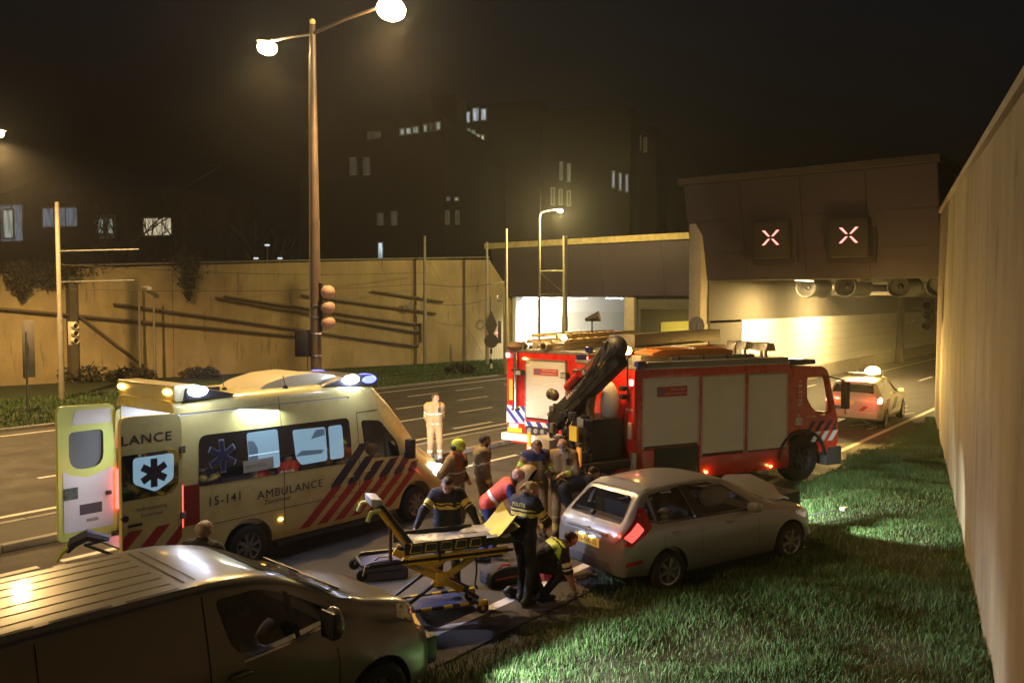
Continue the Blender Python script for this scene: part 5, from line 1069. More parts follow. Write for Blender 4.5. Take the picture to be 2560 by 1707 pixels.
def person(label, pos, heading, outfit, hair='dark', s=1.0, lean=0., pelvis=.95, px=0., feet=((.0, .11), (.0, -.11)), hands=((.05, .30, .80), (.05, -.30, .80)), elbows=((-.6, .6, -.2), (-.6, -.6, -.2)), head_pitch=0., head_yaw=0., mask=False, roll=0., knees=(1, 0, .1), toes=None, bare_arms=False, build=1.0, pony=False, short_sleeve=False, gloves=None, footz=(0., 0.), hscale=1.0, name='person', beard=False):
    V3 = lambda *a: np.array(a, float); P = V3(px, 0, pelvis); t = V3(math.sin(lean) * math.cos(roll), math.sin(roll), math.cos(lean)); t /= np.linalg.norm(t); L = V3(0, 1, 0)
    fwd = np.cross(L, t); j = outfit['loose']
    neck = P + t * .535; chest = P + t * .40; waist = P + t * .14
    sh = [chest + t * .05 + L * .175 * build, chest + t * .05 - L * .175 * build]; hp = [P + L * .095, P - L * .095]
    pr = []
    def add(a, b, ra, rb, tag_, k=.03): pr.append((np.array(a, float), np.array(b, float), ra, rb, tag_, k))
    add(hp[0], hp[1], .115, .115, 'pelvis')
    for q in (1, -1):
        add(P + L * .055 * q, waist + L * .06 * q, .115, .108 + j, 'torso'); add(waist + L * .06 * q, chest + L * .085 * q * build, .112 + j, .120 + j, 'torso')
    add(sh[0] - L * .02, sh[1] + L * .02, .078 + j, .078 + j, 'torso', .05); add(chest, neck, .10 + j, .068, 'torso', .04)
    # head
    hp_ = lean * .35 + head_pitch; f0 = V3(math.cos(hp_), 0, -math.sin(hp_)); f = rotz2(f0, head_yaw); u0 = V3(math.sin(hp_), 0, math.cos(hp_)); u = rotz2(u0, head_yaw); l = np.cross(u, f); c = neck + u * .135 + f * .025
    add(neck - t * .04, c - u * .05, .056, .052, 'skin', .02); add(c - f * .022, c + f * .022 + u * .01, .084, .080, 'head', .02); add(c + f * .045 - u * .02, c + f * .05 - u * .085, .055, .038, 'head', .03)
    add(c + f * .095 - u * .005, c + f * .110 - u * .038, .010, .015, 'head', .012)
    for q in (1, -1): add(c + l * q * .082 - u * .02, c + l * q * .086 - u * .045 - f * .005, .016, .012, 'ear', .01)
    if pony: add(c - f * .085 + u * .02, c - f * .15 - u * .09, .036, .02, 'hair', .015)
    # limbs
    wr, el = [], []
    for i, q in enumerate((1, -1)):
        e, wv = ik(sh[i], V3(*hands[i]), .295, .265, V3(*elbows[i])); wr.append(wv); el.append(e)
        add(sh[i], e, .062 + j, .048 + j, 'uarm%d' % i); add(e, wv, .048 + j * .9, .033 + j * .6, 'farm%d' % i)
        an = V3(feet[i][0], feet[i][1], .085 + footz[i]); kn, an = ik(hp[i], an, .45, .43, V3(*knees)); jj = j * .6
        add(hp[i], kn, .095 + jj, .064 + jj, 'thigh%d' % i); add(kn, an, .064 + jj, .048 + jj, 'shin%d' % i)
        td = V3(1, .12 * q, 0) if toes is None else V3(*toes[i]); td /= np.linalg.norm(td); add(an - td * .05 - V3(0, 0, .03), an + td * .15 - V3(0, 0, .045), .052, .038, 'foot%d' % i, .02); add(an + V3(0, 0, .03), an - V3(0, 0, .03), .055, .055, 'foot%d' % i, .02)
    V, Fc = skin(pr, .0125)
    C = V[Fc].mean(1); best = np.full(len(C), 9.); bi = np.zeros(len(C), int); bt = np.zeros(len(C))
    for n_, p in enumerate(pr):
        d, tt = cap_sdf(C, p[0], p[1], p[2], p[3]); m = d < best; best[m] = d[m]; bi[m] = n_; bt[m] = tt[m]
    mats_ = []; mi = {}
    def M(m):
        if m.name not in mi: mi[m.name] = len(mats_); mats_.append(m)
        return mi[m.name]
    tags = np.array([p[4] for p in pr]); T = tags[bi]; out = np.zeros(len(C), int)
    rel = C - c; xh, yh, zh = rel @ f, rel @ l, rel @ u; tz = (C - P) @ t / .535; ty = (C - P) @ L; tf = (C - P) @ fwd
    O = outfit
    for tg in set(T):
        m = T == tg
        if tg in ('head', 'ear', 'skin', 'hair'): k_ = SKIN if tg != 'hair' else HAIRS[hair]
        elif tg in ('torso',): k_ = O['jacket']
        elif tg == 'pelvis': k_ = O.get('hem', O['trousers'])
        elif tg[:4] == 'uarm': k_ = O.get('sleeve', O['jacket'])
        elif tg[:4] == 'farm': k_ = SKIN if short_sleeve else O.get('sleeve', O['jacket'])
        elif tg[:4] in ('thig', 'shin'): k_ = O['trousers']
        else: k_ = BOOT
        out[m] = M(k_)
    hd = (T == 'head')
    hr = hd & ((zh > .045) | ((xh < .015) & (zh > -.055) & (np.abs(yh) > .0)) ) & ~((xh > .055) & (zh < .062))
    if hair == 'bald': hr = hd & (zh > .05) & False | (hd & (xh < -.05) & (zh < .02) & (zh > -.06))
    out[hr] = M(HAIRS[hair] if hair != 'bald' else HAIRS['bald'])
    ey = hd & (xh > .07) & (np.abs(np.abs(yh) - .032) < .014) & (np.abs(zh - .004) < .009); out[ey] = M(EYE)
    lp_ = hd & (xh > .07) & (np.abs(yh) < .024) & (np.abs(zh + .075) < .009); out[lp_] = M(LIP)
    if mask: out[hd & (xh > .03) & (zh < -.015) & (zh > -.135)] = M(MASKW)
    if beard: out[hd & (xh > .01) & (zh < -.05)] = M(HAIRS[hair])
    for tg, a, b_, m_ in O.get('bands', ()):
        if tg == 'torso': out[((T == 'torso')) & (tz > a) & (tz < b_)] = M(m_)
        elif tg == 'yoke': out[(T == 'torso') & (tz > a) & (tz < b_) | ((np.char.startswith(T.astype(str), 'uarm')) & (bt < .18))] = M(m_)
        elif tg == 'strap': out[(T == 'torso') & (tz > a) & (np.abs(np.abs(ty) - .10) < b_)] = M(m_)
        else: out[(np.char.startswith(T.astype(str), tg)) & (bt > a) & (bt < b_)] = M(m_)
    # hands: palm, four bent fingers, thumb, each its own chain
    VV, FF, MM = [V], [Fc], [out]; off = len(V)
    for i, q in enumerate((1, -1)):
        d = wr[i] - el[i]; d /= np.linalg.norm(d); sd = np.cross(d, V3(0, 0, 1)); sd = V3(0, 1, 0) if np.linalg.norm(sd) < .1 else sd / np.linalg.norm(sd); pn = np.cross(sd, d) * (-1)
        pn = V3(0, -q, 0) - d * (V3(0, -q, 0) @ d) if abs(d[2]) > .7 else pn; pn /= np.linalg.norm(pn) + 1e-9; sd = np.cross(d, pn)
        w0 = wr[i] - d * .015; hh = []
        hh.append((w0, w0 + d * .05, .028, .03, 'h', .012))
        for q2 in (-.024, .024): hh.append((w0 + d * .035 + sd * q2 * .6, w0 + d * .085 + sd * q2, .018, .017, 'h', .015))
        for n_, (o_, ln) in enumerate(((-.033, .062), (-.011, .075), (.011, .072), (.032, .056))):
            b0 = w0 + d * .088 + sd * o_; b1 = b0 + (d * .86 + pn * .5) * ln * .55; b2 = b1 + (d * .35 + pn * .94) * ln * .5
            hh.append((b0, b1, .0095, .009, 'h', .004)); hh.append((b1, b2, .009, .0075, 'h', .004))
        fb = w0 + d * .03 - sd * .032 * 1; fm = fb + (d * .6 - sd * .5 + pn * .4) * .045; hh.append((fb, fm, .013, .011, 'h', .01)); hh.append((fm, fm + (d * .8 + pn * .5) * .03, .011, .009, 'h', .004))
        hv, hf = skin(hh, .0065, .006); VV.append(hv); FF.append(hf + off); off += len(hv); MM.append(np.full(len(hf), M(gloves or SKIN)))
    V = np.concatenate(VV) * s; Fc = np.concatenate(FF); out = np.concatenate(MM)
    me = bpy.data.meshes.new('person'); me.from_pydata(V.tolist(), [], Fc.tolist())
    for m_ in mats_: me.materials.append(m_)
    me.polygons.foreach_set('material_index', out.astype(np.int32)); o = link(name, me, None, True, 180)
    o.location = (pos[0], pos[1], pos[2] if len(pos) > 2 else 0); o.rotation_euler = (0, 0, heading); tag(o, label, 'person', 'people at the accident')
    nk = Vector(neck * s - t * .03 * s); b = MB(); b.lathe([(.070 * s, -.03 * s), (.084 * s, -.035 * s), (.080 * s, .03 * s), (.068 * s, .035 * s), (.066 * s, -.02 * s)], nk, Vector(t) + Vector(fwd) * .15, 18); b.build('collar', O.get('collar', O['jacket']), o, smooth=True)
    if O.get('radio'):
        c0 = Vector((chest + fwd * (.135 + j) + L * .10 - t * .02) * s); b = MB(); b.bar(c0 - Vector(t) * .06, c0 + Vector(t) * .05, .055, .035, up=tuple(fwd)); b.cyl(c0 + Vector(t) * .05 + Vector(L) * .015, c0 + Vector(t) * .17 + Vector(L) * .015, .007, n=6); b.build('radio', BLACK, o)
    if O.get('back'):
        bw, bh = O['back'][1], .075; o0 = Vector((P + t * .535 * O['back'][2] - fwd * (.118 + j + .014)) * s); text('back_lettering', O['back'][0], O['back'][3], o, lambda x, y: tuple(o0 - Vector(L) * x + Vector(t) * y), bw, bh, align='c')
    return o, dict(head=c * s, f=f, u=u, l=l, neck=neck * s, chest=chest * s, t=t, wr=[x * s for x in wr])
FIRE = dict(jacket=TAN, trousers=TAN, hem=TAN, loose=.028, radio=True, bands=(('torso', -.02, .07, REFS), ('torso', .47, .53, REFS), ('uarm', .75, .88, REFY), ('farm', .62, .75, REFS), ('uarm', .45, .6, REFS), ('shin', .45, .58, REFS), ('shin', .75, .98, GREYSOCK)))
FIRE2 = dict(FIRE, jacket=TAN2, trousers=TAN2, hem=TAN2, bands=(('torso', .0, .07, REFY), ('torso', .46, .51, REFS), ('uarm', .5, .62, REFS), ('farm', .55, .8, REFY), ('shin', .40, .48, REFS), ('shin', .65, .85, REFY)))
FIREB = dict(FIRE2, jacket=TAN2, bands=(('torso', .0, .06, REFY), ('yoke', .72, 1.2, BLUEC), ('uarm', .5, .75, LIME), ('farm', .4, .7, LIME), ('shin', .6, .8, REFY)))
FIREH = dict(FIRE2, bands=(('torso', .44, .49, REFS), ('strap', .55, .055, ORNG), ('torso', .0, .07, REFS), ('farm', .2, .45, REFS), ('shin', .5, .7, REFY)))
POL = dict(back=('POLITIE', .22, .75, REFY), radio=True, jacket=NAVYC, trousers=BLKC, hem=NAVYC, loose=.014, bands=(('torso', .06, .13, BOOT), ('torso', .50, .60, REFY), ('torso', .65, .69, REFY), ('uarm', .42, .66, REFY), ('uarm', .74, .80, REFY)))
POLK = dict(POL, jacket=BLKC, bands=(('torso', .62, .80, LIME), ('torso', .85, .92, LIME), ('uarm', .55, .75, REFS), ('uarm', .85, .92, REFS)))
MED = dict(jacket=VESTC, sleeve=BLUEC, trousers=BLUEC, hem=VESTC, loose=.014, bands=(('torso', .18, .28, REFS), ('torso', .98, 1.2, NAVYC)))
DRK = dict(jacket=BLKC, trousers=BLKC, hem=BLKC, loose=.018, bands=(('torso', .05, .12, REFY), ('farm', .5, .65, LIME), ('thigh', .0, .05, LIME)))
FIREN = dict(back=('BRANDWEER', .26, .31, MATS['banner_white']), jacket=NAVYC, trousers=NAVYC, hem=NAVYC, loose=.02, bands=(('torso', .28, .42, REDF), ('uarm', .5, .65, REDF)))
def by_head(px, py, z): return gp(px, py, z)
TOCAM, RIGHT, AWAY, LEFT = R(218), R(-52), R(38), R(128)
def pos2(p): return (float(p[0]), float(p[1]), 0.)
p = by_head(1086, 979, 1.80); person('fire officer in pale tan turnout gear standing alone with hands behind the back', pos2(p), TOCAM + R(12), FIRE, 'brown', 1.02, hands=((-.16, .10, .88), (-.16, -.10, .88)), elbows=((-.3, 1, 0), (-.3, -1, 0)), head_yaw=R(48), feet=((.02, .13), (0, -.13)))
p = by_head(1138, 1090, 1.80); ph, J = person('firefighter in a lime yellow helmet standing with one hand on the hip', pos2(p), RIGHT + R(-22), FIREH, 'dark', 1.0, hands=((.18, .12, 1.05), (.02, -.24, 1.0)), elbows=((-.5, .6, -.3), (-.5, -1, .1)), head_pitch=R(12), mask=False)
HELM = mat('lime_helmet', (.58, .70, .06), .25, coat=.7)
def helmet(parent, J):
    b = MB(); M3 = Matrix((J['f'], J['l'], J['u'])).transposed(); c = Vector(J['head']) + Vector(J['u']) * .03
    q = MB(); q.ball((0, 0, 0), (.135, .118, .125), 20, 14)
    vs = [Vector(v) for v in q.v]; keep = []
    b.add([c + M3 @ Vector((v.x, v.y, max(v.z, -.06 - .05 * (v.x < .02)))) for v in vs], q.f); b.tube([c + M3 @ Vector((.13 * math.cos(a), .115 * math.sin(a), .0 - .02)) for a in np.linspace(-1.2, 1.2, 9)], .012, 6); h = b.build('helmet', HELM, parent, smooth=True)
    b = MB(); P = [c + M3 @ Vector((.125 * math.cos(a), .12 * math.sin(a), z)) for z in (.035, -.02) for a in np.linspace(-1.0, 1.0, 9)]; b.add(P, [(i, i + 1, 10 + i, 9 + i) for i in range(8)]); b.build('visor', mat('dark_visor', (.05, .03, .015), .1, spec=.9), h, smooth=True)
    for s in (1, -1):
        b = MB(); b.ball(c + M3 @ Vector((-.03, s * .112, -.035)), (.05, .02, .05), 12, 8); b.build('ear_cover', mat('dark_blue_shell', (.02, .03, .07), .3), h, smooth=True)
helmet(ph, J)
p = by_head(1204, 1078, 1.80); person('bare-headed firefighter in brown turnout gear standing beside the helmeted one', pos2(p), RIGHT + R(10), FIRE2, 'dark', 1.02, hands=((.1, .22, .84), (.12, -.24, .86)), head_pitch=R(14), beard=True)
p = by_head(1118, 1192, 1.62); person('police officer in yellow-banded dark jacket leaning over the stretcher', pos2(p), TOCAM + R(6), POL, 'dark', 1.0, lean=R(16), px=-.12, hands=((.28, .46, .92), (.30, -.46, .95)), elbows=((-.3, 1, .2), (-.3, -1, .2)), head_pitch=R(32), feet=((-.05, .13), (-.2, -.13)))
p = by_head(1296, 1176, 1.42); md, J = person('paramedic in a red-orange vest and blue trousers bending forward', pos2(p), RIGHT + R(4), MED, 'bald', 1.0, lean=R(52), px=-.50, pelvis=.92, hands=((.10, .14, .72), (.05, -.18, .70)), elbows=((-.4, .6, -.1), (-.4, -.7, -.1)), head_pitch=R(8), mask=True, short_sleeve=True, gloves=GLOVE, feet=((-.42, .14), (-.62, -.12)))
p = by_head(1341, 1088, 1.78); fb, JB = person('firefighter with dark blue shoulder yoke looking down beside the crane', pos2(p), TOCAM + R(10), FIREB, 'brown', 1.02, hands=((.22, .28, .92), (.24, -.20, .98)), elbows=((-.4, .8, -.1), (-.4, -.8, -.1)), head_pitch=R(30))
p = by_head(1407, 1085, 1.80); person('shaven-headed firefighter in tan gear wearing a face mask', pos2(p), TOCAM + R(-8), dict(FIRE, bands=(('torso', .0, .06, REFY), ('farm', .5, .8, LIME), ('shin', .3, .36, REFY), ('shin', .6, .9, REFY))), 'bald', 1.02, hands=((.28, .02, 1.12), (.16, -.22, 1.08)), elbows=((-.3, .9, -.3), (-.3, -.9, -.3)), head_pitch=R(24), mask=True)
p = gp(1312, 1505, 0); person('policewoman with a blond ponytail seen from behind at the stretcher foot', pos2(p), RIGHT + R(50), POL, 'blond', .99, lean=R(6), px=-.03, hands=((.32, .10, 1.02), (.30, -.14, 1.04)), elbows=((-.3, .8, -.3), (-.3, -.8, -.3)), head_pitch=R(26), head_yaw=R(-38), pony=True, feet=((.05, .1), (-.08, -.1)))
p = gp(1352, 1492, 0); person('police officer in short sleeves kneeling on the road behind the car', pos2(p), RIGHT + R(18), POLK, 'dark', 1.0, lean=R(66), pelvis=.50, px=-.15, hands=((.52, .12, .10), (.42, -.20, .10)), elbows=((-.3, .6, .3), (-.3, -.6, .3)), head_pitch=R(20), short_sleeve=True, gloves=mat('white_glove', (.6, .6, .6), .5), feet=((-.42, .12), (-.02, -.14)), knees=(1, 0, .3), toes=((.6, 0, -.5), (1, 0, 0)))
p = gp(1440, 1345, 0); person('person in dark gear with lime reflective trim bent double beside the car', pos2(p), RIGHT + R(25), DRK, 'dark', 1.03, lean=R(78), pelvis=.90, px=-.28, hands=((.42, .16, .42), (.40, -.16, .45)), elbows=((-.4, .6, -.1), (-.4, -.6, -.1)), head_pitch=R(10), feet=((-.12, .15), (-.32, -.14)))
p = by_head(505, 1289, 1.77); person('grey-haired man in a dark jacket with a red back panel behind the van', pos2(p), AWAY + R(-14), FIREN, 'grey', 1.0, hands=((.16, .20, .98), (.16, -.20, .98)))
# things in hand
q = fb.matrix_basis @ Vector(JB['wr'][1]) if False else None
def shell(name, label, cat, c, r, axis, m_out, m_in, open_=.15):
    t = thing(name, label, cat, tuple(c)); b = MB(); b.lathe([(r * math.sin(a), -r * math.cos(a) * 1.1) for a in np.linspace(0.05, math.pi * .62, 10)], (0, 0, 0), axis, 24); b.build('outer_shell', m_out, t, smooth=True)
    b = MB(); b.lathe([(r * .93 * math.sin(a), -r * .93 * math.cos(a) * 1.1) for a in np.linspace(0.05, math.pi * .62, 10)], (0, 0, 0), axis, 24); b.build('lining', m_in, t, smooth=True); return t
pb = by_head(1341, 1088, 1.78); fc = np.array([math.cos(TOCAM + R(10)), math.sin(TOCAM + R(10))])
shell('carried_helmet', 'tan rounded helmet with a dark lining held by the firefighter with blue shoulders', 'helmet', tuple(at_d(1322, 1186, float(pb[0] * math.cos(YAW) + pb[1] * math.sin(YAW)) - .42)), .17, (.2, -.75, -.45), mat('tan_shell', (.36, .26, .12), .5), BLKC)
# ================================================================ wheeled stretcher
SY = mat('stretcher_yellow', (.66, .40, .025), .35, coat=.4); SK = mat('stretcher_black', (.014, .014, .016), .4)
sh_ = R(-30); so = (np.array(gp(1018, 1545, 0)) + np.array(gp(1212, 1532, 0))) / 2
st = thing('ambulance_stretcher', 'yellow and black wheeled ambulance stretcher with raised backrest', 'stretcher', (so[0] - .0, so[1] + .18, 0), sh_)
def tub(name, pts, r, m_, n=8): b = MB(); b.tube(pts, r, n); return b.build(name, m_, st, smooth=True)
for s in (-1, 1):
    y = s * .26
    tub('base_rail', [(-.56, y, .14), (-.50, y, .16), (.46, y, .16), (.56, y, .14)], .022, SK)
    for x0, x1 in ((-.28, -.14), (.02, .14), (.24, .36)):
        tub('base_sleeve', [(x0, y, .16), (x1, y, .16)], .026, SY)
    # crossing legs: black inner tube, yellow outer beam
    tub('leg_tube', [(-.52, y * .92, .20), (-.05, y * .92, .50)], .026, SK); b = MB(); b.bar((-.12, y * .92, .455), (.50, y * .92, .80), .05, .085); b.build('leg_beam', SY, st, bevel=.012)
    tub('leg_tube', [(.52, y * .78, .20), (.08, y * .78, .48)], .026, SK); b = MB(); b.bar((.30, y * .80, .34), (-.52, y * .80, .82), .05, .09); b.build('leg_beam', SY, st, bevel=.012)
    b = MB(); b.box((.0, y, .53), (.16, .06, .18)); b.build('leg_joint', SY, st, bevel=.025)
    # bed rails
    tub('bed_rail', [(-.95, y * 1.1, .82), (.98, y * 1.1, .82)], .022, SK)
    b = MB(); b.box((.22, y * 1.17, .86), (1.35, .03, .035)); b.build('bed_side_bar', SY, st, bevel=.01)
    b = MB(); b.box((.22, y * 1.17, .79), (1.35, .03, .025)); b.build('bed_side_bar', SY, st, bevel=.01)
    # folding side guard with cut-outs
    for k in range(5):
        x = -.36 + k * .20; a = .075
        b = MB(); P = [(x - a, y * 1.2, .93), (x + a, y * 1.2, .93), (x + a, y * 1.2, 1.03), (x - a * .7, y * 1.2, 1.03)]
        b.tube(P + [P[0]], .008, 6); b.build('side_guard_loop', SY, st)
    b = MB(); b.box((.05, y * 1.17, .98), (1.1, .02, .15)); b.build('side_guard', SK, st, bevel=.008)
    tub('backrest_rail', [(-.42, y, .96), (-.80, y, 1.50)], .026, SY)
    tub('handle', [(-.80, y, 1.50), (-.92, y * 1.05, 1.49), (-.97, y * 1.1, 1.38)], .03, mat('lime_grip', (.5, .6, .2), .4))
    for x in (-.55, .56):
        w_ = MB(); w_.lathe([(.02, -.018), (.055, -.018), (.078, -.014), (.082, 0), (.078, .014), (.055, .018), (.02, .018)], (x, y, .082), (0, 1, 0), 20); cw = w_.build('castor', RUBBER, st, smooth=True)
        b = MB(); b.box((x, y, .15), (.13, .075, .07)); b.build('castor_fork', SY, cw, bevel=.02)
        b = MB(); b.cyl((x, y - .02, .082), (x, y + .02, .082), .03, n=12); b.build('castor_hub', SY, cw)
for x in (-.5, .5): tub('cross_tube', [(x, -.26, .16), (x, .26, .16)], .02, SK)
b = MB(); b.box((.0, 0, .15), (.7, .44, .02)); b.build('base_tray', mat('blue_tray', (.02, .03, .09), .5), st)
b = MB(); b.prism(rpoly(rect(-.44, .90, 1.02, .98), .03), 'y', -.27, .27); b.build('mattress', SK, st, bevel=.02)
b = MB(); b.prism([(-.38, .93), (-.36, 1.03), (-.76, 1.58), (-.84, 1.53)], 'y', -.26, .26); b.build('backrest', SK, st, bevel=.02)
b = MB(); b.prism([(-.72, 1.50), (-.76, 1.62), (-.90, 1.64), (-.90, 1.54)], 'y', -.2, .2); b.build('head_pad', mat('pale_pad', (.40, .44, .52), .5), st, bevel=.02)
tub('head_frame', [(-.45, -.28, .82), (-.98, -.28, .80), (-1.02, -.2, .80), (-1.02, .2, .80), (-.98, .28, .80), (-.45, .28, .82)], .024, SK)
for y in (-.25, .25):
    w_ = MB(); w_.lathe([(.01, -.02), (.06, -.02), (.075, 0), (.06, .02), (.01, .02)], (-1.03, y, .70), (0, 1, 0), 18); w_.build('loading_wheel', RUBBER, st, smooth=True); tub('loading_fork', [(-.99, y, .82), (-1.03, y, .70)], .025, CHROME)
tub('backrest_strut', [(-.66, -.2, 1.28), (-.66, -.2, .82)], .022, mat('brown_strap', (.10, .04, .02), .6)); tub('hanging_strap', [(.45, -.30, .85), (.46, -.31, .6), (.44, -.30, .42), (.47, -.29, .36)], .014, SK)
tub('hanging_strap', [(-.05, -.31, 1.02), (-.04, -.32, .80)], .02, SK)
text('lettering', 'stryker', INK, st, lambda x, y: (-.50 + x * .863, -.26 * .80 - .027, .80 - x * .505 + y * .9), .32, .1)
b = MB(); nx_, ny_ = 16, 8; V = []
for i in range(nx_ + 1):
    for jv in range(ny_ + 1):
        x = -.42 + 1.5 * i / nx_; y = -.30 + .6 * jv / ny_; e = max(0, (i - 12) / 4)
        V.append((x, y, 1.0 + .018 * math.sin(i * .6 + jv * .9) + .015 * math.sin(jv * 1.7 - i * .5) + e * e * .14))
b.add(V, [(i * (ny_ + 1) + k, i * (ny_ + 1) + k + 1, (i + 1) * (ny_ + 1) + k + 1, (i + 1) * (ny_ + 1) + k) for i in range(nx_) for k in range(ny_)])
tag(b.build('foil_blanket', mat('silver_grey_sheet', (.26, .26, .26), .35, .3, bump=.6, bscale=14), None, smooth=True, ang=80), 'crumpled silver grey sheet spread over the stretcher mattress', 'blanket'); bl = bpy.data.objects['foil_blanket']; bl.location = st.location; bl.rotation_euler = st.rotation_euler
b = MB(); V = []
for i in range(9):
    for k in range(9):
        a = i / 8; c_ = k / 8; V.append((.72 + .34 * a, -.31 + .62 * c_, .985 + .22 * a ** 1.5 + .015 * math.sin(c_ * 6 + a * 2) + .10 * a * (2 * c_ - 1) ** 2))
b.add(V, [(i * 9 + k, i * 9 + k + 1, (i + 1) * 9 + k + 1, (i + 1) * 9 + k) for i in range(8) for k in range(8)]); o = b.build('yellow_blanket', mat('yellow_cloth', (.62, .50, .06), .6, bump=.5, bscale=12), None, smooth=True, ang=80); o.location = (st.location[0], st.location[1], .01); o.rotation_euler = st.rotation_euler; tag(o, 'yellow blanket folded up at the stretcher foot end', 'blanket')
# clear plastic sheet in the paramedic's hands
pm = gp(1262, 1325, .55); b = MB(); V = []
for i in range(10):
    for k in range(7):
        a, c_ = i / 9, k / 6; V.append((.10 * math.sin(a * 5 + c_ * 3) * .6 + (c_ - .5) * .05, (c_ - .5) * (.34 - .1 * a), .74 - .62 * a + .02 * math.sin(c_ * 9)))
b.add(V, [(i * 7 + k, i * 7 + k + 1, (i + 1) * 7 + k + 1, (i + 1) * 7 + k) for i in range(9) for k in range(6)])
o = b.build('plastic_sheet', mat('clear_plastic', (.62, .60, .68), .25, alpha=.75, bump=.5, bscale=10), None, smooth=True, ang=80); mp_ = by_head(1296, 1176, 1.42); hx = RIGHT + R(4); o.location = (mp_[0] + .10 * math.cos(hx), mp_[1] + .10 * math.sin(hx), .0); o.rotation_euler = (0, 0, hx); tag(o, 'pale plastic sheet hanging from the gloved hands of the paramedic', 'sheet')
# bags on the road
def bag(name, label, loc, rz, size, m_, trim):
    t = thing(name, label, 'bag', loc, rz); L_, W_, H_ = size
    b = MB(); b.prism(rpoly([(-L_ / 2, 0), (L_ / 2, 0), (L_ / 2 * .96, H_ * .75), (L_ * .28, H_), (-L_ * .3, H_ * .95), (-L_ / 2 * .94, H_ * .7)], .06), 'y', -W_ / 2, W_ / 2); b.build('shell', m_, t, bevel=.05, bseg=3)
    b = MB(); b.tube([(-L_ * .22, -W_ * .3, H_ * .9), (-L_ * .1, -W_ * .34, H_ * 1.12), (L_ * .1, -W_ * .34, H_ * 1.12), (L_ * .22, -W_ * .3, H_ * .9)], .015, 6); b.build('handle', trim, t, smooth=True)
    b = MB(); b.box((0, -W_ / 2 - .004, H_ * .45), (L_ * .7, .012, .03)); b.build('zip_band', trim, t); return t
p = gp(958, 1440, 0); bag('equipment_bag', 'slumped dark blue grey equipment bag lying on the road near the stretcher', (p[0], p[1], 0), R(-36), (.72, .36, .30), mat('navy_bag', (.05, .05, .10), .6, noise=.3, nscale=6, bump=.5, bscale=10), SK)
p = gp(1252, 1455, 0); bag('medical_backpack', 'black medical backpack on the road under the stretcher foot end', (p[0], p[1], 0), R(-20), (.55, .34, .26), cloth('black_nylon', (.02, .02, .022)), MATS['red_film'])
p = gp(1382, 1440, 0); t = thing('first_aid_kit', 'open first aid kit with red, yellow and purple pouches beside the kneeling officer', 'first aid kit', (p[0], p[1], 0), R(-30))
b = MB(); b.box((0, 0, .10), (.45, .34, .2)); b.build('case', mat('red_case', (.35, .03, .03), .5), t, bevel=.03)
for i, (c_, x, y) in enumerate((((.6, .45, .06), -.1, .05), ((.25, .08, .35), .08, -.05), ((.6, .6, .65), .0, .12), ((.5, .05, .05), .15, .1))):
    b = MB(); b.box((x, y, .23), (.12, .1, .09), rz=i); b.build('pouch', mat('pouch_%d' % i, c_, .5), t, bevel=.02)
p = gp(2085, 1288, .2); t = thing('broken_trim', 'broken pale strip of car trim lying in the grass ahead of the car', 'debris', (p[0], p[1], .2), R(-30)); b = MB(); b.tube([(-.7, .1, .02), (-.2, 0, .08), (.1, -.04, .10)], .012, 6); b.build('strip', STEEL, t); b = MB(); b.box((.18, -.05, .12), (.16, .1, .05), rz=.4); b.build('clip', WHITE, t, bevel=.015)
p = gp(2010, 1365, .15); b = MB(); b.bar((p[0] - .12, p[1], .16), (p[0] + .2, p[1] - .08, .12), .03, .02); tag(b.build('loose_strip', mat('orange_lens'), None, bevel=.004), 'thin loose strip lying in the grass by the front wheel of the car', 'debris')
# ================================================================ street lamps
POLE = mat('brown_pole_paint', (.10, .07, .05), .5, noise=.2, nscale=3)
GPOLE = mat('grey_pole_paint', (.22, .20, .15), .55, noise=.2, nscale=4)
LAMPG = glow('sodium_lamp', (1.0, .72, .34), 300.)
def lamp_head(parent, end, m=POLE, r=.17):
    b = MB(); b.ball((end[0], end[1], end[2] + .07), (.30, .12, .04), 16, 8); b.build('lamp_housing', m, parent, smooth=True)
    b = MB(); b.ball((end[0], end[1], end[2] - .05), (r * 1.2, r, r * .8), 16, 10); b.build('lamp_bowl', LAMPG, parent, smooth=True)
P0 = (12.4, 15.5, 0.1)
t = thing('street_lamp', 'tall brown double-armed street lamp on the median behind the ambulance', 'street lamp', P0)
b = MB(); b.tube([(0, 0, 0), (0, 0, 3), (0, 0, 6), (0, 0, 10.25)], [.135, .12, .10, .065], 16); b.build('pole', POLE, t, smooth=True)
b = MB(); b.tube([(0, 0, 10.05), (0, 1.0, 10.15), (0, 1.55, 10.18)], .035); b.build('arm', POLE, t, smooth=True)
b = MB(); b.tube([(0, 0, 10.05), (0, -1.1, 10.15), (0, -2.4, 10.18)], .035); b.build('arm', POLE, t, smooth=True)
b = MB(); b.tube([(-.09, .11, .5), (-.08, .095, 5), (-.05, .07, 9.6)], .014, 6); b.build('conduit', mat('pale_conduit', (.45, .42, .35), .5), t)
b = MB(); b.ball((0, 0, 10.32), .07); b.build('cap', mat('yellow_cap', (.6, .5, .2), .4), t, smooth=True)
for z in (2.75, 3.25, 3.62, 3.9):
    b = MB(); b.cyl((0, 0, z), (0, 0, z + .035), .132, n=16); b.build('band', CHROME, t, smooth=True)
b = MB(); b.box((-.22, .2, 3.05), (.22, .3, .62), rz=.4); b.build('control_box', BLACK, t, bevel=.015)
b = MB(); b.tube([(-.12, .16, 2.75), (-.1, .2, 2.5), (-.08, .16, 2.3), (-.07, .1, 2.2)], .012, 6); b.build('cable', BLACK, t)
lamp_head(t, (0, 1.7, 10.1), r=.2); lamp_head(t, (0, -2.55, 10.1), r=.27)
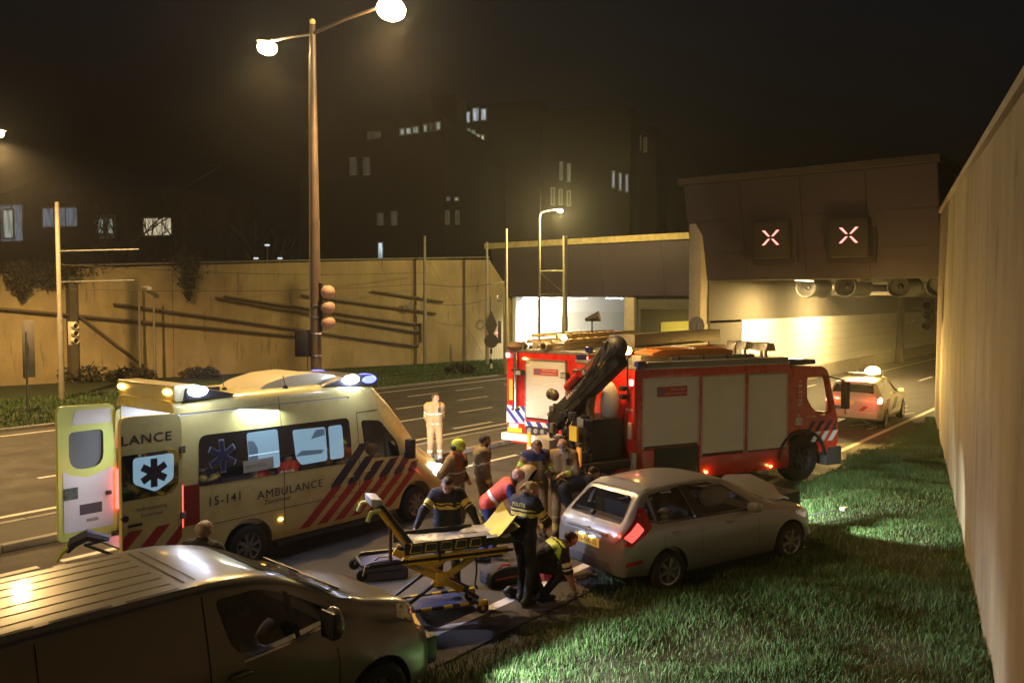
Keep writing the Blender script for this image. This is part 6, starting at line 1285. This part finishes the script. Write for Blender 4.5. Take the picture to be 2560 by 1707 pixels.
def sodium(loc, down, around, cone=140):
    lamp('SPOT', 'street_lamp_light', loc, down, SODIUM, .12, (loc[0], loc[1], 0), cone, .6)
    lamp('POINT', 'street_lamp_light', loc, around, SODIUM, .12)
sodium((P0[0], P0[1] + 1.7, P0[2] + 9.86), 3300, 150)
sodium((P0[0], P0[1] - 2.55, P0[2] + 9.80), 3900, 150)
# unseen lamp added behind the camera to light wall, van and fire engine
t2 = copy_tree(t, None, (-11.5, 15.5, .1)); t2['label'] = 'unseen double-armed street lamp added behind the camera for light'
lamp('SPOT', 'street_lamp_light', (-11.5, 12.95, 9.85), 4200, SODIUM, .12, (-9.5, 12.0, 0), 150, .5)
lamp('SPOT', 'street_lamp_light', (-11.5, 17.2, 9.85), 2500, SODIUM, .12, (-11.5, 17.2, 0), 145, .5)
# lamp at the far left, beyond the other carriageway
p = gp(-6, 330, 10.0)
t = thing('street_lamp', 'single-armed street lamp standing on the tram lawn at the far wall', 'street lamp', (p[0], p[1] + 1.6, 0))
b = MB(); b.tube([(0, 0, 0), (0, 0, 5), (0, 0, 9.9)], [.11, .09, .05], 12); b.build('pole', GPOLE, t, smooth=True)
b = MB(); b.tube([(0, 0, 9.8), (0, -.8, 10.0), (0, -1.4, 10.05)], .03); b.build('arm', GPOLE, t, smooth=True)
lamp_head(t, (0, -1.6, 10.0), GPOLE)
sodium((p[0], p[1], 9.65), 11000, 200, 165)
# lamp by the tram tunnel
zl = 9.0; p = at_d(1348, 840, 46.0)
t = thing('street_lamp', 'slim lit street lamp with a curved arm beside the tram tunnel', 'street lamp', (p[0], p[1], 0))
q = at_d(1400, 527, 46.0); dx, dy = q[0] - p[0], q[1] - p[1]; H_ = q[2]
b = MB(); b.tube([(0, 0, 0), (0, 0, 3), (0, 0, H_ - .35), (dx * .06, dy * .06, H_ - .13), (dx * .2, dy * .2, H_ - .03), (dx * .85, dy * .85, H_ + .08)], [.085, .08, .06, .05, .045, .035], 12); b.build('pole', mat('pale_pole', (.42, .38, .25), .5, noise=.15), t, smooth=True)
b = MB(); b.ball((dx, dy, H_ + .08), (.25, .12, .06), 14, 8); b.build('lamp_housing', GPOLE, t, smooth=True)
b = MB(); b.ball((dx, dy, H_), (.16, .13, .1), 14, 8); b.build('lamp_bowl', LAMPG, t, smooth=True)
lamp('POINT', 'street_lamp_light', (q[0], q[1], H_ - .22), 3600, (1, .74, .28), .1)
# ================================================================ far retaining wall with rails
FW = mat('tan_concrete', (.36, .28, .14), .85, noise=.25, nscale=1.0, bump=.1, bscale=20, stretch=(1, 1, .6))
layered(FW, (.37, .29, .145), [((1.0, 1.0, .22), .84, 1.10, .35, .65), ((.3, .3, .3), .8, 1.15, .35, .65), ((4, 4, .5), 1, .6, .58, .68), ((25, 25, 25), .9, 1.1, .3, .7)])
wa, wb = np.array([8.0, 46.3, 0]), np.array([46.6, 36.5, 0]); wd = (wb - wa) / np.linalg.norm(wb - wa); wn = np.array([wd[1], -wd[0], 0]); rzw = math.atan2(wd[1], wd[0])
def onw(px, py, off=0.): 
    p = on_plane(px, py, wa + wn * off, wn); return Vector(p)
fwl = thing('retaining_wall', 'long tan concrete retaining wall with slanting pipes and a shadow bar beyond the tram lawn', 'wall')
tops = [(-60, 690), (180, 672), (430, 664), (783, 655), (1028, 650), (1224, 650)]
for i in range(len(tops) - 1):
    A_, B_ = onw(*tops[i]), onw(*tops[i + 1]); g_ = Vector(wd) * .012; bk = Vector(wn) * -.5
    A_ += g_; B_ -= g_; P = [Vector((A_.x, A_.y, -.1)), Vector((B_.x, B_.y, -.1)), B_, A_]
    b = MB(); b.add(P + [q + bk for q in P], [(0, 1, 2, 3), (3, 2, 6, 7), (0, 3, 7, 4), (1, 5, 6, 2)]); b.build('wall_panel', FW, fwl)
A_, B_, C_ = onw(1224, 650), onw(1288, 752), onw(1288, 900); P = [Vector((A_.x, A_.y, -.1)), Vector((B_.x, B_.y, -.1)), B_, A_]; bk = Vector(wn) * -.5
b = MB(); b.add(P + [q + bk for q in P], [(0, 1, 2, 3), (3, 2, 6, 7), (0, 3, 7, 4), (1, 5, 6, 2)]); b.build('wall_panel', FW, fwl)
b = MB(); b.tube([onw(195, 663, .1), onw(785, 650, .1), onw(1224, 643, .1)], .05, 8); b.build('top_rail', GPOLE, fwl)
PIPE = mat('pipe_steel', (.13, .10, .06), .5, .3)
for (x0, y0), (x1, y1) in (((-40, 768), (765, 843)), ((283, 760), (1045, 866)), ((538, 745), (1050, 832)), ((752, 738), (1090, 784)), ((930, 728), (1108, 755)), ((200, 792), (385, 935)), ((560, 742), (1047, 812))):
    a0, a1 = onw(x0, y0, .22), onw(x1, y1, .22); b = MB(); b.tube([a0, a1], .075, 8); b.build('pipe_and_shadow_bar', PIPE, fwl, smooth=True)  # the steep diagonal bar is a wall shadow built as a pipe
b = MB(); p0, p1 = onw(1052, 808, .2), onw(1052, 856, .2); b.bar(p0, p1, .2, .12); b.build('pipe_bracket', PIPE, fwl)
b = MB(); p0 = onw(183, 950, .15); p1 = onw(183, 690, .15); b.bar((p0.x, p0.y, 0), (p0.x, p0.y, p1.z), .5, .35); b.build('buttress', mat('dark_buttress', (.10, .085, .055), .85), fwl)
# ---- masts, signals and signs along the tram line
def mast(label, px, base_y, top_y, r0, r1, m_, cat='pole', name='catenary_mast', step=True, d=None):
    p = gp(px, base_y, .03) if d is None else at_d(px, base_y, d); q = at_d(px, top_y, float(p[0] * math.cos(YAW) + p[1] * math.sin(YAW)))
    t = thing(name, label, cat, (p[0], p[1], 0)); H_ = q[2]
    b = MB(); b.tube([(0, 0, 0), (0, 0, H_ * .42), (0, 0, H_ * .43), (0, 0, H_)], [r0, r0, r0 * .8 if step else r1, r1], 10); b.build('pole', m_, t, smooth=True, ang=50); return t, H_
PALEM = mat('pale_pole', (.42, .38, .25), .5)
m1, h_ = mast('grey mast carrying a tension wheel in front of the far wall', 1063, 912, 590, .13, .09, GPOLE)
b = MB(); b.tube([(0, 0, 3.9), (-.5, .3, 3.9), (-1.2, .7, 3.8)], .03); b.build('bracket_arm', STEEL, m1); b = MB(); b.lathe([(.2, -.03), (.26, 0), (.2, .03), (.17, 0), (.2, -.03)], (-.9, .5, 3.85), wn, 16); b.build('tension_wheel', STEEL, m1, smooth=True)
m2, _ = mast('grey mast at the sloping end of the far wall', 1218, 912, 605, .12, .08, GPOLE)
b = MB(); b.lathe([(.2, -.03), (.26, 0), (.2, .03), (.17, 0), (.2, -.03)], (.9, -.3, 4.3), wn, 16); b.build('tension_wheel', STEEL, m2, smooth=True)
m3, _ = mast('mast with a yellow-lit upper half standing next to the striped sign post', 1266, 936, 572, .12, .07, PALEM)
b = MB(); b.tube([(0, 0, 5.2), (-.9, .5, 5.0)], .02); b.build('bracket_arm', STEEL, m3)
m4, h4 = mast('thick pale mast braced to the slim lamp by the tram tunnel', 1412, 870, 590, .17, .13, PALEM, d=46.0)
pl_ = at_d(1348, 870, 46.0); dv = Vector((pl_[0], pl_[1], 0)) - m4.location
for z0, z1 in ((5.75, 5.75), (4.5, 5.7), (4.48, 4.48)):
    b = MB(); b.tube([(0, 0, z0), (dv.x, dv.y, z1)], .035, 6); b.build('brace', PALEM, m4)
m5, h5 = mast('tall mast with two side arms and a hanging traffic light', 155, 1000, 505, .12, .09, GPOLE)
for z, L_ in ((h5 * .755, 3.3), (h5 * .60, 3.1)):
    b = MB(); b.tube([(0, 0, z), (L_ * math.sin(YAW), -L_ * math.cos(YAW), z + .08)], .03, 6); b.build('side_arm', STEEL, m5)
def tlight(label, loc, rz, n=3, r=.1, visor=True, m_=BLACK, lens=None, parent_name='traffic_light'):
    t = thing(parent_name, label, 'traffic light', loc, rz); b = MB(); b.box((0, 0, 0), (.14, .30, .32 * n)); b.build('backing', m_, t, bevel=.02)
    for k in range(n):
        z = (k - (n - 1) / 2) * .30; b = MB(); b.lathe([(r * 1.15, -.02), (r * 1.15, .22), (r * 1.02, .22), (r * 1.0, .0)], (.06, 0, z), (1, 0, 0), 16); b.build('visor', m_, t, smooth=True)
        b = MB(); b.cyl((.07, 0, z), (.09, 0, z), r, n=16); b.build('lens', lens or GLASSD, t)
    return t
p = at_d(181, 833, math.cos(YAW) * m5.location.x + math.sin(YAW) * m5.location.y)
tlight('pale traffic light hanging on the tall mast with side arms', (p[0], p[1], p[2]), TOCAM + R(60), 3, .11, m_=mat('pale_signal', (.45, .42, .3), .5))
# three round signal heads on the big lamp post, seen from behind
t = thing('traffic_light', 'traffic light with three round backs coloured as if pink-lit fixed to the brown lamp post', 'traffic light', (P0[0] + .05, P0[1] - .22, 0))
for z in (3.62, 3.97, 4.32):
    b = MB(); b.ball((.06, -.08, z), (.16, .17, .155), 16, 12); b.build('signal_head', mat('pink_lit_plastic', (.42, .27, .20), .5), t, smooth=True)  # pinkish light is put into the plastic colour
    b = MB(); b.tube([(0, .12, z - .12), (.05, .02, z - .18), (.05, -.05, z - .1)], .012, 6); b.build('cable', BLACK, t)
b = MB(); b.box((-.02, .08, 3.97), (.05, .08, 1.1)); b.build('bracket', BLACK, t)
for k, (px, base, top, lab) in enumerate(((352, 955, 712, 'thin post with a camera in front of the far wall'), (388, 955, 742, 'thin dark post beside the camera post'))):
    t, H_ = mast(lab, px, base - 6, top, .07, .05, GPOLE, 'post', 'signal_post')
    if k == 0:
        b = MB(); b.box((.25, -.2, H_ - .1), (.3, .3, .06)); b.ball((.4, -.3, H_ - .2), .13); b.build('camera_dome', WHITE, t, smooth=True)
# road signs from behind
p = gp(70, 1030, .03); t = thing('road_sign', 'narrow pair of sign boards on a short post on the lawn', 'sign', (p[0], p[1], 0), 0)
b = MB(); b.cyl((0, 0, 0), (0, 0, 3.0), .04); b.build('post', STEEL, t)
for s in (-1, 1):
    b = MB(); b.box((.12 * s, .1 * s, 2.35), (.04, .42, 2.1), rz=TOCAM + s * .9); b.build('board', mat('sign_back', (.25, .23, .2), .6), t, bevel=.01)
p = gp(1228, 932, .03); dd = float(p[0] * math.cos(YAW) + p[1] * math.sin(YAW)); t = thing('tram_sign', 'diamond and round tram signs on a black and white striped post', 'sign', (p[0], p[1], 0), TOCAM)
for k in range(6):
    b = MB(); b.cyl((0, 0, k * .28), (0, 0, k * .28 + .28), .06, n=10); b.build('post_band', BLACK if k % 2 == 0 else WHITE, t)
b = MB(); b.cyl((0, 0, 1.68), (0, 0, 4.3), .05, n=10); b.build('post', GPOLE, t)
SB = mat('sign_back_dark', (.07, .06, .045), .6)
z_d = at_d(1228, 812, dd)[2]; z_r = at_d(1228, 852, dd)[2]
b = MB(); b.prism([(0, .85 + z_d), (.36, z_d), (0, z_d - .85), (-.36, z_d)], 'x', .05, .08); b.build('diamond_board', SB, t); b = MB(); b.cyl((.05, 0, z_r), (.08, 0, z_r), .40, n=24); b.build('round_board', SB, t)
b = MB(); b.ball((.1, .32, z_d - .45), .06); b.build('red_lamp', glow('small_red_light', (1, .05, .08), 12), t, smooth=True)
p = at_d(1249, 900, dd + 3); t = thing('tram_signal', 'slim dark upright tram signal box on a thin post', 'signal', (p[0], p[1], 0), TOCAM); z = at_d(1249, 830, dd + 3)[2]
b = MB(); b.box((0, 0, z), (.15, .22, 1.35)); b.build('signal_box', SB, t, bevel=.03); b = MB(); b.cyl((0, .25, 0), (0, .25, z + 3), .035); b.build('post', GPOLE, t)
# sign and cabinet next to the portal column
p = on_u(1742, 813, 30.8); t = thing('road_sign', 'round grey sign back on twin posts beside the portal column', 'sign', (30.8, p[1], 0), R(180))
b = MB(); b.cyl((0, 0, p[2]), (.03, 0, p[2]), .34, n=28); b.build('round_board', mat('sign_back'), t)
for s in (-.1, .1):
    b = MB(); b.cyl((.04, s, 0), (.04, s, p[2] + .1), .022); b.build('post', STEEL, t)
b = MB(); b.box((.06, .02, p[2] - .72), (.2, .36, .34)); b.build('cabinet', mat('grey_cabinet'), t, bevel=.01)
# traffic light on the right-hand wall
pw = on_plane(2336, 772, (27.6, 0, 0), (1, 0, 0)); wy = wall_v(27.6)
t = tlight('black traffic light on a bracket fixed to the tall concrete wall', (27.6, wy + .36, pw[2] - .2), R(180), 3, .12)
b = MB(); b.box((.12, -.25, .2), (.04, .3, .05)); b.box((.12, -.25, -.2), (.04, .3, .05)); b.build('bracket', BLACK, t)
# overhead wires
for a, c_, z0, z1, lab in ((m5, m1, 4.6, 5.2, 'contact wire running above the near tram rail'), (m5, m1, 5.6, 5.9, 'upper wire running above the tram lawn'), (m1, m2, 4.0, 4.2, 'short wire between the two grey masts by the far wall'), (m1, m3, 5.2, 5.2, 'wire slung from the tension wheel mast to the yellow-lit mast')):
    A_, B_ = Vector(a.location), Vector(c_.location); b = MB(); pts = [A_.lerp(B_, k / 8) + Vector((0, 0, z0 + (z1 - z0) * k / 8 - .25 * math.sin(math.pi * k / 8))) for k in range(9)]
    b.tube(pts, .014, 5); tag(b.build('overhead_wire', SB), lab, 'wire')
b = MB(); A_ = onw(1072, 650, .4); B_ = onw(1212, 895, .4); b.tube([A_, B_], .014, 5); tag(b.build('stay_wire', mat('stay_wire', (.3, .24, .08), .5)), 'diagonal stay wire across the far wall', 'wire')
# ---- climbing plants, bushes and bare trees
LEAF = [mat('leaf_dark', (.03, .035, .012), .7), mat('leaf_brown', (.05, .04, .015), .7)]
def leaves(name, pts, size, parent, mats_=LEAF):
    n = len(pts); a = RNG.normal(size=(n, 3)); a /= np.linalg.norm(a, axis=1)[:, None]; b_ = np.cross(a, RNG.normal(size=(n, 3))); b_ /= np.linalg.norm(b_, axis=1)[:, None]
    sz = size * RNG.uniform(.5, 1.3, n)[:, None]; V = np.stack([pts - a * sz, pts + b_ * sz * .5, pts + a * sz, pts - b_ * sz * .5], 1).reshape(-1, 3)
    me = bpy.data.meshes.new(name); me.from_pydata(V.tolist(), [], (np.arange(n)[:, None] * 4 + np.arange(4)).tolist())
    for m_ in mats_: me.materials.append(m_)
    me.polygons.foreach_set('material_index', RNG.integers(0, len(mats_), n).astype(np.int32)); return link(name, me, parent)
for px, y0, y1, w_, lab in ((466, 640, 745, .9, 'dark ivy hanging down the far wall in the middle'), (52, 668, 742, 1.0, 'dark ivy hanging over the far wall near the tall mast'), (120, 672, 712, 2.6, 'low fringe of ivy along the far wall top')):
    a0, a1 = onw(px, y0 - 8, .2), onw(px, y1, .25); t = thing('hanging_ivy', lab, 'plant', tuple(a0)); n = 1500; q = RNG.random(n); wdt = w_ * (1 - q) ** .7 * RNG.normal(0, .5, n)
    pts = np.stack([wd[0] * wdt + wn[0] * RNG.uniform(0, .3, n), wd[1] * wdt + wn[1] * RNG.uniform(0, .3, n), q * (a1.z - a0.z) + RNG.normal(0, .12, n)], 1); leaves('foliage', pts, .10, t)
    b = MB(); b.tube([(0, 0, .3), (.02, 0, (a1.z - a0.z) * .5), (0, .03, (a1.z - a0.z) * .9)], .02, 5); b.build('stem', LEAF[1], t)
for k, (px, py, r) in enumerate(((40, 945, 1.6), (205, 950, 1.2), (330, 950, 1.0), (500, 942, .8), (1150, 930, .7), (1165, 925, .5))):
    p = gp(px, py + 4, 0); t = thing('low_bush', ('dark low bush at the foot of the far wall', 'bare twiggy bush beside the dark buttress', 'low bush between the thin posts', 'small bush under the hanging ivy', 'flat dark shrub on the lawn near the masts', 'small flat shrub on the lawn near the masts')[k], 'bush', (p[0], p[1], 0)); n = 900
    d = RNG.normal(size=(n, 3)); d /= np.linalg.norm(d, axis=1)[:, None]; d *= (RNG.random(n) ** .4)[:, None]; pts = d * np.array([r * 1.3, r * 1.3, r * .45]) + [0, 0, r * .3]; leaves('foliage', pts[pts[:, 2] > 0], .12, t)
    b = MB()
    for i in range(5):
        a = i * 1.25; b.tube([(0, 0, 0), (math.cos(a) * r * .4, math.sin(a) * r * .4, r * .5), (math.cos(a) * r * .7, math.sin(a) * r * .7, r * .9)], .02, 5)
    b.build('stem', LEAF[1], t)
BARK = mat('dark_bark', (.035, .028, .02), .9)
def bare_tree(label, loc, H_, seed, twigs=5):
    rg = random.Random(seed); t = thing('bare_tree', label, 'tree', loc); tr_ = MB(); tr_.tube([(0, 0, 0), (.1, 0, H_ * .25), (.0, .1, H_ * .5)], [H_ * .022, H_ * .018, H_ * .012], 7); tr_.build('trunk', BARK, t, smooth=True); cr = MB()
    def grow(p, d, L_, r, dep):
        q = p + d * L_; cr.tube([p, (p + q) / 2 + Vector((rg.uniform(-.05, .05) * L_, rg.uniform(-.05, .05) * L_, 0)), q], [r, r * .8, r * .6], 4 if dep else 5)
        if dep == 0: return
        for _ in range(3 if dep > 1 else 4):
            nd = (d + Vector((rg.uniform(-.8, .8), rg.uniform(-.8, .8), rg.uniform(-.1, .55)))).normalized(); grow(q - d * L_ * rg.uniform(0, .4), nd, L_ * rg.uniform(.55, .8), r * .55, dep - 1)
    for i in range(6):
        a = i * 1.05 + rg.random(); grow(Vector((.05, .05, H_ * rg.uniform(.28, .5))), Vector((math.cos(a) * .7, math.sin(a) * .7, rg.uniform(.6, 1.1))).normalized(), H_ * .22, H_ * .009, 3)
    cr.build('crown', BARK, t)
for k, (px, d, H_, lab) in enumerate(((300, 62, 13, 'bare tree behind the far wall next to the lit terrace windows'), (420, 66, 14, 'bare tree behind the far wall beside the terrace end'), (560, 60, 11, 'bare tree standing in the gap between terrace and apartment block'), (650, 64, 12, 'bare tree close to the apartment block edge'), (1690, 72, 12, 'bare tree behind the lower portal'), (1800, 60, 12.5, 'thin bare tree above the portal edge'), (2100, 58, 13, 'bare tree rising behind the main portal'), (2250, 56, 13.5, 'bare tree at the wall end of the main portal'))):
    p = at_d(px, 900, d); bare_tree(lab, (p[0], p[1], 0), H_, k)
# ================================================================ buildings
BRK = mat('dark_brick', (.034, .021, .015), .9, noise=.25, nscale=2, bump=.3, bscale=20); BRK2 = mat('brown_brick', (.040, .025, .017), .9, noise=.25, nscale=2, bump=.3)
cf = np.array([math.cos(YAW), math.sin(YAW), 0]); cr_ = np.array([math.sin(YAW), -math.cos(YAW), 0])
E1 = cr_ * -math.cos(R(16)) + cf * math.sin(R(16)); E2 = cr_ * math.sin(R(16)) + cf * math.cos(R(16))
def block(parent, name, px0, px1, ytop, d, depth, m_, zb=0., base=None):
    """box whose near face runs from px1 (right, nearest) to px0 along E1; ytop read at px1"""
    A_ = at_d(px1, ytop, d); z = A_[2]; A_ = np.array([A_[0], A_[1], 0]); dr = _ray(px0, 700); n = np.array([-E1[1], E1[0]])
    t = ((A_[:2]) @ n) / (dr[:2] @ n); B_ = np.array([dr[0] * t, dr[1] * t, 0]); P = [A_, B_, B_ + E2 * depth, A_ + E2 * depth]
    b = MB(); b.add([(p[0], p[1], zb) for p in P] + [(p[0], p[1], z) for p in P], [(0, 1, 5, 4), (1, 2, 6, 5), (2, 3, 7, 6), (3, 0, 4, 7), (4, 5, 6, 7)]); o = b.build(name, m_, parent)
    return A_, z, o
def win(parent, x0, y0, x1, y1, A_, along, normal, m_, frame=True, off=.06, name='window', mull=0):
    """window on the face through A_ with given outward normal, corners by pixel"""
    o = A_ + normal * off; c = [Vector(on_plane(x, y, o, normal)) for x, y in ((x0, y1), (x1, y1), (x1, y0), (x0, y0))]
    ax = Vector(along); ctr = sum(c, Vector()) / 4; hw = max(.12, abs((c[1] - c[0]).dot(ax)) / 2); hh = max(.12, abs(c[3].z - c[0].z) / 2); up = Vector((0, 0, 1)); n_ = Vector(normal)
    b = MB(); f_ = .06
    for sx, sz, w_, h_ in ((0, hh, hw + f_, f_ / 1), (0, -hh, hw + f_, f_), (hw, 0, f_, hh), (-hw, 0, f_, hh)):
        b.bar(ctr + ax * (sx - w_) + up * sz, ctr + ax * (sx + w_) + up * sz, h_ * 2 if sz else hh * 2, .1, up=tuple(up.cross(ax)) if False else tuple(n_))
    fr = b.build(name, mat('window_frame', (.25, .24, .22), .6), parent)
    b = MB(); q = ctr + n_ * .01; b.quad(q - ax * hw - up * hh, q + ax * hw - up * hh, q + ax * hw + up * hh, q - ax * hw + up * hh); b.build('pane', m_, fr)
    for k in range(mull):
        xx = -hw + 2 * hw * (k + 1) / (mull + 1); b = MB(); b.bar(ctr + ax * xx - up * hh + n_ * .04, ctr + ax * xx + up * hh + n_ * .04, .07, .05); b.build('mullion', MATS['window_frame'], fr)
def litmat(n, c, s):
    if n in MATS: return MATS[n]
    m = mat(n, (.05, .05, .05), .3); nd = m.node_tree.nodes; L_ = m.node_tree.links; tc = nd.new('ShaderNodeTexCoord'); ns = nd.new('ShaderNodeTexNoise'); ns.inputs['Scale'].default_value = 1.4; mp_ = nd.new('ShaderNodeMapping'); mp_.inputs['Scale'].default_value = (3, 3, .6)
    L_.new(tc.outputs['Object'], mp_.inputs[0]); L_.new(mp_.outputs[0], ns.inputs['Vector']); r = nd.new('ShaderNodeMapRange'); r.inputs[1].default_value = .35; r.inputs[2].default_value = .65; r.inputs[3].default_value = s * .45; r.inputs[4].default_value = s * 1.25
    L_.new(ns.outputs[0], r.inputs[0]); b = nd['Principled BSDF']; b.inputs['Emission Color'].default_value = (*c, 1); L_.new(r.outputs[0], b.inputs['Emission Strength']); return m
LW, LB, LG, LC = litmat('lit_warm', (1, .86, .55), .55), litmat('lit_blue_curtain', (.55, .65, .8), .18), litmat('lit_green_white', (.75, .9, .75), .32), litmat('lit_cool', (.8, .88, 1), .45)
LD = litmat('lit_dim', (.8, .7, .5), .05); LS = litmat('lit_sky_blue', (.62, .85, .9), .75)
ap = thing('apartment_building', 'large dark apartment block with lit top-floor windows behind the far wall', 'building')
A1_, zA, _ = block(ap, 'wing', 752, 1112, 342, 70, 18, BRK); nA = -E2; A1r = A1_
block(ap, 'penthouse', 800, 1104, 288, 71.5, 14, BRK2)
B_, _, _ = block(ap, 'upper_block', 1118, 1350, 252, 86, 14, BRK); C_, _, _ = block(ap, 'main_block', 1300, 1578, 262, 84, 16, BRK2); D_, _, _ = block(ap, 'end_block', 1500, 1642, 318, 90, 12, BRK)
for x0, x1, y0, y1 in ((1030, 1072, 232, 292), (1092, 1140, 236, 288)): block(ap, 'chimney', x0, x1, y0, 79, 3, BRK2)
PA = at_d(1104, 288, 71.5)
for (x0, y0, x1, y1), m_ in (((920, 331, 935, 348), LD), ((938, 330, 952, 346), LD), ((1000, 322, 1012, 338), LG), ((1015, 320, 1029, 336), LG), ((1031, 317, 1047, 334), LG), ((1058, 312, 1069, 331), LG), ((1073, 310, 1085, 328), LD), ((1090, 305, 1101, 326), LG)): win(ap, x0, y0, x1, y1, PA, E1, nA, m_)
for (x0, y0, x1, y1), m_ in (((1146, 282, 1156, 304), LC), ((1161, 280, 1176, 308), LC), ((1181, 270, 1198, 304), LC), ((1202, 272, 1216, 302), LC)): win(ap, x0, y0, x1, y1, B_, E1, nA, m_)
nR = cr_ * math.cos(R(16)) - cf * math.sin(R(16))
for (x0, y0, x1, y1), m_ in (((1155, 322, 1161, 340), LG), ((1164, 322, 1176, 342), LG), ((1178, 326, 1188, 346), LG), ((1192, 336, 1200, 372), LW), ((1203, 338, 1211, 376), LW)): win(ap, x0, y0, x1, y1, B_, E1, nA, m_, off=.1)
for (x0, y0, x1, y1), m_ in (((1400, 405, 1406, 450), LG), ((1419, 410, 1426, 455), LG), ((1530, 428, 1537, 470), LC), ((1548, 433, 1554, 476), LC), ((1564, 437, 1571, 480), LC), ((1378, 470, 1386, 512), LD), ((1398, 474, 1405, 512), LD), ((1418, 478, 1426, 514), LD)): win(ap, x0, y0, x1, y1, C_, E1, nA, m_)
for (x0, y0, x1, y1), m_ in (((1596, 340, 1601, 375), LD), ((1611, 345, 1616, 380), LD)): win(ap, x0, y0, x1, y1, D_, E1, nA, m_)
for (x0, y0, x1, y1), m_ in (((945, 606, 958, 648), LS), ((1137, 494, 1146, 502), LW), ((1117, 496, 1124, 499), litmat('lit_blue', (.2, .3, 1), .8)), ((876, 395, 891, 437), LD), ((909, 395, 925, 437), LD), ((944, 534, 958, 562), LD), ((978, 530, 992, 562), LD), ((1115, 528, 1122, 560), LD), ((1140, 528, 1147, 560), LD)): win(ap, x0, y0, x1, y1, A1_, E1, nA, m_)
te = thing('terraced_house', 'low dark brick terrace with four lit windows behind the far wall', 'building')
A2, _, _ = block(te, 'wall', -60, 452, 470, 66, 10, BRK); zr = at_d(452, 470, 66)[2]
b = MB(); p0 = np.array([A2[0], A2[1], 0]) + E1 * -.3; L_ = 18
P = [p0 + nA * .4, p0 + E1 * L_ + nA * .4, p0 + E1 * L_ + E2 * 5, p0 + E2 * 5]; z_ = (zr - .1, zr - .1, zr + 2.6, zr + 2.6); b.add([(q[0], q[1], z) for q, z in zip(P, z_)] + [(q[0], q[1], z - .15) for q, z in zip(P, z_)], [(0, 1, 2, 3), (4, 7, 6, 5), (0, 4, 5, 1), (0, 3, 7, 4), (1, 5, 6, 2)]); b.build('roof', mat('dark_tiles', (.03, .024, .02), .8, noise=.3), te)
for (x0, y0, x1, y1), m_, mu in (((2, 512, 58, 604), LB, 1), ((106, 519, 194, 568), LB, 2), ((238, 540, 287, 594), LD, 1), ((358, 544, 430, 590), LW, 2)): win(te, x0, y0, x1, y1, A2, E1, nA, m_, mull=mu)
for (x0, y0, x1, y1) in ((8, 524, 34, 596), (242, 545, 262, 585), (270, 545, 284, 585)): win(te, x0, y0, x1, y1, A2, E1, nA, litmat('lit_door', (.85, .95, .8), .3), off=.12)
# small things at the terrace garden
for k, (px, py) in enumerate(((668, 613), (640, 646), (700, 646))):
    p = at_d(px, py, 58); t = thing('garden_light', ('small white garden light behind the far wall', 'dim pair lamp on the wall coping', 'faint lamp on the wall coping near the lamp post')[k], 'lamp', (p[0], p[1], 0)); b = MB(); b.cyl((0, 0, 0), (0, 0, p[2] - .1), .03); b.build('post', GPOLE, t); b = MB(); b.box((0, 0, p[2]), (.25, .25, .12)); b.build('lamp_head', glow('garden_glow', (.8, .9, 1), .8), t, bevel=.02)
# ================================================================ misty night air
hz = MB(); hz.box((90, 60, 14.5), (420, 380, 32))
hm = bpy.data.materials.new('night_mist'); hm.use_nodes = True; n = hm.node_tree.nodes
n.remove(n['Principled BSDF']); pv = n.new('ShaderNodeVolumePrincipled'); pv.inputs['Color'].default_value = (.9, .9, .9, 1)
pv.inputs['Density'].default_value = .0009; pv.inputs['Anisotropy'].default_value = .78
hm.node_tree.links.new(pv.outputs[0], n['Material Output'].inputs['Volume'])
tag(hz.build('haze', hm), 'thin night mist glowing around the lit street lamps', 'mist', kind='stuff')
